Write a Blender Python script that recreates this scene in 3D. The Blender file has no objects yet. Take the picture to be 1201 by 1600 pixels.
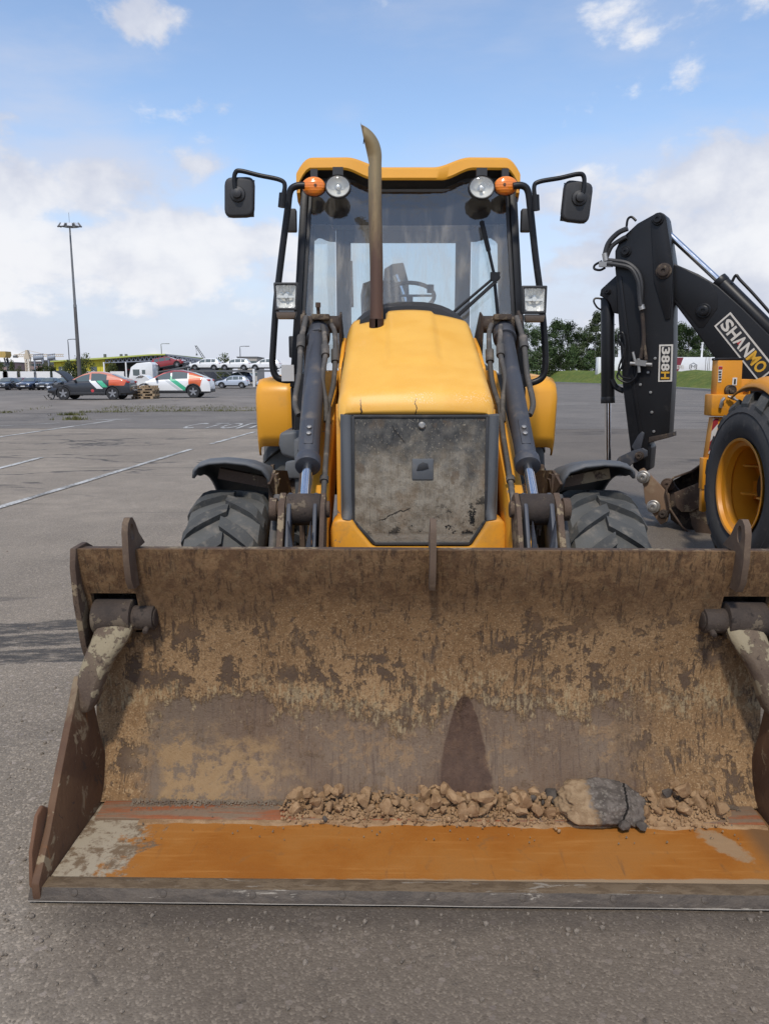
import bpy, bmesh, math, random
from mathutils import Vector, Matrix, noise as mnoise
R = math.radians
sc = bpy.context.scene
COL = sc.collection
# ---------------------------------------------------------------- camera
F_PX, PITCH = 1200.0, 9.93
CAM = Vector((-0.14, 0.0, 1.48))
cd = bpy.data.cameras.new('camera'); cam = bpy.data.objects.new('camera', cd); COL.objects.link(cam)
cam.location = CAM; cam.rotation_euler = (R(90 - PITCH), 0, 0)
cd.sensor_fit = 'VERTICAL'; cd.sensor_height = 24.0; cd.sensor_width = 18.0; cd.lens = 24.0 * F_PX / 1600.0
cd.clip_start = 0.05; cd.clip_end = 5000
sc.camera = cam
# ---------------------------------------------------------------- light
SUN_EL, SUN_AZ = 54.0, 189.0         # azimuth clockwise from +Y: behind the camera, slightly left
sd = bpy.data.lights.new('sun', 'SUN'); sd.energy = 1.85; sd.angle = R(5.0); sd.color = (1.0, 0.93, 0.82)
sun = bpy.data.objects.new('sun', sd); COL.objects.link(sun)
_d = Vector((math.sin(R(SUN_AZ)) * math.cos(R(SUN_EL)), math.cos(R(SUN_AZ)) * math.cos(R(SUN_EL)), math.sin(R(SUN_EL))))
sun.rotation_euler = _d.to_track_quat('Z', 'Y').to_euler(); sun.location = (-10, -20, 30)
w = bpy.data.worlds.new('World'); sc.world = w; w.use_nodes = True
wt = w.node_tree; wt.nodes.clear()
def wn(t, **k):
    n = wt.nodes.new(t)
    for a, b in k.items(): setattr(n, a, b)
    return n
def wl(a, b): wt.links.new(a, b)
def wmath(op, a, b=None, clamp=False):
    n = wn('ShaderNodeMath', operation=op); n.use_clamp = clamp
    for i, v in enumerate((a, b)):
        if v is None: continue
        if hasattr(v, 'is_linked'): wl(v, n.inputs[i])
        else: n.inputs[i].default_value = v
    return n.outputs[0]
sky = wn('ShaderNodeTexSky', sky_type='NISHITA'); sky.sun_disc = False
sky.sun_elevation = R(SUN_EL); sky.sun_rotation = R(SUN_AZ); sky.air_density = 1.0; sky.dust_density = 0.3; sky.ozone_density = 2.2; sky.altitude = 100
tc = wn('ShaderNodeTexCoord'); sep = wn('ShaderNodeSeparateXYZ'); wl(tc.outputs['Generated'], sep.inputs[0])
zc = wmath('ADD', wmath('MAXIMUM', sep.outputs[2], 0.0), 0.16)
comb = wn('ShaderNodeCombineXYZ'); wl(wmath('DIVIDE', sep.outputs[0], zc), comb.inputs[0]); wl(wmath('DIVIDE', sep.outputs[1], zc), comb.inputs[1])
def wnoise(vec, scale, detail, rough, dist=0.0, off=(0, 0, 0), sx=(1, 1, 1)):
    m = wn('ShaderNodeMapping'); wl(vec, m.inputs[0]); m.inputs['Location'].default_value = off; m.inputs['Scale'].default_value = sx
    n = wn('ShaderNodeTexNoise'); wl(m.outputs[0], n.inputs['Vector'])
    n.inputs['Scale'].default_value = scale; n.inputs['Detail'].default_value = detail; n.inputs['Roughness'].default_value = rough; n.inputs['Distortion'].default_value = dist
    return n.outputs['Fac']
def wmap(v, a, b, c=0.0, d=1.0, smooth=True):
    n = wn('ShaderNodeMapRange'); n.interpolation_type = 'SMOOTHSTEP' if smooth else 'LINEAR'
    wl(v, n.inputs[0])
    for i, x in enumerate((a, b, c, d)): n.inputs[i + 1].default_value = x
    return n.outputs[0]
big = wnoise(comb.outputs[0], 0.55, 3, 0.5, 0.2, (3.1, 7.7, 0))
puff = wnoise(tc.outputs['Generated'], 5.2, 12, 0.58, 0.15, (1.3, 4.2, 0), (1, 1, 1.7))
veil = wnoise(tc.outputs['Generated'], 2.6, 9, 0.6, 0.2, (8.3, 2.2, 1), (1, 1, 3.0))
low = wmap(sep.outputs[2], 0.02, 0.42, 1.0, 0.0)
yc = wmath('MAXIMUM', sep.outputs[1], 0.05); U_ = wmath('DIVIDE', sep.outputs[0], yc); V_ = wmath('DIVIDE', sep.outputs[2], yc)
def blob(px, py, sx, sy, amp):           # a cloud bank's place on the sky: bearing and height of its middle, its spread
    a, b_ = (px - 600.5) / F_PX, (800 - py) / F_PX; c_, s_ = math.cos(R(PITCH)), math.sin(R(PITCH)); yy = c_ + b_ * s_
    u0, v0 = a / yy, (-s_ + b_ * c_) / yy
    du = wmath('DIVIDE', wmath('SUBTRACT', U_, u0), sx / F_PX); dv = wmath('DIVIDE', wmath('SUBTRACT', V_, v0), sy / F_PX)
    return wmath('MULTIPLY', wmath('POWER', 2.718, wmath('MULTIPLY', wmath('ADD', wmath('MULTIPLY', du, du), wmath('MULTIPLY', dv, dv)), -1.0)), amp)
def total(l):
    t = l[0]
    for q in l[1:]: t = wmath('ADD', t, q)
    return t
banks = total([blob(*q) for q in ((160, 275, 95, 40, .22), (60, 180, 110, 30, .13), (240, 20, 100, 45, .20), (960, 55, 80, 40, .13), (1080, 10, 160, 30, .06), (350, 150, 60, 30, .06), (535, 175, 40, 22, .10), (1080, 300, 260, 110, .13), (250, 410, 330, 60, .09), (20, 300, 60, 40, .10), (320, 255, 40, 20, .10), (800, 75, 30, 15, .06), (1110, 130, 70, 25, .08), (360, 370, 90, 30, .06), (100, 480, 300, 60, .06), (1000, 420, 200, 90, .08), (620, 110, 520, 150, -.085))])
cover = wmath('ADD', wmath('ADD', wmath('ADD', puff, 0.05), wmath('MULTIPLY', wmath('SUBTRACT', big, 0.5), 0.25)), banks)
m_puff = wmap(cover, 0.57, 0.675, 0.0, 0.90)
m_veil = wmap(wmath('ADD', wmath('MULTIPLY', veil, 0.8), wmath('ADD', wmath('MULTIPLY', low, 0.24), wmath('MULTIPLY', banks, 0.7))), 0.36, 0.76, 0.06, 0.72)
m_hz = wmap(sep.outputs[2], -0.02, 0.30, 0.93, 0.0)

shade = wnoise(tc.outputs['Generated'], 5.4, 6, 0.55, 0.1, (5.5, 1.2, 2))
ccol = wn('ShaderNodeMix', data_type='RGBA'); wl(wmap(wmath('ADD', wmath('MULTIPLY', shade, 0.6), wmath('MULTIPLY', puff, 0.4)), 0.42, 0.60), ccol.inputs[0])
ccol.inputs[6].default_value = (3.0, 3.2, 3.8, 1); ccol.inputs[7].default_value = (4.7, 4.72, 4.85, 1)
tint = wn('ShaderNodeMix', data_type='RGBA', blend_type='MULTIPLY'); tint.inputs[0].default_value = 1.0
wl(sky.outputs[0], tint.inputs[6]); tint.inputs[7].default_value = (1.0, 1.0, 1.0, 1)
def wmix(f, a, b):
    n = wn('ShaderNodeMix', data_type='RGBA'); wl(f, n.inputs[0])
    for i, v in ((6, a), (7, b)):
        if hasattr(v, 'is_linked'): wl(v, n.inputs[i])
        else: n.inputs[i].default_value = (*v, 1)
    return n.outputs[2]
lay = wmix(m_veil, wmix(m_hz, tint.outputs[2], (3.05, 3.3, 4.0)), (3.35, 3.5, 4.05))
cm = wn('ShaderNodeMix', data_type='RGBA'); wl(m_puff, cm.inputs[0]); wl(lay, cm.inputs[6]); wl(ccol.outputs[2], cm.inputs[7])
bg = wn('ShaderNodeBackground'); wl(cm.outputs[2], bg.inputs[0]); bg.inputs[1].default_value = 0.13
wo = wn('ShaderNodeOutputWorld'); wl(bg.outputs[0], wo.inputs[0])
vs = sc.view_settings
vs.view_transform = 'Standard'; vs.look = 'None'; vs.gamma = 1.0; vs.use_curve_mapping = False; vs.exposure = 0.60
sc.render.engine = 'CYCLES'
sc.cycles.use_denoising = True
sc.cycles.max_bounces = 8; sc.cycles.transparent_max_bounces = 16; sc.cycles.diffuse_bounces = 3; sc.cycles.glossy_bounces = 3; sc.cycles.transmission_bounces = 4
sc.cycles.caustics_reflective = False; sc.cycles.caustics_refractive = False
# ---------------------------------------------------------------- geometry helpers
_cp, _sp = math.cos(R(PITCH)), math.sin(R(PITCH))
def ray(px, py):
    a, b = (px - 600.5) / F_PX, (800 - py) / F_PX
    return Vector((a, _cp + b * _sp, -_sp + b * _cp))
def at(px, py, Y):                      # point of the photograph's pixel at world depth Y
    d = ray(px, py); return CAM + d * ((Y - CAM.y) / d.y)
def gnd(px, py, Z=0.0):                 # point of the pixel on the ground
    d = ray(px, py); return CAM + d * ((Z - CAM.z) / d.z)
def onplane(px, py, P, N):
    d = ray(px, py); return CAM + d * ((Vector(P) - CAM).dot(N) / d.dot(N))
ORG = {}
class MB:
    def __init__(s): s.v = []; s.f = []; s.m = []; s.cur = 0
    def add(s, vs, fs, mat=None):
        b = len(s.v); s.v += [Vector(v) for v in vs]
        for f in fs: s.f.append([b + i for i in f]); s.m.append(s.cur if mat is None else mat)
        return s
    def box(s, c, size, rot=None):
        c = Vector(c); h = Vector(size) * 0.5
        pts = [Vector((x, y, z)) for z in (-h.z, h.z) for y in (-h.y, h.y) for x in (-h.x, h.x)]
        if rot is not None: pts = [rot @ p for p in pts]
        return s.add([c + p for p in pts], [(0, 2, 3, 1), (4, 5, 7, 6), (0, 1, 5, 4), (2, 6, 7, 3), (0, 4, 6, 2), (1, 3, 7, 5)])
    def bx(s, x0, x1, y0, y1, z0, z1):
        return s.box(((x0 + x1) / 2, (y0 + y1) / 2, (z0 + z1) / 2), (abs(x1 - x0), abs(y1 - y0), abs(z1 - z0)))
    def beam(s, p, q, w, h, up=(0, 0, 1), w2=None, h2=None):
        p, q = Vector(p), Vector(q); d = (q - p).normalized(); up = Vector(up)
        if abs(d.dot(up)) > 0.99: up = Vector((0, 1, 0))
        x = d.cross(up).normalized(); z = x.cross(d)
        w2 = w if w2 is None else w2; h2 = h if h2 is None else h2
        vs = []
        for c, a, b in ((p, w, h), (q, w2, h2)):
            for i, j in ((-1, -1), (1, -1), (1, 1), (-1, 1)): vs.append(c + x * (i * a / 2) + z * (j * b / 2))
        return s.add(vs, [(3, 2, 1, 0), (4, 5, 6, 7), (0, 1, 5, 4), (1, 2, 6, 5), (2, 3, 7, 6), (3, 0, 4, 7)])
    def _ring(s, c, x, z, r, n): return [c + x * (r * math.cos(2 * math.pi * i / n)) + z * (r * math.sin(2 * math.pi * i / n)) for i in range(n)]
    def loops(s, rings, caps=True, closed=True):
        n = len(rings[0]); vs = [v for r in rings for v in r]; fs = []
        for k in range(len(rings) - 1):
            for i in range(n if closed else n - 1):
                j = (i + 1) % n
                fs.append((k * n + i, k * n + j, (k + 1) * n + j, (k + 1) * n + i))
        if caps: fs += [tuple(reversed(range(n))), tuple(range((len(rings) - 1) * n, len(rings) * n))]
        return s.add(vs, fs)
    def cyl(s, p, q, r, r2=None, n=16, caps=True):
        p, q = Vector(p), Vector(q); d = (q - p).normalized()
        x = d.orthogonal().normalized(); z = d.cross(x)
        return s.loops([s._ring(p, x, z, r, n), s._ring(q, x, z, r if r2 is None else r2, n)], caps)
    def tube(s, pts, r, n=8, sub=6, smooth=True):
        pts = [Vector(p) for p in pts]
        if smooth and len(pts) > 2:
            o = []
            for i in range(len(pts) - 1):
                p0 = pts[max(i - 1, 0)]; p1 = pts[i]; p2 = pts[i + 1]; p3 = pts[min(i + 2, len(pts) - 1)]
                for k in range(sub):
                    t = k / sub
                    o.append(0.5 * ((2 * p1) + (p2 - p0) * t + (2 * p0 - 5 * p1 + 4 * p2 - p3) * t * t + (3 * p1 - p0 - 3 * p2 + p3) * t ** 3))
            o.append(pts[-1]); pts = o
        rs = r if callable(r) else (lambda t: r)
        rings = []; x = None
        for i, p in enumerate(pts):
            d = (pts[min(i + 1, len(pts) - 1)] - pts[max(i - 1, 0)]).normalized()
            x = d.orthogonal().normalized() if x is None else (x - d * x.dot(d)).normalized()
            rings.append(s._ring(p, x, d.cross(x), rs(i / (len(pts) - 1)), n))
        return s.loops(rings)
    def lathe(s, prof, p, d, n=24, closed=False):     # prof [(radius, height along d)]
        p, d = Vector(p), Vector(d).normalized(); x = d.orthogonal().normalized(); z = d.cross(x)
        rings = [s._ring(p + d * h, x, z, max(r, 1e-4), n) for r, h in prof]
        return s.loops(rings + ([rings[0]] if closed else []), caps=not closed)
    def prism(s, poly, d):              # poly: 3-D polygon, extruded by vector d
        poly = [Vector(p) for p in poly]; d = Vector(d); n = len(poly)
        nr = Vector((0, 0, 0))
        for i in range(n): nr += poly[i].cross(poly[(i + 1) % n])
        if nr.dot(d) > 0: poly = poly[::-1]
        return s.add(poly + [p + d for p in poly], [tuple(range(n)), tuple(reversed(range(n, 2 * n)))] + [(i, n + i, n + (i + 1) % n, (i + 1) % n) for i in range(n)])
    def yz(s, poly, x0, x1): return s.prism([(x0, y, z) for y, z in poly], (x1 - x0, 0, 0))
    def xz(s, poly, y0, y1): return s.prism([(x, y0, z) for x, z in poly], (0, y1 - y0, 0))
    def xy(s, poly, z0, z1): return s.prism([(x, y, z0) for x, y in poly], (0, 0, z1 - z0))
    def grid(s, fn, nu, nv):            # fn(u,v) -> point
        vs = [fn(i / nu, j / nv) for i in range(nu + 1) for j in range(nv + 1)]
        return s.add(vs, [(i * (nv + 1) + j, (i + 1) * (nv + 1) + j, (i + 1) * (nv + 1) + j + 1, i * (nv + 1) + j + 1) for i in range(nu) for j in range(nv)])
    def xf(s, M): s.v = [M @ v for v in s.v]; return s
    def build(s, name, mats, parent=None, bevel=0.0, seg=2, smooth=38, origin=None, solid=0.0, fixn=False, hide=False):
        vs = s.v
        if origin is None:
            lo = Vector([min(v[i] for v in vs) for i in range(3)]); hi = Vector([max(v[i] for v in vs) for i in range(3)])
            c = (lo + hi) / 2
        else: c = Vector(origin)
        me = bpy.data.meshes.new(name)
        me.from_pydata([v - c for v in vs], [], s.f)
        mats = mats if isinstance(mats, (list, tuple)) else [mats]
        for m in mats: me.materials.append(m)
        me.polygons.foreach_set('material_index', s.m)
        if bevel or fixn:
            bm = bmesh.new(); bm.from_mesh(me)
            bmesh.ops.remove_doubles(bm, verts=bm.verts, dist=1e-5)
            bmesh.ops.recalc_face_normals(bm, faces=bm.faces)
            if bevel:
                es = [e for e in bm.edges if len(e.link_faces) == 2 and e.calc_face_angle(0) > R(32)]
                bmesh.ops.bevel(bm, geom=es, offset=bevel, offset_type='OFFSET', segments=seg, profile=0.5, affect='EDGES', clamp_overlap=True)
            bm.to_mesh(me); bm.free()
        if smooth:
            me.polygons.foreach_set('use_smooth', [True] * len(me.polygons))
            me.set_sharp_from_angle(angle=R(smooth))
        o = bpy.data.objects.new(name, me); COL.objects.link(o)
        if parent is not None: o.parent = parent; o.location = c - ORG[parent]
        else: o.location = c
        ORG[o] = c
        if solid:
            md = o.modifiers.new('solidify', 'SOLIDIFY'); md.thickness = solid; md.offset = 0
        return o
def rpoly(q, r, n=4):                   # polygon with rounded corners
    out = []; q = [Vector(p) for p in q]
    for i in range(len(q)):
        p = q[i]; a = (q[i - 1] - p).normalized() * r; b_ = (q[(i + 1) % len(q)] - p).normalized() * r
        for k in range(n + 1):
            t = k / n; out.append((p + a) * (1 - t) ** 2 + p * 2 * t * (1 - t) + (p + b_) * t * t)
    return out
ORD = ['first', 'second', 'third', 'fourth', 'fifth', 'sixth', 'seventh', 'eighth', 'ninth', 'tenth', 'eleventh', 'twelfth', 'thirteenth', 'fourteenth', 'fifteenth', 'sixteenth', 'seventeenth', 'eighteenth', 'nineteenth', 'twentieth']
def tag(o, label=None, cat=None, group=None, kind=None):
    for k, v in (('label', label), ('category', cat), ('group', group), ('kind', kind)):
        if v: o[k] = v
    return o
def thing(name, loc, label, cat, group=None):
    o = bpy.data.objects.new(name, None); COL.objects.link(o); o.location = loc; o.empty_display_size = 0.2
    ORG[o] = Vector(loc); return tag(o, label, cat, group)
def kids(o): return [c for c in CHILD.get(o, [])]
def copy_tree(o, parent=None):
    c = o.copy(); COL.objects.link(c); c.parent = parent
    for ch in list(o.children): copy_tree(ch, c)
    return c
def clean(name): return name
# ---------------------------------------------------------------- material helpers
class G:
    def __init__(s, name):
        s.mat = bpy.data.materials.new(name); s.mat.use_nodes = True; s.nt = s.mat.node_tree
        s.p = s.nt.nodes['Principled BSDF']; s.out = s.nt.nodes['Material Output']
    def put(s, sock, v):
        if hasattr(v, 'is_linked'): s.nt.links.new(v, sock)
        elif isinstance(v, (tuple, list)) and len(v) == 3 and sock.type == 'RGBA': sock.default_value = (*v, 1)
        else: sock.default_value = v
    def n(s, t, ins=None, **kw):
        n = s.nt.nodes.new(t)
        for a, b in kw.items(): setattr(n, a, b)
        for a, b in (ins or {}).items(): s.put(n.inputs[a], b)
        return n
    def obj(s): return s.n('ShaderNodeTexCoord').outputs['Object']
    def pos(s): return s.n('ShaderNodeNewGeometry').outputs['Position']
    def map(s, vec, scale=(1, 1, 1), loc=(0, 0, 0), rot=(0, 0, 0)):
        return s.n('ShaderNodeMapping', {'Vector': vec, 'Scale': scale, 'Location': loc, 'Rotation': rot}).outputs[0]
    def noise(s, vec, scale, detail=6, rough=0.55, dist=0.0): return s.n('ShaderNodeTexNoise', {'Vector': vec, 'Scale': scale, 'Detail': detail, 'Roughness': rough, 'Distortion': dist}).outputs['Fac']
    def vor(s, vec, scale, out='Distance', feature='F1', rnd=1.0): return s.n('ShaderNodeTexVoronoi', {'Vector': vec, 'Scale': scale, 'Randomness': rnd}, feature=feature).outputs[out]
    def sep(s, vec): return s.n('ShaderNodeSeparateXYZ', {0: vec}).outputs
    def comb(s, x, y, z): return s.n('ShaderNodeCombineXYZ', {0: x, 1: y, 2: z}).outputs[0]
    def m(s, op, a, b=0.0, clamp=False):
        n = s.n('ShaderNodeMath', {0: a, 1: b}, operation=op); n.use_clamp = clamp; return n.outputs[0]
    def ss(s, v, a, b, c=0.0, d=1.0):
        return s.n('ShaderNodeMapRange', {0: v, 1: a, 2: b, 3: c, 4: d}, interpolation_type='SMOOTHSTEP').outputs[0]
    def lin(s, v, a, b, c=0.0, d=1.0): return s.n('ShaderNodeMapRange', {0: v, 1: a, 2: b, 3: c, 4: d}).outputs[0]
    def mix(s, f, a, b, mode='MIX'):
        n = s.n('ShaderNodeMix', data_type='RGBA', blend_type=mode); s.put(n.inputs[0], f); s.put(n.inputs[6], a); s.put(n.inputs[7], b); return n.outputs[2]
    def bump(s, h, strength=0.3, dist=0.01, base=None):
        i = {'Height': h, 'Strength': strength, 'Distance': dist}
        if base is not None: i['Normal'] = base
        return s.n('ShaderNodeBump', i).outputs[0]
    def done(s, col=None, rough=None, metal=None, nrm=None, spec=None):
        if col is not None: s.put(s.p.inputs['Base Color'], col)
        if rough is not None: s.put(s.p.inputs['Roughness'], rough)
        if metal is not None: s.put(s.p.inputs['Metallic'], metal)
        if spec is not None: s.put(s.p.inputs['Specular IOR Level'], spec)
        if nrm is not None: s.put(s.p.inputs['Normal'], nrm)
        return s.mat
def worn(name, col, rough=0.45, metal=0.0, dirt=(0.22, 0.16, 0.1), amt=0.35, chip=None, chip_amt=0.0, sc_=6.0, bump=0.12, var=0.18, spec=0.5):
    g = G(name); v = g.pos()
    n1 = g.noise(v, sc_, 9, 0.62, 0.3); n2 = g.noise(v, sc_ * 0.35, 4, 0.5); n3 = g.noise(v, sc_ * 14, 3, 0.6)
    c = g.mix(g.ss(n2, 0.3, 0.7), tuple(x * (1 - var) for x in col), tuple(min(1, x * (1 + var * 0.6)) for x in col))
    dm = g.m('MULTIPLY', g.ss(n1, 0.62 - 0.25 * amt, 0.78, 0, 1), min(1, amt * 1.8))
    dm = g.m('ADD', dm, g.m('MULTIPLY', g.ss(n3, 0.5, 0.75), amt * 0.35), True)
    c = g.mix(dm, c, dirt)
    r = g.lin(dm, 0, 1, rough, min(0.95, rough + 0.35))
    h = g.m('ADD', g.m('MULTIPLY', n3, 0.4), g.m('MULTIPLY', n1, 0.8))
    if chip is not None:
        nc = g.noise(v, sc_ * 3.1, 7, 0.65, 0.6)
        cmask = g.ss(nc, 0.74 - chip_amt * 0.2, 0.765 - chip_amt * 0.2)
        c = g.mix(cmask, c, chip); r = g.m('MAXIMUM', r, g.m('MULTIPLY', cmask, 0.8)); h = g.m('SUBTRACT', h, g.m('MULTIPLY', cmask, 0.5))
    return g.done(c, r, metal, g.bump(h, bump, 0.01), spec)
def plain(name, col, rough=0.5, metal=0.0, spec=0.5):
    g = G(name); n = g.noise(g.pos(), 9, 5, 0.6)
    return g.done(g.mix(n, tuple(x * 0.86 for x in col), tuple(min(1, x * 1.1) for x in col)), g.lin(n, 0.2, 0.8, max(0, rough - 0.06), min(1, rough + 0.08)), metal, None, spec)
def glass_mat(name, tint, refl=1.0, ior=1.5, haze=0.0, gain=1.6):
    g = G(name); g.nt.nodes.remove(g.p)
    tr = g.n('ShaderNodeBsdfTransparent', {'Color': tint}); gl = g.n('ShaderNodeBsdfGlossy', {'Color': (refl, refl, refl), 'Roughness': 0.03})
    nz = g.noise(g.pos(), 3, 6, 0.6, 0.5)
    gl2 = g.n('ShaderNodeBump', {'Height': nz, 'Strength': 0.05, 'Distance': 0.05}); g.nt.links.new(gl2.outputs[0], gl.inputs['Normal'])
    ge = g.n('ShaderNodeNewGeometry'); dt = g.n('ShaderNodeVectorMath', {0: ge.outputs['Incoming'], 1: ge.outputs['Normal']}, operation='DOT_PRODUCT').outputs['Value']
    f0 = ((ior - 1) / (ior + 1)) ** 2; frv = g.m('ADD', f0, g.m('MULTIPLY', 1 - f0, g.m('POWER', g.m('SUBTRACT', 1.0, g.m('ABSOLUTE', dt), True), 5.0)))
    mx = g.n('ShaderNodeMixShader', {0: g.m('MULTIPLY', frv, gain, True), 1: tr.outputs[0], 2: gl.outputs[0]})
    last = mx.outputs[0]
    if haze:
        df = g.n('ShaderNodeBsdfDiffuse', {'Color': (0.5, 0.47, 0.42)})
        hz = g.m('MULTIPLY', g.ss(g.noise(g.map(g.pos(), (6, 6, 1.1)), 2.0, 9, 0.66, 0.5), 0.44, 0.68, 0.34, 1.0), haze)  # streaky pale film: veiling reflections painted on the pane, plus dust
        last = g.n('ShaderNodeMixShader', {0: hz, 1: last, 2: df.outputs[0]}).outputs[0]
    g.nt.links.new(last, g.out.inputs[0]); return g.mat
# ---------------------------------------------------------------- materials
def asphalt(name, base, dark=1.0, marks=False):
    g = G(name); v = g.pos()
    vd = g.vor(v, 150.0, 'Distance'); vc = g.sep(g.vor(v, 150.0, 'Color'))
    vc2 = g.sep(g.vor(v, 42.0, 'Color')); vd2 = g.vor(v, 42.0, 'Distance')
    big = g.noise(v, 0.28, 7, 0.6, 0.4); mid = g.noise(v, 2.2, 8, 0.62, 0.2); fine = g.noise(v, 260, 3, 0.6)
    b = tuple(x * dark for x in base)
    c = g.mix(g.ss(mid, 0.3, 0.72), tuple(x * 0.80 for x in b), tuple(x * 1.16 for x in b))
    c = g.mix(g.ss(big, 0.35, 0.68), g.mix(0.9, c, tuple(x * 0.64 for x in b)), c)
    c = g.mix(g.m('MULTIPLY', g.ss(vc[0], 0.62, 0.95), 0.45), c, tuple(min(1, x * 1.75) for x in b))
    c = g.mix(g.m('MULTIPLY', g.ss(vc[1], 0.66, 0.9), 0.45), c, tuple(x * 0.38 for x in b))
    st = g.m('MULTIPLY', g.ss(vc2[2], 0.93, 0.95), g.ss(vd2, 0.42, 0.3))
    c = g.mix(st, c, g.mix(vc2[0], (0.36, 0.30, 0.24), (0.24, 0.20, 0.17)))
    # tar crack lines: contour lines of a warped noise, only in places
    cn = g.noise(g.map(v, (0.10, 0.34, 1), (3.3, 1.7, 0)), 1.0, 9, 0.55, 0.5)
    ln = g.m('ABSOLUTE', g.m('SUBTRACT', cn, 0.5)); gate = g.ss(g.noise(v, 0.2, 2), 0.46, 0.56)
    crk = g.m('MULTIPLY', g.ss(ln, 0.0080, 0.0025), gate)
    c = g.mix(g.m('MULTIPLY', crk, 0.85), c, (0.035, 0.032, 0.03))
    # long scuffed tyre streaks along X
    sk = g.noise(g.map(v, (0.16, 2.4, 1), (0, 0.9, 0)), 1.0, 6, 0.6, 0.15)
    c = g.mix(g.m('MULTIPLY', g.ss(sk, 0.58, 0.72), 0.55), c, tuple(x * 0.42 for x in b))
    # oil spots
    oil = g.ss(g.noise(v, 1.7, 4, 0.5), 0.72, 0.8)
    c = g.mix(g.m('MULTIPLY', oil, 0.6), c, (0.03, 0.027, 0.025))
    if marks:
        p = g.sep(v)
        nn = g.m('MULTIPLY', g.m('SUBTRACT', g.noise(g.map(v, (.35, 1, 1)), 9, 9, 0.72), 0.5), 0.20)
        yy = g.m('ADD', g.m('SUBTRACT', p[1], g.m('MULTIPLY', p[0], 0.16)), nn)       # slanting fresh tyre tracks left of the bucket
        def band(c0, hw): return g.ss(g.m('ABSOLUTE', g.m('SUBTRACT', yy, c0)), hw, hw * 0.8)
        t = g.m('MAXIMUM', g.m('MAXIMUM', band(4.80, 0.115), band(4.545, 0.112)), band(4.27, 0.12))
        t = g.m('MULTIPLY', t, g.m('MULTIPLY', g.ss(p[0], 0.2, -0.8), g.ss(g.noise(g.map(v, (.3, 1, 1)), 22, 6, 0.75), 0.30, 0.58)))
        c = g.mix(g.m('MULTIPLY', t, 0.86), c, (0.034, 0.031, 0.029))
        # darker, browner ground with oily spots in front of and under the bucket
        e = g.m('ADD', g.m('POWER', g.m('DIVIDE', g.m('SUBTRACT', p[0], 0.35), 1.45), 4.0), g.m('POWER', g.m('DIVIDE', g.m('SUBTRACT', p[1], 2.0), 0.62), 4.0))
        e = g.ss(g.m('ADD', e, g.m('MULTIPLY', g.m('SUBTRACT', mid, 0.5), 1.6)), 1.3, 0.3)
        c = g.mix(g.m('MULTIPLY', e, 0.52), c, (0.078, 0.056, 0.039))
        lip_shade_damp = g.m('MULTIPLY', g.ss(g.m('ADD', p[1], g.m('MULTIPLY', g.m('SUBTRACT', g.noise(v, 9, 8, .68), .5), .22)), 1.80, 1.93), g.ss(p[0], -1.15, -.95)); c = g.mix(g.m('MULTIPLY', lip_shade_damp, .5), c, (.040, .031, .025))  # shade under the lip painted on the ground, together with damp soil
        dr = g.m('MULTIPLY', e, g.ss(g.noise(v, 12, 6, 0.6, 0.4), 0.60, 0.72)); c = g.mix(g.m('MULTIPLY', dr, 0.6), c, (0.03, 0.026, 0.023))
    h = g.m('SUBTRACT', g.m('MULTIPLY', fine, 0.25), g.m('MULTIPLY', vd, 0.9)); h = g.m('SUBTRACT', h, g.m('MULTIPLY', crk, 2.0))
    return g.done(c, g.lin(vc[2], 0, 1, 0.62, 0.9), 0, g.bump(h, 0.42, 0.004), 0.35)
M = {}
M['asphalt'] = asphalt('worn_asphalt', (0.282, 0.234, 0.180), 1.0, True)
M['road'] = asphalt('darker_asphalt', (0.190, 0.166, 0.141), 1.0)
M['dirt'] = worn('packed_dirt', (0.20, 0.175, 0.15), 0.95, dirt=(0.12, 0.10, 0.085), amt=0.5, sc_=1.3, bump=0.5)
def worn_line():
    g = G('worn_road_paint'); v = g.pos()
    n = g.noise(v, 26, 8, 0.7); n2 = g.noise(v, 1.6, 4, 0.6)
    k = g.ss(g.m('ADD', n, g.m('MULTIPLY', g.m('SUBTRACT', n2, 0.5), 0.7)), 0.40, 0.60)
    return g.done(g.mix(k, (0.19, 0.18, 0.165), (0.52, 0.51, 0.48)), 0.8, 0, g.bump(n, 0.3, 0.004))
M['line'] = worn_line()
M['grass'] = None
def grass_ground():
    g = G('mown_grass'); v = g.pos()
    a = g.noise(v, 0.35, 8, 0.7); b = g.noise(g.map(v, (1, 0.25, 1)), 1.6, 9, 0.75)
    c = g.mix(g.ss(a, 0.35, 0.66), (0.115, 0.165, 0.030), (0.215, 0.215, 0.050))
    c = g.mix(g.ss(b, 0.40, 0.66), g.mix(0.7, c, (0.070, 0.110, 0.022)), c)
    return g.done(c, 0.95, 0, g.bump(b, 0.8, 0.4), 0.2)
M['grass'] = grass_ground()
M['yellow'] = worn('yellow_machine_paint', (0.80, 0.365, 0.028), 0.36, dirt=(0.33, 0.20, 0.08), amt=0.16, chip=(0.045, 0.033, 0.026), chip_amt=0.03, sc_=5, bump=0.05, var=0.07)
M['yellow_dirty'] = worn('scuffed_yellow_paint', (0.73, 0.33, 0.028), 0.45, dirt=(0.24, 0.15, 0.07), amt=0.45, chip=(0.20, 0.17, 0.14), chip_amt=0.46, sc_=6, bump=0.12, var=0.12)
M['orange_yellow'] = worn('orange_yellow_paint', (0.66, 0.27, 0.016), 0.4, dirt=(0.25, 0.15, 0.06), amt=0.25, sc_=5, bump=0.06, var=0.1)
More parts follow.
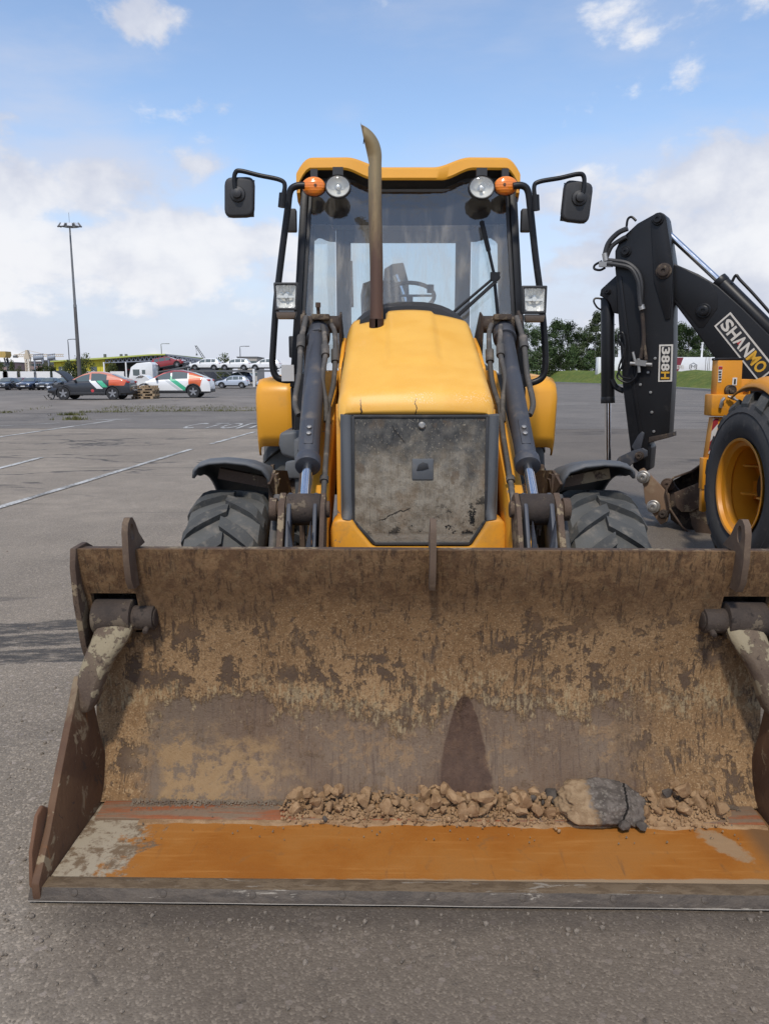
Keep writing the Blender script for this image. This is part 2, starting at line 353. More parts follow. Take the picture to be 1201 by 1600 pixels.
M['black'] = worn('black_machine_paint', (0.012, 0.012, 0.0135), 0.40, spec=0.3, dirt=(0.085, 0.075, 0.065), amt=0.14, chip=(0.22, 0.21, 0.2), chip_amt=0.02, sc_=7, bump=0.06)
M['ram_blue'] = worn('blue_grey_ram_paint', (0.050, 0.054, 0.066), 0.5, dirt=(0.17, 0.14, 0.11), amt=0.42, chip=(0.20, 0.10, 0.06), chip_amt=0.09, sc_=8, bump=0.1)
M['plastic'] = worn('dark_grey_plastic', (0.030, 0.030, 0.032), 0.55, dirt=(0.13, 0.115, 0.1), amt=0.18, sc_=10, bump=0.08)
M['grey_plastic'] = worn('grey_blue_plastic', (0.098, 0.104, 0.112), 0.6, dirt=(0.22, 0.19, 0.16), amt=0.32, sc_=9, bump=0.12)
M['rubber'] = worn('dusty_tyre_rubber', (0.05, 0.05, 0.052), 0.8, dirt=(0.20, 0.175, 0.15), amt=0.36, sc_=9, bump=0.25)
M['rubber_blue'] = worn('dusty_front_tyre_rubber', (0.088, 0.088, 0.083), 0.85, dirt=(0.23, 0.20, 0.165), amt=0.42, sc_=11, bump=0.3)
M['rubber_lug'] = worn('worn_lug_rubber', (0.060, 0.061, 0.059), 0.85, dirt=(0.21, 0.185, 0.15), amt=0.46, sc_=16, bump=0.35)
M['lining'] = plain('grey_cab_lining', (.16, .16, .16), .8)
M['hose'] = worn('dusty_hose', (0.07, 0.065, 0.06), 0.75, dirt=(0.25, 0.21, 0.17), amt=0.5, sc_=12, bump=0.2)
M['grease'] = worn('greasy_steel', (0.06, 0.045, 0.036), 0.5, 0.2, dirt=(0.17, 0.12, 0.08), amt=0.5, chip=(0.02, 0.018, 0.016), chip_amt=0.1, sc_=11, bump=0.3)
M['mud_steel'] = worn('muddy_steel', (0.15, 0.115, 0.085), 0.8, 0.0, dirt=(0.26, 0.20, 0.14), amt=0.5, chip=(0.05, 0.035, 0.027), chip_amt=0.2, sc_=9, bump=0.35)
M['rust'] = worn('rusty_steel', (0.150, 0.070, 0.034), 0.75, 0.0, dirt=(0.12, 0.07, 0.045), amt=0.5, chip=(0.05, 0.03, 0.022), chip_amt=0.12, sc_=10, bump=0.3)
M['chrome'] = plain('chromed_rod', (0.75, 0.75, 0.76), 0.12, 1.0)
M['steel'] = plain('dull_bolt_steel', (0.42, 0.40, 0.37), 0.45, 0.8)
M['exhaust'] = None
def exhaust():
    g = G('heat_stained_exhaust'); v = g.obj(); z = g.sep(v)[2]
    n = g.noise(g.map(v, (1, 1, 0.25)), 16, 7, 0.65)
    c = g.mix(g.ss(g.m('ADD', z, g.m('MULTIPLY', g.m('SUBTRACT', n, 0.5), 0.9)), -0.25, 0.35), (0.125, 0.072, 0.052), (0.33, 0.245, 0.13))
    c = g.mix(g.ss(n, 0.58, 0.72), c, (0.09, 0.05, 0.035))
    return g.done(c, g.lin(n, 0.3, 0.7, 0.36, 0.6), 0.55, g.bump(n, 0.15, 0.004))
M['exhaust'] = exhaust()
M['glass'] = glass_mat('cab_glass', (0.86, 0.90, 0.90), haze=0.40, gain=2.4)
M['glass_dark'] = glass_mat('tinted_glass_band', (0.22, 0.20, 0.21), haze=0.13, gain=2.4)
M['glass_side'] = glass_mat('side_glass', (0.78, 0.86, 0.88))
M['lens'] = glass_mat('clear_lens', (0.97, 0.97, 0.96), gain=1.0)
M['reflector'] = plain('lamp_reflector', (0.88, 0.88, 0.86), 0.25, 0.25)
def amber():
    g = G('amber_lens'); v = g.map(g.obj(), (1, 1, 1)); wv = g.m('SINE', g.m('MULTIPLY', g.sep(v)[2], 420.0))
    g.put(g.p.inputs['Coat Weight'], 0.6); g.put(g.p.inputs['Subsurface Weight'], 0.25); g.put(g.p.inputs['Subsurface Radius'], (0.03, 0.01, 0.003))
    return g.done((0.85, 0.235, 0.02), 0.18, 0, g.bump(wv, 0.25, 0.002))
M['amber'] = amber()
M['surround'] = worn('black_screen_surround', (0.03, 0.031, 0.034), 0.6, dirt=(0.17, 0.145, 0.12), amt=0.35, sc_=12, bump=0.15)
def grille_mat():
    g = G('dust_caked_radiator_mesh'); v = g.obj(); p = g.sep(v); c5 = lambda q: g.m('SUBTRACT', q, .5)
    n = g.noise(v, 7, 10, .66, .2); n2 = g.noise(g.map(v, (1, 1, 1), (4, 2, 8)), 16, 9, .70); f = g.noise(v, 150, 4, .72); sp = g.noise(g.map(v, (1, 1, .55), (3, 3, 3)), 105, 5, .75); st = g.noise(g.map(v, (230, 1, 9)), 1.0, 3, .6)
    low = g.ss(g.m('ADD', p[2], g.m('ADD', g.m('MULTIPLY', c5(n), .75), g.m('MULTIPLY', c5(n2), .35))), .24, -.03)
    c = g.mix(low, g.mix(g.ss(n2, .35, .65), (.032, .034, .037), (.105, .100, .092)), g.mix(g.ss(n2, .38, .62), (.200, .165, .122), (.330, .290, .230)))
    c = g.mix(g.m('MULTIPLY', g.ss(sp, .585, .64), g.lin(low, 0, 1, .75, .5)), c, (.40, .345, .26)); c = g.mix(g.m('MULTIPLY', g.ss(sp, .43, .37), .45), c, (.05, .047, .043))
    c = g.mix(g.m('MULTIPLY', g.ss(st, .52, .68), .40), c, (.085, .08, .072)); c = g.mix(g.m('MULTIPLY', g.ss(g.noise(v, 5, 4, .5), .56, .66), .35), c, (.20, .125, .065))
    bare = g.m('MULTIPLY', g.ss(g.noise(v, 15, 9, .68), .555, .58), g.ss(g.m('ADD', p[2], g.m('MULTIPLY', p[0], -.35)), -.06, -.25)); c = g.mix(bare, c, (.018, .019, .020))
    rim_ = g.m('MULTIPLY', g.ss(g.m('ADD', p[2], g.m('MULTIPLY', c5(n2), .02)), -.235, -.255), .8); c = g.mix(rim_, c, (.34, .31, .26))
    lump = g.ss(g.noise(v, 10, 4, .5), .64, .68); c = g.mix(g.m('MULTIPLY', lump, .55), c, (.125, .085, .055))
    wv = g.m('MULTIPLY', c5(g.noise(v, 22, 4, .6)), .05); ln = g.m('ABSOLUTE', g.m('ADD', g.m('ADD', g.m('SUBTRACT', p[2], g.m('MULTIPLY', p[0], .42)), .105), wv)); ck = g.m('MULTIPLY', g.ss(ln, .005, .002), g.m('MULTIPLY', g.ss(p[0], -.19, -.17), g.ss(p[0], -.035, -.05)))
    ln2 = g.m('ABSOLUTE', g.m('ADD', g.m('ADD', g.m('ADD', p[2], g.m('MULTIPLY', p[0], 1.1)), -.10), wv)); ck = g.m('MAXIMUM', ck, g.m('MULTIPLY', g.ss(ln2, .006, .003), g.m('MULTIPLY', g.ss(p[0], -.13, -.115), g.ss(p[0], -.06, -.075))))
    c = g.mix(g.m('MULTIPLY', ck, .85), c, (.03, .027, .024))
    h = g.m('SUBTRACT', g.m('ADD', g.m('MULTIPLY', sp, 1.2), g.m('MULTIPLY', n2, 2.0)), g.m('ADD', g.m('MULTIPLY', st, .5), g.m('ADD', bare, ck)))
    return g.done(c, .9, 0, g.bump(h, .5, .006), .2)
M['grille'] = grille_mat()
def bucket_mat():                        # local coordinates: x -1.17..1.17, z -0.44..0.44
    g = G('bucket_blade_steel'); v = g.obj(); p = g.sep(v); x, z = p[0], p[2]
    c5 = lambda q: g.m('SUBTRACT', q, .5)
    big = g.noise(v, 3.0, 6, .6); med = g.noise(v, 9, 12, .74); fa = g.noise(v, 21, 12, .74); fb = g.noise(g.map(v, (1, 1, 1), (7, 3, 5)), 34, 10, .72); gr = g.noise(v, 190, 4, .75)
    vs_ = g.noise(g.map(v, (85, 1, 17)), 1.0, 10, .72); vw = g.noise(g.map(v, (11, 1, 2.0), (3, 0, 1)), 1.0, 8, .66)
    s1 = g.noise(g.map(v, (52, 1, 9), (0, 0, 3), (0, .62, 0)), 1.0, 9, .72, .25); s2 = g.noise(g.map(v, (60, 1, 7), (5, 0, 0), (0, -.75, 0)), 1.0, 8, .70); s3 = g.noise(g.map(v, (90, 1, 5), (2, 0, 6), (0, .12, 0)), 1.0, 7, .66)
    tan = g.mix(g.ss(g.m('ADD', big, g.m('MULTIPLY', c5(med), .8)), .34, .66), (.178, .108, .055), (.275, .180, .098))
    spk = g.sep(g.vor(v, 230, 'Color')); tan = g.mix(g.m('MULTIPLY', g.ss(spk[0], .62, .9), .55), tan, (.115, .070, .037)); tan = g.mix(g.m('MULTIPLY', g.ss(spk[1], .75, .95), .5), tan, (.36, .265, .165)); tan = g.mix(g.m('MULTIPLY', g.ss(gr, .46, .62), .45), tan, (.125, .076, .040)); tan = g.mix(g.m('MULTIPLY', g.ss(fa, .56, .66), .6), tan, (.315, .225, .130))
    gate = g.ss(g.m('ADD', big, g.m('MULTIPLY', c5(med), .5)), .42, .56)
    dk = g.m('MULTIPLY', g.ss(g.m('ADD', fa, g.m('MULTIPLY', c5(med), .9)), .540, .585), gate)
    ga2 = g.ss(med, .47, .55)
    for q, a_ in ((s1, .550), (s2, .552)): dk = g.m('MAXIMUM', dk, g.m('MULTIPLY', g.ss(q, a_, a_ + .035), ga2))
    dk = g.m('MAXIMUM', dk, g.m('MULTIPLY', g.ss(fb, .605, .635), .85))
    dcol = g.mix(fb, (.050, .033, .025), (.095, .068, .052))
    c = g.mix(g.m('MULTIPLY', dk, .92), tan, dcol)
    # upper zone, a mottled darker brown
    up = g.ss(g.m('ADD', z, g.m('ADD', g.m('MULTIPLY', c5(med), .30), g.m('MULTIPLY', c5(big), .35))), .14, .30)
    upc = g.mix(g.ss(g.m('ADD', fa, g.m('MULTIPLY', c5(med), .7)), .42, .58), (.068, .037, .021), (.158, .095, .050)); upc = g.mix(g.m('MULTIPLY', g.ss(fb, .52, .64), .8), upc, (.185, .125, .070))
    upc = g.mix(g.m('MULTIPLY', g.ss(s1, .54, .62), .75), upc, (.045, .028, .020)); upc = g.mix(g.m('MULTIPLY', g.ss(gr, .5, .75), .35), upc, (.17, .11, .06))
    c = g.mix(g.m('MULTIPLY', up, .85), c, upc)
    # lower bare steel, its upper edge streaked vertically
    edge = g.m('ADD', g.m('ADD', g.m('ADD', z, g.m('MULTIPLY', c5(fa), .16)), g.m('MULTIPLY', c5(vs_), .13)), g.m('ADD', g.m('MULTIPLY', c5(vw), .22), g.m('ADD', g.m('MULTIPLY', c5(big), .34), g.m('MULTIPLY', c5(med), .40))))
    inner = g.m('MULTIPLY', g.ss(g.m('ADD', x, g.m('MULTIPLY', c5(med), .4)), -1.03, -.92), g.ss(g.m('ADD', x, g.m('MULTIPLY', c5(med), .7)), .84, .62))
    st = g.m('MULTIPLY', g.m('MULTIPLY', g.ss(edge, -.11, -.155), inner), g.ss(g.m('ADD', fb, g.m('MULTIPLY', c5(med), .6)), .70, .58, .55, 1.0))
    stc = g.mix(g.ss(big, .36, .62), (.122, .083, .058), (.146, .107, .078)); stc = g.mix(g.m('MULTIPLY', g.ss(vs_, .5, .66), .40), stc, (.150, .120, .098)); stc = g.mix(g.m('MULTIPLY', g.ss(s3, .54, .62), .6), stc, (.075, .052, .042)); stc = g.mix(g.m('MULTIPLY', g.ss(g.m('ADD', fa, g.m('MULTIPLY', c5(big), .5)), .545, .60), .75), stc, (.205, .135, .078)); stc = g.mix(g.m('MULTIPLY', g.ss(s1, .55, .62), .6), stc, (.075, .048, .036)); stc = g.mix(g.m('MULTIPLY', g.ss(spk[2], .80, .95), .35), stc, (.075, .05, .04)); stc = g.mix(g.m('MULTIPLY', g.ss(gr, .5, .8), .25), stc, (.15, .12, .1))
    stc = g.mix(g.m('MULTIPLY', g.ss(x, -.55, -.85), .6), stc, (.125, .097, .075))
    pale = g.m('MULTIPLY', g.ss(g.m('ABSOLUTE', g.m('ADD', edge, .085)), .085, .02), g.ss(g.m('ADD', vs_, g.m('MULTIPLY', c5(fa), .8)), .49, .60))
    c = g.mix(g.m('MULTIPLY', pale, .72), c, g.mix(fa, (.24, .18, .105), (.36, .29, .185)))
    c = g.mix(st, c, stc)
    tongue = g.m('MULTIPLY', st, g.m('MULTIPLY', g.ss(g.m('ADD', vs_, g.m('MULTIPLY', c5(fa), .5)), .60, .64), g.ss(edge, -.27, -.15))); c = g.mix(g.m('MULTIPLY', tongue, .8), c, (.30, .235, .145))
    patch = g.m('MULTIPLY', g.ss(g.m('ADD', z, g.m('MULTIPLY', c5(med), .5)), -.20, -.32), g.ss(g.m('ABSOLUTE', g.m('ADD', x, g.m('ADD', .74, g.m('MULTIPLY', c5(big), 1.0)))), .26, .12))
    c = g.mix(g.m('MULTIPLY', patch, g.ss(fa, .42, .52)), c, g.mix(fb, (.17, .105, .05), (.27, .19, .11)))
    # damp dome-shaped stain
    ex = g.m('DIVIDE', g.m('SUBTRACT', x, .135), g.m('ADD', .002, g.m('MULTIPLY', .090, g.m('POWER', g.lin(z, -.375, -.105, 1.0, 0.0), .55))))
    dome = g.m('MULTIPLY', g.ss(g.m('ABSOLUTE', g.m('ADD', ex, g.m('MULTIPLY', c5(fa), .5))), 1.06, .9), g.ss(g.m('ADD', z, g.m('MULTIPLY', c5(med), .10)), -.095, -.115))
    c = g.mix(g.m('MULTIPLY', dome, .85), c, g.mix(g.ss(fa, .4, .6), (.050, .028, .021), (.074, .043, .031)))
    wh = g.ss(g.noise(g.map(v, (1, 1, 1), (9, 9, 9)), 30, 6, .78), .725, .745); c = g.mix(g.m('MULTIPLY', wh, .8), c, (.46, .40, .32))
    c = g.mix(1.0, c, (1.24, 1.19, 1.10), 'MULTIPLY')
    h = g.m('SUBTRACT', g.m('ADD', g.m('MULTIPLY', fa, 1.0), g.m('ADD', g.m('MULTIPLY', med, .9), g.m('MULTIPLY', gr, .30))), g.m('MULTIPLY', g.m('MAXIMUM', dk, st), .55))
    return g.done(c, g.lin(st, 0, 1, .88, .60), 0, g.bump(h, .75, .009), .25)
M['blade'] = bucket_mat()
def caked(name, base, dark, flake, amt=.5, scale=14):
    g = G(name); v = g.pos(); c5 = lambda q: g.m('SUBTRACT', q, .5)
    n = g.noise(v, scale, 11, .72); b_ = g.noise(v, scale * .32, 5, .6); f = g.noise(v, scale * 9, 4, .72)
    c = g.mix(g.ss(b_, .36, .64), dark, base); c = g.mix(g.m('MULTIPLY', g.ss(f, .4, .75), .35), c, tuple(x * 1.35 for x in base))
    fl = g.ss(g.m('ADD', n, g.m('MULTIPLY', c5(b_), .9)), .64 - .16 * amt, .67 - .16 * amt); c = g.mix(fl, c, g.mix(f, tuple(x * .78 for x in flake), flake)); c = g.mix(g.m('MULTIPLY', g.ss(n, .40, .36), .8), c, tuple(x * .5 for x in dark))
    return g.done(c, .8, 0, g.bump(g.m('ADD', g.m('ADD', n, g.m('MULTIPLY', f, .3)), g.m('MULTIPLY', fl, .5)), .6, .008), .3)
M['mud_steel'] = caked('mud_caked_steel', (.115, .078, .054), (.070, .046, .034), (.27, .205, .13), .5)
M['arm_mud'] = caked('clay_caked_arm', (.150, .110, .075), (.090, .062, .046), (.31, .255, .165), .75, 17)
M['grease'] = caked('greasy_brown_steel', (.068, .050, .039), (.036, .028, .024), (.150, .115, .080), .35, 18)
def side_mat():
    g = G('bucket_side_steel'); v = g.obj(); p = g.sep(v)
    n = g.noise(v, 10, 10, 0.68, 0.6); b = g.noise(v, 3, 6, 0.6, 0.3); f = g.noise(g.map(v, (1, 1, 0.3)), 70, 4, 0.7); stv = g.noise(g.map(v, (1, 26, 3)), 1.0, 8, 0.7, 0.4)
    c = g.mix(g.ss(b, 0.38, 0.62), (0.082, 0.042, 0.025), (0.135, 0.074, 0.040))
    c = g.mix(g.ss(g.m('ADD', p[2], g.m('MULTIPLY', g.m('SUBTRACT', n, 0.5), 0.35)), 0.10, 0.24), c, (0.20, 0.148, 0.092))
    c = g.mix(g.ss(n, 0.57, 0.62), c, (0.245, 0.185, 0.115)); c = g.mix(g.m('MULTIPLY', g.ss(stv, 0.60, 0.68), 0.7), c, (0.27, 0.105, 0.032))
    c = g.mix(g.ss(n, 0.40, 0.36), c, (0.055, 0.038, 0.03))
    return g.done(c, 0.72, 0, g.bump(g.m('ADD', n, g.m('MULTIPLY', f, 0.5)), 0.45, 0.008), 0.3)
M['side'] = side_mat()
def floor_mat():
    g = G('bucket_floor_orange'); v = g.obj(); p = g.sep(v); x, y = p[0], p[1]
    n = g.noise(v, 9, 10, 0.66, 0.7); b = g.noise(v, 2.6, 6, 0.6, 0.3); f = g.noise(v, 90, 4, 0.7); sk = g.noise(g.map(v, (30, 5, 1), (0, 0, 0), (0, 0, 0.7)), 1.0, 7, 0.66, 0.5); lx = g.noise(g.map(v, (3, 40, 1)), 1.0, 6, 0.6)
    c = g.mix(g.ss(b, 0.35, 0.65), (0.285, 0.096, 0.012), (0.385, 0.146, 0.020)); c = g.mix(g.m('MULTIPLY', g.ss(f, 0.5, 0.72), 0.35), c, (0.29, 0.13, 0.03)); c = g.mix(g.m('MULTIPLY', g.ss(lx, 0.52, 0.7), 0.35), c, (0.49, 0.225, 0.06))
    c = g.mix(g.m('MULTIPLY', g.m('MULTIPLY', g.ss(sk, 0.57, 0.74), g.ss(y, 0.06, -0.16)), 0.7), c, (0.13, 0.07, 0.032))
    c = g.mix(g.m('MULTIPLY', g.ss(n, 0.60, 0.68), 0.45), c, (0.20, 0.10, 0.035))
    back = g.ss(g.m('ADD', y, g.m('MULTIPLY', g.m('SUBTRACT', n, 0.5), 0.06)), 0.100, 0.115); c = g.mix(g.m('MULTIPLY', back, 0.85), c, (0.23, 0.155, 0.085))
    # crusts of clay in both front corners
    lc = g.ss(g.m('ADD', g.m('ADD', x, g.m('MULTIPLY', y, -0.10)), g.m('MULTIPLY', g.m('SUBTRACT', g.m('ADD', g.m('MULTIPLY', n, .6), g.m('MULTIPLY', g.noise(v, 28, 10, .72), .4)), 0.5), 0.62)), -0.890, -0.945)
    rx = g.m('ADD', g.m('DIVIDE', g.m('SUBTRACT', g.m('ADD', x, g.m('MULTIPLY', y, 0.25)), 0.90), 0.055), g.m('MULTIPLY', g.m('SUBTRACT', n, 0.5), 2.0))
    rc = g.m('MULTIPLY', g.ss(g.m('ABSOLUTE', rx), 1.1, 0.8), g.ss(y, -0.10, -0.06))
    edge = g.ss(g.m('ADD', y, g.m('MULTIPLY', g.m('SUBTRACT', n, 0.5), 0.03)), -0.190, -0.200)
    c = g.mix(g.m('MULTIPLY', g.ss(b, .40, .66), .30), c, (0.20, 0.105, 0.045)); c = g.mix(g.ss(x, 0.98, 1.06), c, (0.17, 0.09, 0.04))
    cf = g.noise(v, 34, 11, 0.74); clay = g.mix(g.ss(g.m('ADD', cf, g.m('MULTIPLY', g.m('SUBTRACT', n, .5), .8)), 0.40, 0.58), (0.155, 0.105, 0.062), (0.34, 0.285, 0.205))
    c = g.mix(lc, c, clay); xx = g.m('SUBTRACT', x, .92); yy = g.m('ADD', y, .02); du = g.m('DIVIDE', g.m('SUBTRACT', g.m('MULTIPLY', xx, .47), g.m('MULTIPLY', yy, .88)), .095); dv = g.m('DIVIDE', g.m('ADD', g.m('MULTIPLY', xx, .88), g.m('MULTIPLY', yy, .47)), .045); rc = g.ss(g.m('ADD', g.m('ADD', g.m('MULTIPLY', du, du), g.m('MULTIPLY', dv, dv)), g.m('MULTIPLY', g.m('SUBTRACT', g.noise(v, 26, 10, .72), .5), 3.2)), 1.30, .60)
    c = g.mix(g.m('MULTIPLY', rc, 0.8), c, (0.31, 0.22, 0.13)); c = g.mix(g.m('MULTIPLY', edge, 0.85), c, (0.30, 0.235, 0.155))
    h = g.m('ADD', g.m('ADD', n, g.m('MULTIPLY', f, 0.3)), g.m('MULTIPLY', lc, 2.0))
    return g.done(c, g.lin(lc, 0, 1, 0.55, 0.92), 0, g.bump(h, 0.3, 0.008), 0.4)
M['floor'] = floor_mat()
def strip_mat():
    g = G('rubbed_wear_strip'); v = g.obj(); n = g.noise(g.map(v, (.35, 4, 4)), 9, 9, .7); f = g.noise(v, 90, 4, .7)
    c = g.mix(g.ss(n, .42, .56), (.25, .075, .025), (.185, .125, .080)); c = g.mix(g.m('MULTIPLY', g.ss(f, .45, .7), .4), c, (.12, .07, .04))
    return g.done(c, .8, 0, g.bump(f, .3, .005))
M['strip'] = strip_mat()
def edge_mat():
    g = G('cutting_edge_steel'); v = g.obj(); p = g.sep(v); nz = g.sep(g.n('ShaderNodeNewGeometry').outputs['Normal'])[2]
    n = g.noise(g.map(v, (1, 3, 3)), 14, 10, 0.68, 0.5); f = g.noise(v, 90, 4, 0.7)
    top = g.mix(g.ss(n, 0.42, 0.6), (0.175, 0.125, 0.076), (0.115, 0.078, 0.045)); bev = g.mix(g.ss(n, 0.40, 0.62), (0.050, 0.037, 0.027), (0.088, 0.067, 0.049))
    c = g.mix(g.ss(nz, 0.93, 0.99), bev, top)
    fl = g.m('MULTIPLY', g.ss(g.noise(g.map(v, (0.6, 4, 4)), 9, 9, 0.72, 0.7), 0.60, 0.63), 0.85); c = g.mix(fl, c, (0.30, 0.26, 0.21))
    c = g.mix(g.ss(p[2], -0.011, -0.0135), c, (0.36, 0.32, 0.27))
    return g.done(c, 0.6, 0.05, g.bump(g.m('ADD', n, f), 0.35, 0.006))
M['edge'] = edge_mat()
# ---------------------------------------------------------------- ground
def sheet(name, pts, z, mat, n=1):
    b = MB(); b.add([(p[0], p[1], z) for p in pts], [tuple(range(len(pts)))])
    o = b.build(name, mat, smooth=0); o['kind'] = 'structure'; return o
def gp(px, py): q = gnd(px, py); return (q.x, q.y)
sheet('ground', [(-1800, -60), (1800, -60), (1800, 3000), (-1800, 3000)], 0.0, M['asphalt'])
def noisy_strip(front, back, n, z, name, mat, jit=0.05, seed=1):
    rnd = random.Random(seed); pf = []; pb = []
    for (a, b_, out) in ((front[0], front[1], pf), (back[0], back[1], pb)):
        for i in range(n + 1):
            t = i / n; out.append((a[0] + (b_[0] - a[0]) * t, a[1] + (b_[1] - a[1]) * t + rnd.uniform(-jit, jit)))
    b = MB(); vs = [(x, y, z) for x, y in pf] + [(x, y, z) for x, y in pb]
    b.add(vs, [(i, i + 1, n + 2 + i, n + 1 + i) for i in range(n)])
    o = b.build(name, mat, smooth=0); o['kind'] = 'structure'; return o
noisy_strip(((-70, 23.4), (70, 21.6)), ((-70, 172), (70, 172)), 40, 0.004, 'road', M['road'], 0.12, 3)
def line(p, q, w_, name='road_marking', z=0.009, n=14, seed=0):
    rnd = random.Random(seed); p, q = Vector((*p, 0)), Vector((*q, 0)); d = (q - p).normalized(); s_ = Vector((-d.y, d.x, 0)) * w_ / 2
    b = MB(); vs = []
    for i in range(n + 1):
        c = p.lerp(q, i / n)
        for k in (-1, 1): vs.append(c + s_ * k * rnd.uniform(0.82, 1.15) + Vector((0, 0, z)))
    b.add(vs, [(2 * i, 2 * i + 2, 2 * i + 3, 2 * i + 1) for i in range(n)])
    o = b.build(name, M['line'], smooth=0); o['kind'] = 'structure'; return o
line(gp(-150, 839), gp(300, 702), 0.11, seed=1); line(gp(330, 694), gp(398, 675), 0.11, seed=2)
line(gp(-60, 692), gp(178, 657), 0.13, seed=3); line(gp(-80, 753), gp(66, 715), 0.11, seed=4)
line(gp(150, 656), gp(205, 655), 0.30, seed=5)
line(gp(830, 632), gp(965, 631), 0.18, seed=6); line(gp(965, 631), gp(1300, 638), 0.18, seed=7)
line(gp(-40, 668), gp(95, 661), 0.12, seed=8)
# СТОП painted on the road, built of strokes
def stop_word():
    p0, p1 = gp(279, 670), gp(397, 670); q0 = gp(292, 661.5)
    w_ = p1[0] - p0[0]; hgt = q0[1] - p0[1]; sx = w_ / 4.0
    b = MB()
    def st(i, x0, y0, x1, y1, t=0.16, ty=0.10):
        ox = p0[0] + i * sx
        a = Vector((ox + x0 * sx * 0.78, p0[1] + y0 * hgt, 0.0105)); c = Vector((ox + x1 * sx * 0.78, p0[1] + y1 * hgt, 0.0105))
        if abs(x1 - x0) > abs(y1 - y0): o = Vector((0, hgt * ty / 2, 0))
        else: o = Vector((sx * t / 2, 0, 0))
        b.add([a - o, c - o, c + o, a + o], [(0, 1, 2, 3)])
    def arc(i, a0, a1):
        ox = p0[0] + i * sx; vs = []; n = 12
        for k in range(n + 1):
            a = R(a0 + (a1 - a0) * k / n)
            for rr in (0.42, 0.58): vs.append((ox + (0.5 + rr * math.cos(a)) * sx * 0.74, p0[1] + (0.5 + (rr * 0.86) * math.sin(a)) * hgt, 0.0105))
        b.add(vs, [(2 * k, 2 * k + 1, 2 * k + 3, 2 * k + 2) for k in range(n)])
    arc(0, 50, 310)
    st(1, 0.5, 0, 0.5, 0.9); st(1, 0, 0.95, 1, 0.95)
    arc(2, 0, 360)
    st(3, 0.08, 0, 0.08, 0.9); st(3, 0.92, 0, 0.92, 0.9); st(3, 0, 0.95, 1, 0.95)
    o = b.build('road_lettering', M['line'], smooth=0, fixn=True); o['kind'] = 'structure'
stop_word()
# packed-dirt bank with the wrecks, its grassy edge
def bank_h(x, y):
    ye = 31.5 + 0.22 * (x + 20)                      # front edge slants
    t = max(0.0, min(1.0, (y - ye) / 8.0)); t = t * t * (3 - 2 * t)
    tb = max(0.0, min(1.0, (58 - y) / 8.0)); tr = max(0, min(1, (-3.0 - x) / 6))
    return 0.30 * t * tb * tr + 0.03 * mnoise.noise((x * 0.5, y * 0.5, 0)) * t * tr
b = MB()
def bfn(u, v):
    x = -60 + 58 * u; ye = 31.5 + 0.22 * (x + 20) + 0.35 * mnoise.noise((x * 0.35, 3.3, 0)); y = ye + (60 - ye) * v
    return (x, y, max(bank_h(x, y), 0) + 0.013)
b.grid(bfn, 90, 40)
o = b.build('dirt_bank', M['dirt']); o['kind'] = 'structure'
# grass mound at the right: its kerbed front edge runs towards the camera to the right
ME = [(700, 592.5), (800, 595.0), (850, 597.3), (940, 601.0), (1050, 607.0), (1110, 611.5), (1200, 618), (1400, 634)]
def mound_front(px):
    for (x0, y0), (x1, y1) in zip(ME, ME[1:]):
        if px <= x1: return gnd(px, y0 + (y1 - y0) * (px - x0) / (x1 - x0))
    return gnd(*ME[-1])
def mound_fn(u, v):
    p = mound_front(800 + 600 * u); d = Vector((p.x - CAM.x, p.y - CAM.y, 0)); L = d.length; q = p + d.normalized() * (v * (30 + .25 * L)); t = min(1, v / .42); t = t * t * (3 - 2 * t); e = min(1, u / .05)
    top = 1.48 + .0098 * (L + 14) - .15; n = .30 * mnoise.noise((q.x * .09, q.y * .09, 0)) + .10 * mnoise.noise((q.x * .5, q.y * .5, 3))
    return (q.x, q.y, .16 + (top + n - .16) * t * (.4 + .6 * e))
b = MB(); b.grid(mound_fn, 160, 50); b.build('grass_mound', M['grass'])['kind'] = 'structure'
b = MB()
for i in range(110):
    u = i / 110; p = Vector(mound_fn(u, 0)); q = Vector(mound_fn((i + 0.95) / 110, 0))
    b.beam((p.x, p.y - 0.3, 0.12), (q.x, q.y - 0.3, 0.12), 0.3, 0.26)
b.build('kerb', plain('kerb_concrete', (0.36, 0.34, 0.31), 0.9))['kind'] = 'structure'
# ================================================================ first machine
T = thing('backhoe_loader', (0, 5.0, 0), 'yellow backhoe loader seen head-on with its wide muddy front bucket on the ground', 'backhoe loader', 'two backhoe loaders parked side by side')
BY = Matrix.Translation((0, 2.2, 0)) @ Matrix.Rotation(R(-1.0), 4, 'Z') @ Matrix.Translation((0, -2.2, 0))
def bk(mb, name, mat, parent, **k): return mb.xf(BY).build(name, mat, parent, **k)
PROF = [(2.452, .922), (2.458, .87), (2.476, .80), (2.505, .72), (2.532, .62), (2.546, .50), (2.545, .38), (2.530, .27), (2.500, .17), (2.455, .09), (2.405, .045)]
def prof(t):
    t *= len(PROF) - 1; i = min(int(t), len(PROF) - 2); f = t - i
    p0 = PROF[max(i - 1, 0)]; p1 = PROF[i]; p2 = PROF[i + 1]; p3 = PROF[min(i + 2, len(PROF) - 1)]
    return [0.5 * (2 * b_ + (c_ - a_) * f + (2 * a_ - 5 * b_ + 4 * c_ - d_) * f * f + (3 * b_ - a_ - 3 * c_ + d_) * f ** 3) for a_, b_, c_, d_ in zip(p0, p1, p2, p3)]
NX, NP = 90, 44
xs = [-1.165 + 2.33 * i / NX for i in range(NX + 1)]
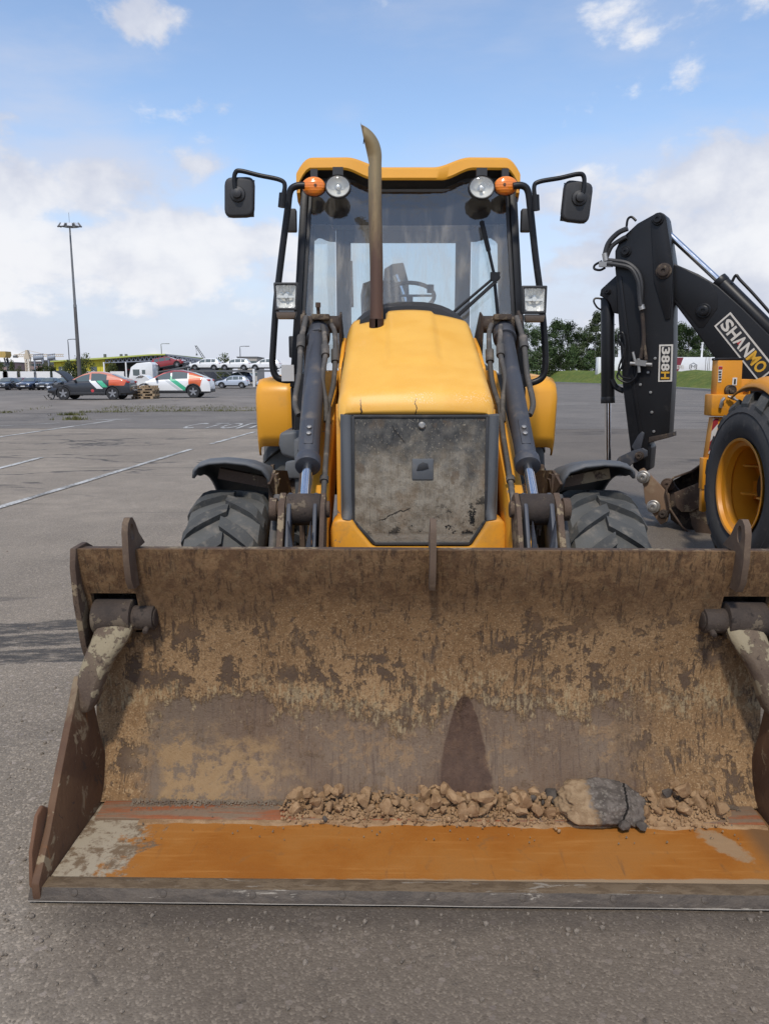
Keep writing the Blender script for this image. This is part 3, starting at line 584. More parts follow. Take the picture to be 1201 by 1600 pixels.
def blade(off):                           # grid of the mouldboard, with the two hinge notches left open
    vs = []
    for i, x in enumerate(xs):
        for j in range(NP + 1):
            y, z = prof(j / NP)
            wob = 0.006 * mnoise.noise((x * 1.6, z * 2.2, 0)) + 0.0025 * mnoise.noise((x * 6, z * 6, 4))
            vs.append((x, y + off + (wob if off == 0 else 0), z))
    return vs
def notch(i, j):
    x = (xs[i] + xs[i + 1]) / 2; z = prof((j + .5) / NP)[1]
    return 0.972 < abs(x) < 1.145 and 0.60 < z < 0.757
b = MB(); W1 = NP + 1
f0 = [(i * W1 + j, i * W1 + j + 1, (i + 1) * W1 + j + 1, (i + 1) * W1 + j) for i in range(NX) for j in range(NP) if not notch(i, j)]
b.add(blade(0), f0)
b.add(blade(0.022), [tuple(reversed(f)) for f in f0])
# rim of the plate and of the notches
nb = (NX + 1) * W1; cnt = {}
for f in f0:
    for k in range(4):
        e = (f[k], f[(k + 1) % 4]); cnt[e] = 1
b.f += [(e[0], e[0] + nb, e[1] + nb, e[1]) for e in cnt if (e[1], e[0]) not in cnt]; b.m += [0] * (len(b.f) - len(b.m))
bucket = bk(b, 'loader_bucket', M['blade'], T)
ORG[bucket] = ORG[bucket]
# top lip bar behind the edge, floor, cutting edge
b = MB(); b.bx(-1.165, 1.165, 2.478, 2.53, .875, .917); bk(b, 'top_rail', M['mud_steel'], bucket, bevel=.005)
b = MB()
def ffn(u, v): x = -1.115 + 2.23 * u; y = 2.012 + .40 * v; return (x, y, .036 + .004 * mnoise.noise((x * 3, y * 3, 0)) + .006 * (1 - v) * 0)
b.grid(ffn, 60, 14); b.bx(-1.15, 1.15, 2.0, 2.44, .006, .028); bk(b, 'floor_plate', M['floor'], bucket)
b = MB(); b.yz([(2.312, .030), (2.312, .044), (2.315, .046), (2.372, .048), (2.410, .050), (2.410, .030)], -1.10, 1.10); bk(b, 'rear_wear_strip', M['strip'], bucket, bevel=.002)
b = MB()
def eprof(x):
    k = .0025 * mnoise.noise((x * 4, 0, 7)); q = .002 * mnoise.noise((x * 14, 3, 1))
    return [(2.014, .012), (2.014, .040), (2.008 + q, .043), (1.962 + k, .042 + q), (1.946 + k, .018), (1.943 + k, .010), (1.95, .005)]
b.loops([[Vector((x, y, z)) for y, z in eprof(x)] for x in [-1.150 + 2.30 * i / 120 for i in range(121)]]); bk(b, 'cutting_edge', M['edge'], bucket, fixn=True)
for i in range(9):
    x = -1.02 + i * .255; b = MB(); b.lathe([(0, -.004), (.011, -.004), (.010, .0015), (.006, .003), (0, .003)], (x, 1.954, .031), (0, -.83, .55), 10); bk(b, 'bolt', M['edge'], bucket)
b = MB(); b.bx(-1.10, 1.10, 2.06, 2.40, .0, .02); bk(b, 'heel_plate', M['rust'], bucket)
side_poly = [(1.945, .012), (1.952, .060), (2.06, .150), (2.20, .285), (2.33, .405), (2.395, .468), (2.425, .492), (2.470, .480), (2.488, .40), (2.495, .27), (2.502, .20), (2.515, .14), (2.505, .085), (2.47, .055), (2.44, .012)]
for s in (-1, 1):
    def lean(v): return Vector((s * (1.112 + .052 * min(1, v[1] / .5)), v[0], v[1]))
    p3 = [lean(v) for v in side_poly]; b = MB(); b.prism(p3, (s * .024, 0, 0)); bk(b, 'side_plate', M['side'], bucket, bevel=.004)
    # outer side cutter
    b = MB(); b.prism([(s * 1.138, 1.965, .01), (s * 1.140, 1.96, .05), (s * 1.147, 1.985, .135), (s * 1.152, 2.045, .215), (s * 1.154, 2.085, .225), (s * 1.154, 2.14, .18), (s * 1.142, 2.1, .01)], (s * .014, 0, 0)); bk(b, 'side_cutter', M['rust'], bucket, bevel=.007)
    # outer cheek flange of the mouldboard
    b = MB(); b.yz([(2.446, .926), (2.432, .865), (2.440, .74), (2.475, .58), (2.51, .50), (2.60, .52), (2.60, .90), (2.54, .928)], s * 1.158, s * 1.178); bk(b, 'cheek_plate', M['mud_steel'], bucket, bevel=.003)
    # pocket behind the notch
    b = MB(); x0, x1 = s * .965, s * 1.145
    b.bx(x0, x1, 2.66, 2.68, .58, .79); b.bx(x0, x1, 2.545, 2.66, .772, .787); b.bx(x0 - s * .012, x0, 2.55, 2.66, .58, .787); b.bx(x1, x1 + s * .012, 2.56, 2.66, .58, .787); b.bx(x0, x1, 2.56, 2.66, .575, .588)
    bk(b, 'hinge_pocket', M['grease'], bucket)
    # clam arm: boss and bent plate down to the side plate
    b = MB(); b.cyl((s * 1.000, 2.508, .676), (s * 1.132, 2.508, .676), .060, n=28); bk(b, 'arm_boss', M['grease'], bucket, bevel=.006)
    b = MB()
    def sec(c, hx, hy, rot=0): return [Vector((s * (c[0] + dx), c[1] + dy, c[2] + dz)) for dx, dy, dz in ((-hx, -hy * .7, rot), (-hx * .6, -hy, rot * .6), (hx * .6, -hy, -rot * .6), (hx, -hy * .7, -rot), (hx, hy, -rot), (-hx, hy, rot))]
    cs = [((1.054, 2.500, .690), .066, .030, 0), ((1.056, 2.486, .640), .068, .050, .006), ((1.080, 2.468, .585), .072, .056, .016), ((1.110, 2.452, .530), .062, .054, .020), ((1.125, 2.443, .485), .054, .054, .018), ((1.133, 2.437, .445), .046, .054, .012), ((1.138, 2.434, .410), .036, .054, .006), ((1.144, 2.432, .37), .018, .054, .0)]
    b.loops([sec(*c) for c in cs]); o = bk(b, 'clam_arm', M['arm_mud'], bucket, fixn=True)
    m_ = o.modifiers.new('round', 'SUBSURF'); m_.levels = m_.render_levels = 1
    b = MB(); b.cyl((s * .928, 2.506, .672), (s * 1.000, 2.506, .672), .042, n=24); b.lathe([(0, 0), (.031, 0), (.033, .006), (.018, .008), (0, .008)], (s * .929, 2.506, .672), (-s, 0, 0), 18); b.cyl((s * .948, 2.48, .648), (s * .948, 2.452, .638), .010, n=8)
    bk(b, 'pivot_pin', M['grease'], bucket, bevel=.003)
# lifting eyes
M['eye'] = worn('worn_eye_steel', (.115, .075, .05), .75, dirt=(.21, .15, .095), amt=.5, chip=(.05, .033, .025), chip_amt=.15, sc_=14, bump=.3)
def eye_poly():
    out = [(2.425, .795), (2.402, .83), (2.392, .90), (2.394, .99), (2.404, 1.018), (2.425, 1.034), (2.448, 1.031), (2.472, 1.008), (2.50, .970), (2.555, .925), (2.47, .918), (2.458, .90), (2.462, .86), (2.480, .795)]
    hole = [(2.437 + .016 * math.cos(a), .984 + .028 * math.sin(a)) for a in [math.pi / 2 + 2 * math.pi * k / 14 for k in range(15)]]
    k = 6
    return out[:k] + [(2.4370, 1.0325)] + [(y, z) for y, z in hole] + [(2.4375, 1.0325)] + out[k:]
for x in (-.975, .012, 1.005):
    b = MB(); b.yz(eye_poly(), x - .010, x + .010); bk(b, 'lifting_eye', M['eye'], bucket)
# back hinge brackets of the bucket (behind the blade)
for s in (-1, 1):
    for dx in (.38, .50):
        b = MB(); b.yz([(2.56, .15), (2.60, .5), (2.56, .80), (2.66, .78), (2.74, .5), (2.72, .22)], s * dx - .012, s * dx + .012); bk(b, 'hinge_bracket', M['mud_steel'], bucket)

# ---------------------------------------------------------------- bonnet, grille
def hood_pt(u, v):                        # u 0 front .. 1 rear ; v -1..1 across
    y = 3.405 + (4.36 - 3.405) * u
    hw = .345 + .018 * u
    a = abs(v); s = 1 if v >= 0 else -1
    zc = 1.398 + .43 * u ** .92
    zside = 1.325 + .10 * u
    # rounded shoulder: flat crown then down the side
    if a < .72:
        t = a / .72; x = hw * (0.86 - .06 * u) * t; z = zc - (.012 + .030 * u) * t * t
    else:
        t = (a - .72) / .28; ang = t * math.pi / 2
        x0 = hw * (0.86 - .06 * u); z0 = zc - (.012 + .030 * u)
        x = x0 + (hw - x0) * math.sin(ang); z = zside + (z0 - zside) * math.cos(ang) ** .8
    # raised centre rib fading out at the front
    rib = max(0, min(1, (u - .30) / .05)); e = max(0, min(1, (.125 + .01 * u - abs(x)) / .022)) if a < .72 else 0
    z += .014 * rib * e * e * (3 - 2 * e)
    # front lip rolls down
    fr = max(0, 1 - u / .05); y += .0 - .0; z -= .055 * fr * fr
    if fr > 0: x *= 1 - .02 * fr
    return Vector((s * x, y + .035 * (a ** 2) * max(0, 1 - u * 2), z))
us = [0, .012, .025, .04, .06] + [.06 + .94 * i / 34 for i in range(1, 35)]; vv = [-1 + 2 * i / 56 for i in range(57)]
b = MB(); nv = len(vv)
pts = [hood_pt(u, v) for u in us for v in vv]
fl = []
for i in range(len(us) - 1):
    for j in range(nv - 1):
        m = (pts[i * nv + j] + pts[(i + 1) * nv + j + 1]) / 2
        if us[i] > .90 and -.275 < m.x < -.125: continue              # exhaust cut-out
        fl.append((i * nv + j, (i + 1) * nv + j, (i + 1) * nv + j + 1, i * nv + j + 1))
b.add(pts, fl)
# front skirt of the lid
for j in range(nv - 1):
    p, q = pts[j], pts[j + 1]; dz = Vector((0, .004, 1.322))
    b.add([p, q, (q.x, q.y + .004, 1.322 if abs(vv[j + 1]) < .99 else q.z - .01), (p.x, p.y + .004, 1.322 if abs(vv[j]) < .99 else p.z - .01)], [(0, 1, 2, 3)])
def hood_mat():
    g = G('bonnet_yellow_paint'); v = g.pos(); p = g.sep(v)
    n = g.noise(v, 5, 8, .6, .3); f = g.noise(v, 40, 6, .7, .5); fine = g.noise(v, 160, 3, .7)
    c = g.mix(g.ss(n, .35, .65), (.79, .40, .052), (.83, .45, .075))
    c = g.mix(g.m('MULTIPLY', g.ss(fine, .42, .75), .28), c, (.80, .52, .2))
    fr = g.ss(p[2], 1.375, 1.335)
    cl = g.m('MULTIPLY', g.m('MULTIPLY', g.ss(f, .63, .66), g.ss(g.noise(v, 7, 3), .48, .62)), fr); c = g.mix(cl, c, (.05, .03, .018))
    pl = g.m('MULTIPLY', g.m('MULTIPLY', g.ss(fine, .58, .64), g.ss(g.noise(v, 6, 3, .5), .52, .62)), g.m('MULTIPLY', g.ss(p[2], 1.36, 1.385), g.ss(p[2], 1.43, 1.40))); c = g.mix(pl, c, (.85, .68, .45))
    # two thin cracks in the front edge
    for cx in (-.245, -.002):
        wob = g.m('MULTIPLY', g.m('SUBTRACT', g.noise(v, 45, 3), .5), .03)
        ck = g.m('MULTIPLY', g.ss(g.m('ABSOLUTE', g.m('ADD', g.m('SUBTRACT', p[0], cx), wob)), .0035, .0015), g.ss(p[2], 1.40, 1.37)); c = g.mix(ck, c, (.04, .025, .015))
    return g.done(c, g.lin(n, .3, .7, .40, .52), 0, g.bump(g.m('ADD', n, g.m('MULTIPLY', fine, .06)), .06, .02), .5)
M['hood'] = hood_mat()
bonnet = b.build('bonnet', M['hood'], T, fixn=True, smooth=50); bonnet.modifiers.new('solid', 'SOLIDIFY').thickness = .006
# tear in the left bonnet edge
b = MB(); b.prism([Vector(hood_pt(.50, -.93)) + Vector((-.006, -.004, .006)), Vector(hood_pt(.62, -.84)) + Vector((-.006, -.004, .008)), Vector(hood_pt(.56, -.885)) + Vector((-.008, -.004, .008)), Vector(hood_pt(.49, -.86)) + Vector((-.006, -.004, .008)), Vector(hood_pt(.46, -.95)) + Vector((-.008, -.004, .006))], (-.002, -.001, .003)); b.build('torn_edge', M['grease'], bonnet)
b = MB()                                  # side panels
for s in (-1, 1):
    b = MB(); b.bx(s * .338, s * .356, 3.47, 4.55, .62, 1.34); b.bx(s * .338, s * .362, 3.55, 3.60, .66, 1.36); b.build('side_panel', M['yellow_dirty'], T, bevel=.003)
    b = MB(); b.yz([(3.95, 1.40), (4.40, 1.46), (4.40, 1.70), (4.2, 1.64), (3.95, 1.53)], s * .352, s * .372); b.build('upper_side_panel', M['yellow'], T, bevel=.006)
# radiator screen
GY = 3.405
gpoly = [(-.278, 1.312), (.312, 1.312), (.316, .845), (.300, .825), (.246, .738), (-.186, .738), (-.262, .825), (-.280, .845)]
b = MB(); b.xz(gpoly, GY, GY + .02); grille = b.build('radiator_screen', M['grille'], T, bevel=.004)
b = MB()
for p, q in zip(gpoly, gpoly[1:] + gpoly[:1]): b.beam((p[0], GY + .002, p[1]), (q[0], GY + .002, q[1]), .013, .016, (0, 1, 0))
b.build('screen_frame', M['surround'], grille, bevel=.003)
b = MB(); b.xz([(-.018, 1.125), (.078, 1.125), (.078, 1.03), (-.018, 1.03)], GY - .006, GY + .004); b.build('badge_plate', M['grey_plastic'], grille, bevel=.006)
b = MB(); b.xz([(.002, 1.072), (.010, 1.098), (.030, 1.110), (.052, 1.103), (.056, 1.082), (.030, 1.074)], GY - .009, GY - .004); b.build('badge_remnant', M['plastic'], grille, bevel=.001)
b = MB(); b.lathe([(0, 0), (.016, 0), (.016, .006), (.010, .012), (0, .012)], (.025, GY, 1.272), (0, -1, 0), 14); b.build('latch_bolt', M['steel'], grille)
for s, x in ((-1, -.306), (1, .338)):
    b = MB(); b.tube([(x, GY + .015, 1.315), (x, GY + .012, 1.0), (x - .002 * s, GY + .01, .90), (x + s * .004, GY - .01, .845)], .0245, 16); b.bx(x - .030, x + .030, GY + .02, GY + .07, .83, 1.32)
    b.build('guard_post', M['grey_plastic'], T)
b = MB(); b.xz([(-.385, .80), (-.372, .845), (-.345, .858), (-.288, .858), (-.262, .815), (-.190, .725), (.250, .725), (.304, .815), (.326, .858), (.372, .858), (.398, .845), (.408, .80), (.408, .52), (-.385, .52)], GY - .03, GY + .13); b.build('front_bumper', M['yellow_dirty'], T, bevel=.016, seg=3)
b = MB(); b.bx(-.33, .33, GY + .03, 4.5, .62, 1.30); b.build('engine_block', M['grease'], T)
b = MB(); b.bx(-.36, .36, 3.5, 6.9, .42, .66); b.bx(-.30, .30, 4.4, 6.6, .6, .95); b.cyl((-.70, 3.62, .47), (.70, 3.62, .47), .09); b.cyl((-.7, 6.0, .70), (.7, 6.0, .70), .13); b.build('chassis', M['grease'], T, bevel=.01)
# exhaust stack
b = MB(); P_ = [at(588, 500, 4.20), at(588, 420, 4.20), at(586, 330, 4.20), at(585.5, 262, 4.20), at(584.5, 240, 4.20), at(579, 223, 4.19), at(568, 211, 4.18), at(552, 203, 4.17)]
b.tube(P_, lambda t: (.0345 + .004 * max(0, min(1, (t - .45) / .15))), 24, 9)
e0, e1 = at(565, 202, 4.18), at(574, 243, 4.18)                     # the mouth is cut off nearly upright
for v_ in b.v:
    if v_.z > e1.z - .05:
        t_ = (v_.z - e1.z) / (e0.z - e1.z); v_.x = max(v_.x, e1.x + (e0.x - e1.x) * t_); b.tube([at(588, 515, 4.2), at(588, 499, 4.2)], .039, 20)
ex = b.build('exhaust_pipe', M['exhaust'], T)
for p in ex.data.vertices:                # slanted cut mouth
    pass
cm0 = (e0 + e1) / 2 + Vector((.006, 0, .012)); b = MB(); b.lathe([(0, 0), (.020, 0), (.020, .003), (0, .003)], cm0 + Vector((-.008, 0, 0)), e0 - e1 + Vector((-.9, 0, 0)), 16); b.build('exhaust_mouth', M['black'], ex)

# ---------------------------------------------------------------- cab
cab = T
def post(name, pts, w_, h_, mat=None, up=(0, 1, 0), bev=.006):
    b = MB()
    for p, q in zip(pts, pts[1:]): b.beam(p, q, w_, h_, up)
    return b.build(name, mat or M['black'], T, bevel=bev)
ZT = 2.64
wsT, wsB = 4.88, 4.74                      # windscreen depth top / bottom
fl_t, fl_b = at(476, 300, wsT), at(459, 575, wsB); fr_t, fr_b = at(801, 300, wsT), at(817, 575, wsB)
fl_t, fr_t = Vector((-.612, wsT, ZT)), Vector((.622, wsT, ZT)); fl_b, fr_b = Vector((-.690, wsB, 1.42)), Vector((.700, wsB, 1.42))
post('front_pillar', [fl_t, fl_b], .045, .07); post('front_pillar', [fr_t, fr_b], .045, .07)
# windscreen: clear pane and dark sun band
def ws(v): return fl_t.lerp(fl_b, v), fr_t.lerp(fr_b, v)
def pane(name, a, b_, c, d, mat, parent=None, th=.006, nu=10, bulge=0.0):
    a, b_, c, d = map(Vector, (a, b_, c, d)); nrm = (b_ - a).cross(d - a).normalized()
    m = MB()
    def fn(u, v): return a.lerp(b_, u).lerp(d.lerp(c, u), v) + nrm * (bulge * (1 - (2 * u - 1) ** 2))
    m.grid(fn, nu, 4); return m.build(name, mat, parent or T, smooth=60)
l0, r0 = ws(0.0); l1, r1 = ws(.205); l2, r2 = ws(1.0)
ins = Vector((.02, 0, 0))
pane('windscreen', l1 + ins, r1 - ins, r2 - ins, l2 + ins, M['glass'], bulge=.03)
pane('sun_band', l0 + ins, r0 - ins, r1 - ins, l1 + ins, M['glass_dark'], bulge=.03)
# black frit border strips along the sides of the glass
for a0, a1, s in ((l0, l2, 1), (r0, r2, -1)):
    post('window_seal', [a0 + Vector((s * .035, -.008, 0)), a1 + Vector((s * .035, -.008, 0))], .02, .02, M['plastic'], bev=.003)
# scuttle/dash cowl: a dark arch in front of the glass
b = MB()
def arch(y, hw, zt, zb):
    out = []
    for k in range(25):
        a = math.pi * k / 24; out.append(Vector((-hw * math.copysign(abs(math.cos(a)) ** .8, math.cos(a)) + .005, y, zb + (zt - zb) * math.sin(a) ** .62)))
    return out
b.loops([arch(4.43, .365, 1.875, 1.45), arch(4.50, .385, 1.905, 1.45), arch(4.66, .385, 1.905, 1.45), arch(4.68, .36, 1.88, 1.45)]); b.build('scuttle', M['plastic'], T, smooth=45)
b = MB(); b.bx(-.69, .70, 4.70, 4.80, .95, 1.50); b.build('firewall', M['black'], T, bevel=.01)
# side structure: lower door panels, door frames, rear pillars, rear window frame
for s in (-1, 1):
    dx = .005
    post('door_pillar', [(s * .655 + dx, 5.42, ZT), (s * .70 + dx, 5.42, 1.35), (s * .66 + dx, 5.5, .95)], .09, .06)
    b = MB(); b.prism([(s * .515 + dx, 6.12, ZT), (s * .405 + dx, 6.16, ZT), (s * .405 + dx, 6.16, 1.55), (s * .515 + dx, 6.12, 1.55)], (0, .07, 0)); b.build('rear_pillar', M['lining'], T, bevel=.01)
    # door skin: painted lower sill and glass
    b = MB(); b.prism([(s * .690 + dx, 4.76, 1.42), (s * .690 + dx, 4.80, 1.10), (s * .690 + dx, 5.0, .86), (s * .70 + dx, 5.45, .86), (s * .715 + dx, 5.45, 1.42)], (s * .03, 0, 0)); b.build('door_sill', M['black'], T, bevel=.008)
    b = MB(); b.add([(s * .628 + dx, 4.90, 2.60), (s * .665 + dx, 5.40, 2.60), (s * .712 + dx, 5.40, 1.42), (s * .697 + dx, 4.78, 1.42)], [(0, 1, 2, 3)]); b.build('door_glass', M['glass_side'], T)
    b = MB(); b.add([(s * .67 + dx, 5.45, 2.60), (s * .52 + dx, 6.12, 2.60), (s * .52 + dx, 6.12, 1.62), (s * .71 + dx, 5.45, 1.50)], [(0, 1, 2, 3)]); b.build('quarter_glass', M['glass_side'], T)
    b = MB(); b.prism([(s * .70 + dx, 5.43, 1.46), (s * .60 + dx, 6.14, 1.60), (s * .60 + dx, 6.14, .9), (s * .70 + dx, 5.43, .9)], (s * .02, 0, 0)); b.build('rear_side_panel', M['plastic'], T)
    for z in (2.34, 1.60):                  # door hinges
        b = MB(); b.bx(s * .70 + dx - .03, s * .70 + dx + .03, 4.80, 4.86, z, z + .13); b.build('door_hinge', M['plastic'], T, bevel=.008)
    # mirror-side rubber handle / handrail tube
hdr = MB(); hdr.bx(-.50, .51, 6.14, 6.20, 2.50, 2.66); hdr.bx(-.50, .51, 6.14, 6.20, 1.50, 1.74); hdr.build('rear_window_frame', M['lining'], T, bevel=.01)
pane('rear_window', (-.41, 6.17, 2.50), (.42, 6.17, 2.50), (.42, 6.17, 1.74), (-.41, 6.17, 1.74), M['glass_side'], nu=2)
b = MB(); b.bx(-.62, .63, 4.90, 6.15, 2.585, 2.60); b.build('headliner', M['lining'], T)
b = MB(); b.bx(-.64, .65, 4.8, 6.2, .92, .98); b.build('cab_floor', M['plastic'], T)
# rear quarter corner pieces: round-cornered trim under the header
for s in (-1, 1):
    b = MB()
    pl = [(s * .66, 5.44, 2.60), (s * .66, 5.44, 2.34)] + [(s * (.66 - .14 * k / 6), 5.44 + .66 * k / 6, 2.50 + .02 * math.sin(k) - .16 * (1 - k / 6) ** 2) for k in range(1, 7)] + [(s * .52, 6.10, 2.60)]
    b.prism(pl, (s * -.01, 0, 0)); b.build('corner_trim', M['lining'], T)
# roof with two-lobed brow
def brow_top(x):
    a = abs(x) / .66
    z = 2.700 + .058 * min(1, max(0, (a - .22) / .38)) ** 1.0
    t = min(1, max(0, (a - .22) / .33)); z = 2.700 + .056 * t * t * (3 - 2 * t)
    if a > .86: z -= .085 * ((a - .86) / .14) ** 2
    return z
def brow_bot(x):
    a = abs(x) / .66; t = min(1, max(0, (a - .30) / .28)); z = 2.625 + .058 * t * t * (3 - 2 * t)
    if a > .88: z -= .11 * ((a - .88) / .12) ** 1.5
    return min(z, brow_top(x) - .02)
rx = [-.66 + 1.32 * i / 66 for i in range(67)]
stn = [(4.800, .016, .0), (4.790, .004, .004), (4.790, 0, .008), (4.800, -.0, 0), (4.86, -.01, 0), (5.2, -.02, 0), (6.25, -.02, 0)]
b = MB(); rings = []
for y, ins_, dz in ((4.815, .03, .0), (4.792, .012, .0), (4.786, 0.004, .0)): pass
front = [[Vector((x, 4.792 + .03 * abs(x) ** 2, brow_bot(x))) for x in rx], [Vector((x, 4.784 + .03 * abs(x) ** 2, brow_bot(x) + .012)) for x in rx],
         [Vector((x, 4.790 + .03 * abs(x) ** 2, brow_top(x) - .014)) for x in rx], [Vector((x, 4.806 + .03 * abs(x) ** 2, brow_top(x))) for x in rx]]
for y, dz in ((4.95, .010), (5.3, .02), (6.2, .02), (6.30, .0)): front.append([Vector((x, y, brow_top(x) + dz)) for x in rx])
front.append([Vector((x, 6.31, brow_top(x) - .09)) for x in rx])
front = [[Vector((v.x, v.y, max(v.z, 2.50))) for v in r] for r in front]
b.loops(front, caps=False, closed=False)
und = [[Vector((x, 4.792 + .03 * abs(x) ** 2, brow_bot(x))) for x in rx], [Vector((x, 4.84, brow_bot(x) + .010)) for x in rx]]
b.loops(und, caps=False, closed=False)
for s in (-1, 1):                          # side flanks of the roof
    x = s * .66; b.prism([(x, 4.822, brow_top(.66)), (x, 4.812, 2.56), (x, 4.86, 2.52), (x, 5.0, 2.515), (x, 6.3, 2.56), (x, 6.3, 2.69), (x, 4.9, 2.69)], (-s * .02, 0, 0))
b.build('roof', M['yellow'], T, smooth=40, fixn=True)
b = MB(); b.loops([[Vector((x * .985, 4.835, brow_bot(x) + .008)) for x in rx], [Vector((x * .985, 4.905, max(2.60, brow_bot(x) - .02))) for x in rx], [Vector((x * .985, 4.91, 2.595)) for x in rx]], caps=False, closed=False); b.build('visor_underside', M['plastic'], T)
# work lamps and indicators under the brow
LY = 4.70
def lamp(px, py, rx_, rz_, ambr):
    c = at(px, py, LY)
    if ambr:
        b = MB(); n = 28; rg = []
        for r_, d_ in ((1.0, .02), (1.0, -.004), (.93, -.014), (.7, -.022), (.35, -.027), (.02, -.028)): rg.append([c + Vector((rx_ * r_ * math.cos(2 * math.pi * k / n), d_, rz_ * r_ * math.sin(2 * math.pi * k / n))) for k in range(n)])
        b.loops(rg); o = b.build('indicator', M['amber'], T, smooth=60, fixn=True)
        b = MB(); b.loops([[c + Vector((rx_ * r_ * math.cos(2 * math.pi * k / n), d_, rz_ * r_ * math.sin(2 * math.pi * k / n))) for k in range(n)] for r_, d_ in ((1.04, .015), (1.04, .03), (.8, .06), (.3, .065))]); b.bx(c.x - .02, c.x + .02, c.y + .03, c.y + .07, c.z, c.z + rz_ + .05); b.build('lamp_housing', M['plastic'], o)
        b = MB(); b.lathe([(0, 0), (.009, 0), (.007, .004), (0, .004)], c + Vector((.012 * (1 if px < 600 else -1), -.028, 0)), (0, -1, 0), 10); b.build('lens_screw', M['rust'], o)
    else:
        b = MB(); n = 28
        def ell(r_, d_): return [c + Vector((rx_ * r_ * math.cos(2 * math.pi * k / n), d_, rz_ * r_ * math.sin(2 * math.pi * k / n))) for k in range(n)]
        b.loops([ell(1.0, -.012), ell(1.1, -.016), ell(1.13, -.005), ell(1.12, .03), ell(.9, .07), ell(.35, .085)], caps=False); b.add(ell(.35, .085), [tuple(range(n))])
        b.bx(c.x - .03, c.x + .03, c.y, c.y + .05, c.z + rz_, c.z + rz_ + .05); o = b.build('work_lamp', M['plastic'], T, fixn=True)
        b = MB(); b.loops([ell(1.0, -.010), ell(.85, .012), ell(.5, .034), ell(.1, .04)], caps=False); b.add(ell(.1, .04), [tuple(range(n))]); b.build('reflector', M['reflector'], o, fixn=True)
        b = MB(); b.loops([ell(1.0, -.012), ell(.8, -.018), ell(.4, -.022), ell(.02, -.0225)]); b.build('lens', M['lens'], o, fixn=True)
        b = MB(); b.lathe([(.012, 0), (.012, .03), (.004, .034)], c + Vector((0, .034, 0)), (0, -1, 0), 12); b.build('bulb', M['reflector'], o)
lamp(490, 291, .068, .052, True); lamp(528, 291.5, .067, .057, False); lamp(752, 293, .069, .058, False); lamp(790, 290, .068, .051, True)
# handrails that carry mirror and headlamp
def pxs(l, Y): return [at(x, y, Y) for x, y in l]
HY = 4.62
b = MB(); b.tube(pxs([(476, 290), (462, 291), (453, 300), (449, 330), (440, 400), (432, 470), (427, 540), (426, 572), (432, 589), (446, 594), (456, 593)], HY), .0195, 12, 5); rail_l = b.build('handrail', M['black'], T)
b = MB(); b.tube(pxs([(801, 291), (815, 290), (824, 298), (828, 325), (836, 400), (845, 470), (851, 540), (851, 575), (846, 590), (834, 597), (824, 598)], HY), .0195, 12, 5); rail_r = b.build('handrail', M['black'], T)
def mirror(socket, tubepts, corners, pivot, Y):
    b = MB(); b.tube(pxs(tubepts, Y), .0125, 10, 6); a0, a1 = pxs(socket, Y); b.cyl(a0, a1, .021, n=12); arm = b.build('mirror_arm', M['black'], T)
    b = MB(); q = pxs(corners, Y + .01); b.prism(rpoly(q, .045), (0, .055, 0)); o = b.build('mirror', M['plastic'], T, bevel=.016, seg=3)
    c = sum(q, Vector()) / 4; b = MB()
    b.prism([c + (v - c) * .93 + Vector((0, .057, 0)) for v in q], (0, .003, 0)); b.build('mirror_glass', M['chrome'], o)
    p = at(*pivot, Y); b = MB(); b.lathe([(.045, 0), (.04, -.012), (.026, -.016), (.024, -.035), (.012, -.04)], p + Vector((0, .012, 0)), (0, 1, 0), 16); b.build('ball_joint', M['plastic'], o)
mirror([(440, 324), (442, 302)], [(441, 312), (445, 290), (437, 281), (405, 274), (376, 267), (368, 270), (366, 283), (369, 304)], [(350, 276), (397, 275), (396, 338), (350, 339)], (371, 303), 4.52)
mirror([(837, 329), (836, 305)], [(836, 314), (834, 292), (842, 284), (875, 278), (902, 272), (911, 275), (912, 290), (908, 308)], [(883, 279), (928, 285), (920, 349), (876, 344)], (905, 309), 4.52)
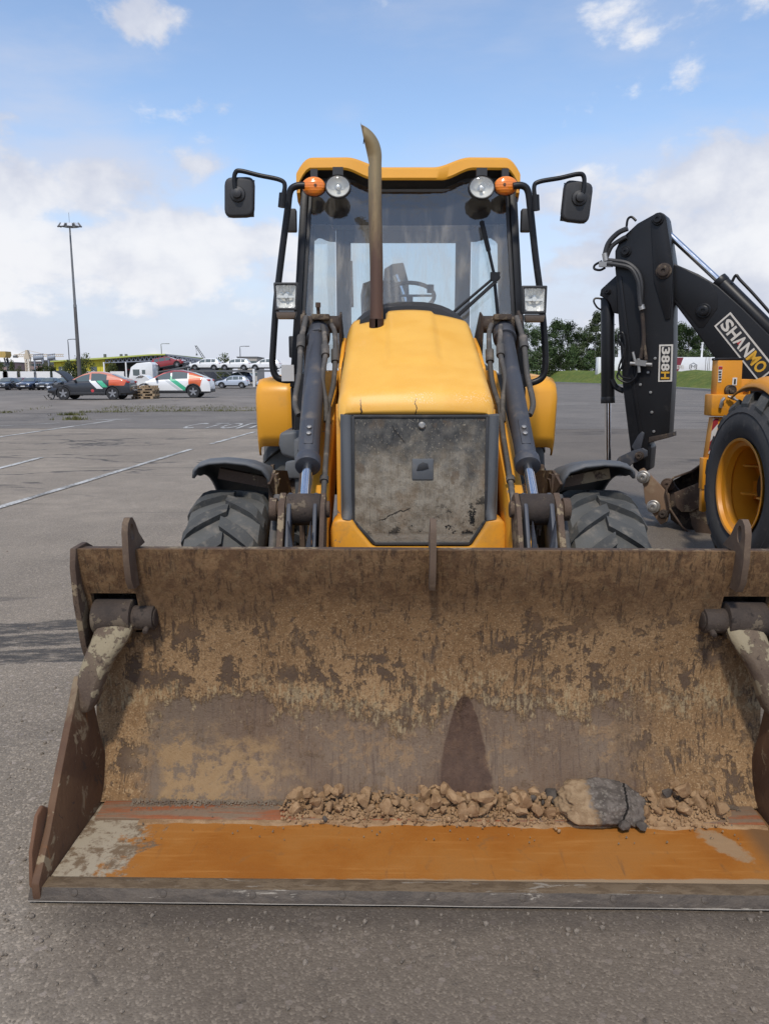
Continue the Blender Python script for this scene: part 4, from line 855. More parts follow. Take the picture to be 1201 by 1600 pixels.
# square headlamps with indicator below
def headlamp(x0, y0, x1, y1, skew):
    Y = 4.47; q = [(x0, y0), (x1, y0), (x1 - skew, y1), (x0 + skew, y1)]
    P = pxs(q, Y); c = sum(P, Vector()) / 4
    b = MB(); inn = [c + (p - c) * .80 for p in P]
    back = [c + (p - c) * .78 + Vector((0, .10, 0)) for p in P]; out = [p + Vector((0, .035, 0)) for p in P]
    b.loops([[p + Vector((0, .006, 0)) for p in inn], inn, P, out, back], caps=False); b.add(back, [(0, 1, 2, 3)])
    o = b.build('headlamp', M['plastic'], T, bevel=.006, fixn=True)
    b = MB(); n = 10
    def rf(u, v):
        p = inn[0].lerp(inn[1], u).lerp(inn[3].lerp(inn[2], u), v); d = .045 * (1 - (2 * u - 1) ** 2) * (1 - (2 * v - 1) ** 2) + .006 * ((int(u * 6) + int(v * 3)) % 2)
        return p + Vector((0, .006 + d, 0))
    b.grid(rf, 18, 15); b.build('reflector', M['reflector'], o, smooth=25)
    b = MB(); b.cyl(c + Vector((0, .05, .005)), c + Vector((0, .012, .005)), .013, n=12); b.beam(inn[0].lerp(inn[3], .5) + Vector((0, .02, 0)), inn[1].lerp(inn[2], .5) + Vector((0, .02, 0)), .01, .012); b.build('bulb_shield', M['reflector'], o)
    b = MB(); b.prism([p + Vector((0, .004, 0)) for p in inn], (0, .002, 0)); b.build('lens', M['lens'], o)
    b = MB(); r_ = pxs([(x0 + 4, y1 + 1), (x1 - 3, y1 + 1), (x1 - 6, y1 + 13), (x0 + 6, y1 + 13)], Y + .01); b.prism(r_, (0, .06, 0)); b.build('marker_lamp', worn('dusty_marker_lens', (.12, .085, .06), .35, amt=.3) if 'mk' not in M else M['mk'], T, bevel=.005)
headlamp(427, 441, 466, 485, 2); headlamp(815, 446, 855, 490, 2)
# wiper
b = MB(); WY = 4.66
b.beam(at(753, 347, 4.80), at(771, 427, 4.72), .012, .014); b.beam(at(771, 427, 4.72), at(779, 512, WY), .014, .014); b.beam(at(752, 346, 4.81), at(763, 392, 4.76), .02, .02); b.build('wiper_blade', M['black'], T)
b = MB(); b.tube(pxs([(703, 492), (776, 430)], 4.665), .008, 8); b.tube(pxs([(711, 496), (772, 441), (779, 432)], 4.66), .0085, 8, 3); b.tube(pxs([(716, 494), (776, 440)], 4.655), .006, 8); b.prism(pxs([(766, 425), (781, 425), (780, 435), (772, 441), (766, 436)], 4.65), (0, .02, 0)); b.build('wiper_arm', M['black'], T)
# interior: seat, steering wheel
b = MB(); sc_ = Vector((-.16, 5.62, 0))
def seat_sec(z, hw, d, y): return [Vector((-.165 + hw * math.copysign(abs(math.cos(a)) ** .5, math.cos(a)), y + d * math.copysign(abs(math.sin(a)) ** .6, math.sin(a)), z)) for a in [2 * math.pi * k / 20 for k in range(20)]]
b.loops([seat_sec(1.45, .24, .06, 5.62), seat_sec(1.62, .25, .075, 5.64), seat_sec(1.80, .215, .075, 5.66), seat_sec(1.90, .14, .06, 5.68), seat_sec(2.06, .145, .06, 5.69), seat_sec(2.14, .13, .05, 5.69), seat_sec(2.16, .08, .02, 5.69)]); b.build('seat', plain('seat_fabric', (.10, .10, .105), .9), T)
b = MB(); ca = at(640, 462, 5.05); rad = .155
b.tube([ca + Vector((rad * math.cos(t), rad * math.sin(t) * .72, rad * math.sin(t) * .60)) for t in [2 * math.pi * k / 28 for k in range(29)]], .013, 8, 1); b.tube([ca, ca + Vector((0, .08, -.3))], .02, 8); b.beam(ca + Vector((-rad, 0, 0)), ca + Vector((rad, 0, 0)), .03, .012); b.tube([ca + Vector((rad * .85, .03, .02)), ca + Vector((rad * .85, .02, .07))], .022, 8)
b.build('steering_wheel', M['plastic'], T)
b = MB(); b.tube([at(548, 408, 5.9), at(550, 480, 5.9)], .012, 8); b.build('lever', M['plastic'], T)
# the machine's own rear boom seen through the rear window
b = MB(); Yb = 7.6; b.prism(pxs([(600, 420), (613, 412), (630, 410), (638, 440), (640, 480), (612, 480), (598, 450)], Yb), (0, .25, 0)); b.bx(-.3, .5, 6.9, 7.2, .5, 1.5); b.build('rear_boom', M['black'], T, bevel=.01)
b = MB(); b.cyl(at(617, 430, 7.5), at(636, 482, 7.5), .028, n=12); b.build('rear_ram_rod', M['chrome'], T)

# ---------------------------------------------------------------- wheels
def tyre_mb(c, R_, w_, rim_r, lugs, lug_h, flip=1, drop=1.6, rnd_=False):
    c = Vector(c); b = MB(); hw = w_ / 2; n = 48
    prof_ = [(rim_r, -hw * .80), (rim_r + (R_ - rim_r) * .25, -hw * .98), (rim_r + (R_ - rim_r) * .62, -hw), (R_ - lug_h * 1.3, -hw * .90), (R_ - lug_h, -hw * .72), (R_ - lug_h * .9, 0), (R_ - lug_h, hw * .72), (R_ - lug_h * 1.3, hw * .90), (rim_r + (R_ - rim_r) * .62, hw), (rim_r + (R_ - rim_r) * .25, hw * .98), (rim_r, hw * .80)]
    if rnd_: prof_ = [(rim_r, -hw * .80), (rim_r + (R_ - rim_r) * .22, -hw * .98), (rim_r + (R_ - rim_r) * .40, -hw), (rim_r + (R_ - rim_r) * .54, -hw * .93), (rim_r + (R_ - rim_r) * .57, -hw * .95), (rim_r + (R_ - rim_r) * .74, -hw * .80), (R_ - lug_h * 1.2, -hw * .52), (R_ - lug_h * .9, 0), (R_ - lug_h * 1.2, hw * .52), (rim_r + (R_ - rim_r) * .7, hw * .85), (rim_r + (R_ - rim_r) * .45, hw), (rim_r, hw * .80)]
    b.lathe(prof_ + [(rim_r - .02, hw * .6), (rim_r - .02, -hw * .6)], c, (1, 0, 0), n, closed=True)
    for side in (-1, 1):
        for k in range(lugs):
            a0 = 2 * math.pi * (k + (.5 if side > 0 else 0)) / lugs
            secs = []
            for i in range(7):
                t = i / 6; ow = hw * (.86 if rnd_ else .99); x = side * (ow - (ow + hw * .06) * t); a = a0 + flip * (.02 + .30 * t * (1.0 - .15 * t)) * (24 / lugs) * .85
                wd = (2 * math.pi / lugs) * ((.27 - .04 * t) if rnd_ else (.165 + .03 * math.sin(math.pi * t))); rr = R_ - (.004 * R_ + lug_h * drop * max(0, 1 - t * (1.9 if rnd_ else 3.2)) ** 2) * 1.0; rb = R_ - lug_h * 1.5 - (.03 if t < .1 else 0) - ((.11 * max(0, 1 - t * 1.7)) if rnd_ else 0)
                def P(ang, r_): return c + Vector((x, r_ * math.sin(ang), r_ * math.cos(ang)))
                secs.append([P(a - wd * 1.25, rb), P(a - wd, rr), P(a + wd, rr), P(a + wd * 1.25, rb)])
            b.cur = 1; b.loops(secs)
    b.cur = 0; return b
def rim_mb(c, rr, w_, out, dish):
    c = Vector(c); b = MB(); h = w_ / 2
    b.lathe([(rr + .015, h), (rr + .012, h + .012), (rr - .004, h + .008), (rr - .012, h - .02), (rr - .05, h - .035), (rr - .052, h - .10), (rr - .035, h - .13), (rr - .04, -h)], c, (out, 0, 0), 40, closed=False) if False else None
    b.loops([b._ring(c + Vector((out * d, 0, 0)), Vector((0, 1, 0)), Vector((0, 0, 1)), r, 48) for r, d in ((rr + .004, h + .006), (rr + .016, h + .010), (rr + .012, h + .016), (rr - .004, h + .012), (rr - .014, h - .015), (rr - .040, h - .03), (rr - .046, h - .075), (rr - .030, h - .095), (rr - .034, h - dish), (rr - .09, h - dish - .01), (.02, h - dish - .02))], caps=False)
    return b
for s in (-1, 1):
    c = (s * .858, 3.62, .475)
    o = tyre_mb(c, .475, .36, .24, 16, .032, 1).build('front_wheel', [M['rubber_blue'], M['rubber_lug']], T, smooth=30, fixn=True)
    rim_mb(c, .24, .30, s, .10).build('rim', M['orange_yellow'], o); rim_mb(c, .24, .30, -s, .05).build('rim', M['mud_steel'], o)
    c = (s * .79, 6.0, .70)
    o = tyre_mb(c, .70, .42, .37, 20, .045, 1).build('rear_wheel', [M['rubber_blue'], M['rubber_lug']], T, smooth=30, fixn=True)
    rim_mb(c, .37, .36, s, .16).build('rim', M['orange_yellow'], o)
    # front mudguard
    cx, cy, cz = s * .865, 3.64, .475
    b = MB()
    secs = []
    for k in range(15):
        a = R(-14 + 86 * k / 14); rr = .600 + (.02 if k < 2 else 0)
        row = []
        for dx, dr in ((-.190, -.105), (-.184, -.055), (-.160, -.020), (-.09, .006), (.0, .016), (.08, .010), (.122, -.004), (.142, -.022), (.146, -.055)):
            row.append(Vector((cx + s * dx, cy + (rr + dr) * math.sin(a), cz + (rr + dr) * math.cos(a))))
        secs.append(row)
    b.loops(secs, caps=False, closed=False); o = b.build('front_mudguard', M['grey_plastic'], T, smooth=60); o.modifiers.new('solid', 'SOLIDIFY').thickness = .012
    b = MB(); b.bx(cx - s * .20 - .02, cx - s * .20 + .02, 3.58, 3.66, .60, 1.03); b.beam((s * .64, 3.62, .98), (s * .92, 3.62, 1.035), .05, .05); b.build('mudguard_bracket', M['mud_steel'], o)
    b = MB(); b.prism([(s * .675, 3.48, 1.00), (s * .67, 3.64, 1.045), (s * .66, 4.0, 1.0), (s * .64, 4.12, .80), (s * .63, 3.95, .72), (s * .655, 3.60, .90)], (-s * .012, 0, 0)); b.build('inner_flap', M['mud_steel'], o)
    # rear mudguard
    b = MB(); fx0, fx1 = s * .79, s * 1.0
    pr = [(5.22, 1.02), (5.18, 1.10), (5.14, 1.38), (5.17, 1.44), (5.25, 1.475), (6.0, 1.50), (6.6, 1.46), (6.75, 1.40)]
    b.loops([[Vector((x, y + dy, z + dz)) for y, z in pr] for x, dy, dz in ((s * .72, .0, -.0), (s * .80, 0, 0), (s * .95, .0, 0), (s * .985, .012, -.01), (s * 1.0, .05, -.04), (s * 1.0, .07, -.07))], caps=False, closed=False)
    o = b.build('rear_mudguard', M['yellow'], T, smooth=50); o.modifiers.new('solid', 'SOLIDIFY').thickness = .014
# tank and steps at the left, battery box at the right
b = MB(); b.prism(pxs([(437, 676), (474, 672), (474, 716), (462, 719), (440, 711), (435, 695)], 4.62), (0, .5, 0)); b.build('side_tank', M['grey_plastic'], T, bevel=.02, seg=3)
b = MB(); b.prism(pxs([(446, 722), (478, 716), (478, 752), (470, 748), (452, 748), (444, 760)], 4.40), (0, .05, 0)); b.bx(-.66, -.46, 4.42, 4.9, .75, 1.13); b.build('battery_box', M['grey_plastic'], T, bevel=.01)
def step(x0, x1, y0, y1, z):
    b = MB(); b.bx(x0, x1, y0, y1, z, z + .02); b.bx(x0, x1, y0 - .005, y0 + .005, z - .08, z + .02)
    for i in range(3):
        for j in range(4):
            x = x0 + (x1 - x0) * (i + .5) / 3; y = y0 + (y1 - y0) * (j + .5) / 4
            b.beam((x - .02, y - .015, z + .026), (x + .02, y + .015, z + .026), .012, .016)
    b.build('step', M['mud_steel'], T)
step(-.82, -.64, 4.45, 4.72, .87); step(-.80, -.66, 4.36, 4.62, .43); step(.66, .84, 4.50, 4.78, .80); step(.68, .83, 4.42, 4.68, .43)
for s in (-1, 1):
    b = MB(); b.beam((s * .64, 4.6, .3), (s * .64, 4.6, 1.0), .03, .05); b.beam((s * .83, 4.72, .35), (s * .83, 4.72, .95), .02, .05); b.build('step_bracket', M['mud_steel'], T)

# ---------------------------------------------------------------- loader arms and rams
for s in (-1, 1):
    ox = .005
    X = lambda v: s * v + ox
    # yellow arm
    b = MB(); b.yz([(4.55, 1.50), (4.30, 1.52), (3.75, 1.22), (3.35, .98), (3.02, .72), (2.72, .46), (2.66, .34), (2.72, .26), (2.86, .28), (3.20, .52), (3.55, .74), (4.0, .98), (4.50, 1.30)], X(.395), X(.470)); b.build('loader_arm', M['yellow_dirty'], T, bevel=.008)
    # tower frame at the cab's foot
    b = MB(); b.yz([(4.25, 1.80), (4.40, 1.84), (4.62, 1.72), (4.70, .8), (4.40, .8), (4.34, 1.4)], X(.382), X(.392)); b.build('tower_plate', M['grease'], T, bevel=.004)
    b = MB(); b.yz([(4.22, 1.78), (4.30, 1.84), (4.50, 1.78), (4.56, 1.3), (4.40, 1.3), (4.32, 1.6)], X(.575), X(.590)); b.build('tower_plate', M['grease'], T, bevel=.004)
    b = MB(); b.cyl((X(.385), 4.30, 1.765), (X(.585), 4.30, 1.765), .046, n=20); b.cyl((X(.575), 4.30, 1.765), (X(.598), 4.30, 1.765), .056, n=20); b.bx(X(.44), X(.535), 4.22, 4.27, 1.785, 1.815); b.build('tower_pin', M['grease'], T, bevel=.004)
    if s < 0: b = MB(); b.cyl((X(.50), 4.26, 1.80), (X(.50), 4.24, 1.86), .010, n=8); b.cyl((X(.50), 4.24, 1.85), (X(.50), 4.24, 1.875), .014, n=8); b.build('grease_fitting', M['mud_steel'], T)
    # tilt ram
    top, bot = Vector((X(.50), 4.27, 1.72)), Vector((X(.475), 3.12, .955))
    d = (bot - top).normalized(); L_ = (bot - top).length
    b = MB(); b.cyl(top, top + d * L_ * .80, .047, n=24); b.cyl(top + d * L_ * .775, top + d * L_ * .815, .056, n=24); b.cyl(top - d * .04, top + d * .07, .062, n=20); ram = b.build('tilt_ram', M['ram_blue'], T, bevel=.004)
    b = MB(); b.cyl(top + d * L_ * .81, bot, .023, n=20); b.build('ram_rod', M['chrome'], ram)
    for t in (.70, .715):
        b = MB(); p = top + d * L_ * (.66 + (t - .70) * 2.2) + Vector((0, -.030, .042)); b.lathe([(.011, 0), (.011, .008), (.004, .01)], p, (0, -.55, .83), 8); b.build('ram_bolt', M['steel'], ram)
    b = MB(); b.bx(-.02, .02, -.09, .09, -.012, .012); rot = d.to_track_quat('Y', 'Z').to_matrix().to_4x4(); b.xf(Matrix.Translation(top + d * L_ * .675 + Vector((0, -.02, .032))) @ rot); b.build('ram_cap', M['ram_blue'], ram, bevel=.003)
    # parallel levelling bar beside the ram
    if s < 0:
        a0, a1 = at(492, 520, 4.22), at(477, 705, 3.55)
        b = MB(); b.beam(a0, a1, .055, .06, (0, 0, 1)); b.build('levelling_bar', M['ram_blue'], T, bevel=.008)
        b = MB(); b.beam(at(484, 545, 4.12), at(470, 708, 3.58), .028, .05); b.build('bar_cover', M['ram_blue'], T, bevel=.004)
        b = MB(); b.cyl(a1, at(470, 790, 3.14), .017, n=12); q = at(472, 776, 3.2); b.lathe([(.03, 0), (.03, .02), (.022, .02), (.022, .04), (.03, .04), (.03, .055)], q, d, 6); b.build('levelling_rod', M['mud_steel'], T)
    # bell-crank boss and side links down to the bucket
    b = MB(); b.cyl((X(.405), 3.12, .945), (X(.545), 3.12, .945), .066, n=24); b.build('link_boss', M['grease'], T, bevel=.006)
    for k, (dx, th) in enumerate(((.395, .020), (.425, .016), (.530, .018), (.560, .026))):
        b = MB(); b.yz([(3.12, 1.015), (3.17, .99), (3.19, .93), (3.02, .60), (2.75, .48), (2.68, .52), (2.90, .72), (3.05, .97)], X(dx) - th / 2, X(dx) + th / 2); b.build('tilt_link', M['mud_steel'] if k in (0, 3) else M['ram_blue'], T, bevel=.004)
    b = MB(); b.cyl((X(.37), 3.12, .945), (X(.605), 3.12, .945), .035, n=16); b.cyl((X(.585), 3.12, .945), (X(.615), 3.12, .945), .048, n=16); b.build('link_pin', M['mud_steel'], T, bevel=.003)
    b = MB(); b.prism([(X(.432), 2.93, .60), (X(.432), 2.93, .93), (X(.458), 2.93, .80), (X(.478), 2.93, .765), (X(.498), 2.93, .80), (X(.522), 2.93, .93), (X(.522), 2.93, .60)], (0, .03, 0)); b.build('link_web', M['ram_blue'], T, bevel=.003)
    # hoses and steel pipes
    b = MB(); b.tube([(X(.43), 4.25, 1.76), (X(.405), 4.15, 1.70), (X(.40), 4.05, 1.56), (X(.405), 3.95, 1.44), (X(.425), 3.80, 1.32), (X(.415), 3.75, 1.26)], .0135, 10); b.cyl((X(.402), 4.09, 1.62), (X(.40), 4.05, 1.56), .022, n=12); b.build('hydraulic_hose', M['hose'], T)
    b = MB(); b.tube([(X(.475), 4.22, 1.75), (X(.46), 4.12, 1.71), (X(.445), 4.0, 1.60), (X(.452), 3.86, 1.47), (X(.43), 3.78, 1.36), (X(.425), 3.72, 1.27)], .0135, 10); b.cyl((X(.45), 4.04, 1.64), (X(.445), 3.99, 1.59), .022, n=12); b.build('hydraulic_hose', M['hose'], T)
    b = MB(); b.tube([(X(.418), 3.80, 1.34), (X(.412), 3.60, 1.20), (X(.41), 3.35, 1.02), (X(.41), 3.12, .82), (X(.405), 2.9, .6)], .0125, 10); b.cyl((X(.411), 3.38, 1.045), (X(.411), 3.36, 1.028), .02, n=10); b.build('steel_pipe', M['hose'], T)
    b = MB(); b.tube([(X(.565), 4.25, 1.80), (X(.580), 4.10, 1.66), (X(.575), 3.95, 1.50), (X(.585), 3.82, 1.36), (X(.56), 3.76, 1.30)], .0145, 10); b.cyl((X(.581), 4.13, 1.69), (X(.579), 4.07, 1.63), .023, n=12); b.build('hydraulic_hose', M['hose'], T)
    b = MB(); b.tube([(X(.60), 3.25, .98), (X(.605), 3.12, .82), (X(.60), 2.95, .60), (X(.58), 2.8, .5)], .018, 10); b.build('hydraulic_hose', M['hose'], T)
b = MB(); b.bx(-.715, -.645, 4.36, 4.40, 1.46, 1.55); b.build('decal_plate', plain('pale_decal', (.5, .5, .5), .5), T)
# ================================================================ second machine (parked alongside, its digging arm folded at the back)
S2 = thing('backhoe_loader', (3.5, 5.9, 0), 'second backhoe loader at the right with black folded digging arm and orange wheel', 'backhoe loader', 'two backhoe loaders parked side by side')
c2 = (2.625, 5.55, .685)
o = tyre_mb(c2, .700, .42, .355, 18, .055, 1, 1.5, True).build('rear_wheel', [M['rubber'], M['rubber_lug']], S2, smooth=30, fixn=True)
rm = rim_mb(c2, .350, .36, -1, .28).build('rim', M['orange_yellow'], o)
b = MB(); cx = c2[0] - .18 + .265
for k in range(8):
    a = 2 * math.pi * k / 8 + .2; v0 = Vector((cx - .015, c2[1] + .12 * math.sin(a), c2[2] + .12 * math.cos(a))); v1 = Vector((cx - .015, c2[1] + .30 * math.sin(a), c2[2] + .30 * math.cos(a)))
    b.beam(v0, v1, .14, .014, (1, 0, 0))
b.build('rim_lug', M['orange_yellow'], o)
for dy, dz in ((.03, .14), (.03, -.07), (-.22, .14), (-.22, -.07)):
    b = MB(); b.prism([(cx, c2[1] + dy, c2[2] + dz), (cx, c2[1] + dy + .20, c2[2] + dz), (cx - .16, c2[1] + dy + .17, c2[2] + dz), (cx - .16, c2[1] + dy + .12, c2[2] + dz)], (0, 0, .012)); b.build('gusset', M['orange_yellow'], o)
b = MB(); b.lathe([(.14, 0), (.14, .08), (.10, .10), (0, .10)], (cx + .01, c2[1], c2[2]), (-1, 0, 0), 24)
b.build('hub', M['black'], o, bevel=.004)
b = MB()
for k in range(8):
    a = 2 * math.pi * k / 8; b.lathe([(.014, 0), (.014, .02), (0, .02)], (cx - .015, c2[1] + .17 * math.sin(a), c2[2] + .17 * math.cos(a)), (-1, 0, 0), 6)
b.build('wheel_nut', M['steel'], o)
# far rear wheel and axle, chassis, body mass behind the near wheel
tyre_mb((4.40, 5.55, .695), .695, .42, .355, 20, .05, 1).build('rear_wheel', [M['rubber'], M['rubber_lug']], S2, smooth=30, fixn=True)
for xx in (2.75, 4.35):
    o = tyre_mb((xx, 3.40, .475), .475, .36, .24, 17, .026, 1).build('front_wheel', [M['rubber'], M['rubber_lug']], S2, smooth=30, fixn=True)
b = MB(); b.bx(3.10, 4.0, 3.1, 6.5, .45, .95); b.cyl((2.8, 5.55, .685), (4.3, 5.55, .685), .14); b.bx(3.15, 3.95, 3.2, 4.4, .9, 1.45); b.build('chassis', M['black'], S2, bevel=.02)
# cab, mostly outside the frame
b = MB(); b.bx(2.90, 4.25, 4.5, 5.95, .95, 1.5); b.build('cab_base', M['orange_yellow'], S2, bevel=.03)
for xx in (2.92, 4.22):
    for yy in (4.5, 5.92):
        b = MB(); b.beam((xx, yy, 1.5), (xx + (.05 if xx < 4 else -.05), yy, 2.62), .07, .07); b.build('cab_post', M['black'], S2)
b = MB(); b.bx(2.90, 4.25, 4.4, 6.0, 2.62, 2.78); b.build('roof', M['yellow'], S2, bevel=.05)
# domed mudguard over the rear wheel
b = MB()
def mg(u, v):
    a = R(-62 + 90 * u); e = v; r_ = .86 - .07 * max(0, (.3 - v) / .3) ** 2
    return Vector((2.50 + .45 * v, 5.60 + r_ * math.sin(a) * .92, .640 + r_ * math.cos(a) - .012 * (1 - v)))
b.grid(mg, 24, 8); o = b.build('rear_mudguard', M['orange_yellow'], S2, smooth=60, fixn=True); o.modifiers.new('solid', 'SOLIDIFY').thickness = .014
# stabiliser leg and rear frame
SY = 6.60
def s2poly(name, l, mat, Y=SY, th=.30, bev=.008, parent=None):
    b = MB(); b.prism([at(x, y, Y) for x, y in l], (0, th, 0)); return b.build(name, mat, parent or S2, bevel=bev)
s2poly('stabiliser_tube', [(1121, 562), (1160, 562), (1156, 640), (1117, 640)], M['orange_yellow'], th=.12)
s2poly('stabiliser_cap', [(1120, 559), (1161, 559), (1161, 563), (1120, 563)], M['black'], SY - .004, .125)
sleeve = s2poly('stabiliser_sleeve', [(1112, 616), (1180, 617), (1178, 652), (1110, 650)], M['orange_yellow'], SY - .05, .16, .012)
leg = s2poly('stabiliser_leg', [(1114, 652), (1140, 652), (1130, 720), (1104, 718)], M['orange_yellow'], SY - .01, .10)
s2poly('stabiliser_foot', [(1098, 716), (1112, 716), (1110, 765), (1096, 765)], M['orange_yellow'], SY - .03, .08, .006)
s2poly('stabiliser_foot', [(1096, 765), (1108, 765), (1104, 800), (1095, 800)], M['orange_yellow'], SY - .02, .06, .006)
s2poly('rear_frame', [(1152, 592), (1260, 594), (1260, 640), (1150, 628)], M['orange_yellow'], SY + .12, .12, .008)
s2poly('rear_frame', [(1172, 604), (1260, 604), (1260, 625), (1174, 622)], M['black'], SY + .10, .05, .004)
b = MB(); b.lathe([(.048, 0), (.048, .03), (.040, .035), (.040, .03), (.02, .03), (.02, .045), (0, .045)], at(1139, 610, SY), (0, -1, 0), 24); b.build('pivot_boss', M['grease'], S2)
b = MB(); b.lathe([(.028, 0), (.028, .012), (0, .012)], at(1165, 607, SY + .11), (0, -1, 0), 20); b.build('frame_hole', M['black'], S2)
# hydraulic fittings on the sleeve
b = MB(); b.tube([at(1125, 637, SY - .07), at(1127, 627, SY - .08), at(1131, 622, SY - .08)], .014, 8, 3); b.tube([at(1136, 619, SY - .08), at(1150, 625, SY - .10), at(1158, 630, SY - .10)], .010, 8, 3); b.cyl(at(1140, 620, SY - .085), at(1147, 623, SY - .09), .016, n=10); b.build('hose_fitting', M['steel'], S2)
# red and white hazard stripes as a flat sticker
def hazard():
    g = G('hazard_stripe_sticker'); p = g.sep(g.pos())
    t = g.m('FRACT', g.m('MULTIPLY', g.m('ADD', p[2], g.m('MULTIPLY', p[0], -1.3)), 6.2)); return g.done(g.mix(g.ss(t, .49, .51), (.30, .022, .03), (.62, .60, .58)), .5)
b = MB(); b.prism([at(x, y, SY - .016) for x, y in ((1114, 654), (1122, 654), (1115, 709), (1106, 709))], (0, .004, 0)); b.build('hazard_sticker', hazard(), S2)
def sticker(name, l, Y, mat): b = MB(); b.prism([at(x, y, Y) for x, y in l], (0, .004, 0)); return b.build(name, mat, S2)
white = plain('white_sticker', (.68, .67, .64), .5); red = plain('red_sticker', (.38, .03, .035), .5); blk = plain('black_sticker', (.02, .02, .022), .45); whitetxt = plain('white_letter', (.62, .58, .52), .45); yeltxt = plain('yellow_letter', (.66, .36, .03), .45)
st_ = sticker('warning_sticker', [(1122, 572), (1128, 572), (1126, 597), (1121, 597)], SY - .005, white)
sticker('warning_sticker_band', [(1122.5, 572.5), (1128, 572.5), (1127.6, 577), (1122.2, 577)], SY - .009, red)
for k in range(4): sticker('warning_text', [(1122.4, 580 + k * 4), (1126.4, 580 + k * 4), (1126.1, 582 + k * 4), (1122.1, 582 + k * 4)], SY - .009, blk)
sticker('load_sticker', [(1144, 590), (1151, 590), (1150, 602), (1143, 602)], SY - .005, white); sticker('load_sticker_symbol', [(1146.5, 592), (1149, 592), (1148.6, 600), (1145.6, 600)], SY - .009, blk)
# ---- digging arm, in its own swung vertical plane
M['link'] = worn('worn_brown_link', (.20, .125, .075), .7, dirt=(.27, .20, .13), amt=.5, chip=(.06, .04, .03), chip_amt=.12, sc_=9, bump=.2)
PD = Vector((2.52, 7.71, 0)); PU = Vector((-.85, .53, 0)).normalized(); PN = Vector((-.53, -.85, 0)).normalized()   # PN faces the camera's side
def bp(x, y, off=0.0): return onplane(x, y, PD + PN * off, PN)
def arm_part(name, l, mat, off=0.0, th=.25, bev=.010, parent=S2):
    b = MB(); b.prism([bp(x, y, off) for x, y in l], -PN * th); return b.build(name, mat, parent, bevel=bev, seg=3)
dip = [(1022, 334), (1030, 331), (1037, 334), (1040, 340), (1045, 372), (1051, 412), (1051, 537), (1049, 597), (1044, 684), (1013, 692), (1017, 699), (1014, 733), (1000, 741), (988, 730), (983, 695), (972, 604), (965, 494), (962, 440), (960, 420), (960, 392), (968, 374), (995, 349)]
dipper = arm_part('dipper', dip, M['black'], 0, .22, .012)
arm_part('dipper_doubler', [(1016, 344), (1022, 334), (1030, 332), (1037, 335), (1040, 341), (1051, 413), (1050, 440), (1046, 498), (1039, 500), (1021, 440)], M['black'], .016, .02, .004, dipper)
arm_part('dipper_edge', [(966, 432), (970, 432), (985, 560), (1003, 684), (999, 686), (980, 565)], M['black'], .010, .02, .003, dipper)
arm_part('dipper_shoe', [(1013, 683), (1044, 677), (1044, 684), (1012, 692)], M['grease'], .03, .36, .004, dipper)
arm_part('dipper_ear', [(962, 430), (950, 441), (938, 452), (936, 462), (948, 468), (953, 476), (957, 489), (968, 489), (968, 430)], M['black'], -.03, .22, .008, dipper)
boom_pts = [(1018, 408), (1036, 404), (1060, 415), (1090, 428), (1120, 446), (1160, 482), (1206, 528), (1262, 600), (1236, 684), (1165, 630), (1115, 558), (1080, 510), (1053, 474), (1024, 444)]
boom = arm_part('boom', boom_pts, M['black'], -.05, .13, .012)
arm_part('boom_doubler', [(1040, 410), (1062, 416), (1108, 440), (1121, 462), (1120, 482), (1098, 513), (1090, 512), (1040, 450)], M['black'], -.046, .02, .006, boom)
def pin(x, y, r, off, mat=None, par=dipper, name='pivot_pin'):
    b = MB(); p = bp(x, y, off - .02); b.lathe([(r * 1.45, 0), (r * 1.45, .030), (r * 1.3, .036), (r, .036), (r, .055), (r * .85, .06), (r * .4, .06), (r * .35, .05), (0, .05)], p, PN, 24); b.build(name, mat or M['black'], par)
pin(1028, 343, .040, .016); pin(1037, 424, .052, .016, M['grease']); pin(978, 394, .036, 0); pin(1099, 486, .048, -.046, None, boom); pin(950, 456, .022, -.03)
for x, y in ((1012, 582), (1016, 613), (1018, 644), (1021, 674), (1000, 601), (1023, 560)):
    b = MB(); b.lathe([(.014, 0), (.014, .012), (0, .014)], bp(x, y, 0), PN, 8); b.build('side_bolt', M['steel'], dipper)
# bucket ram outside the dipper
b = MB(); b.cyl(bp(948.5, 465, -.14), bp(949, 629, -.14), .068, n=24); b.cyl(bp(949, 620, -.14), bp(949, 630, -.14), .072, n=24); bram = b.build('bucket_ram', M['black'], S2, bevel=.004)
b = MB(); b.cyl(bp(949, 628, -.14), bp(949, 742, -.14), .034, n=20); b.build('ram_rod', M['chrome'], bram)
b = MB(); b.tube([bp(940, 467, -.12), bp(930, 466, -.10), bp(927, 471, -.08), bp(932, 480, -.08), bp(938, 484, -.1)], .010, 8, 3); b.build('hydraulic_pipe', M['black'], S2)
# dipper ram on top of the boom
b = MB(); b.cyl(bp(1040, 362, -.16), bp(1128, 444, -.16), .030, n=20); rod = b.build('dipper_ram_rod', M['chrome'], S2)
b = MB(); b.cyl(bp(1124, 440, -.16), bp(1262, 577, -.16), .075, n=24); b.cyl(bp(1121, 437, -.16), bp(1128, 444, -.16), .079, n=24); b.build('dipper_ram', M['black'], S2, bevel=.004)
b = MB(); b.tube([bp(1143, 440, -.10), bp(1149, 430, -.10), bp(1155, 437, -.10), bp(1175, 458, -.10), bp(1205, 492, -.10)], .014, 8, 4); b.build('hydraulic_pipe', M['black'], S2)
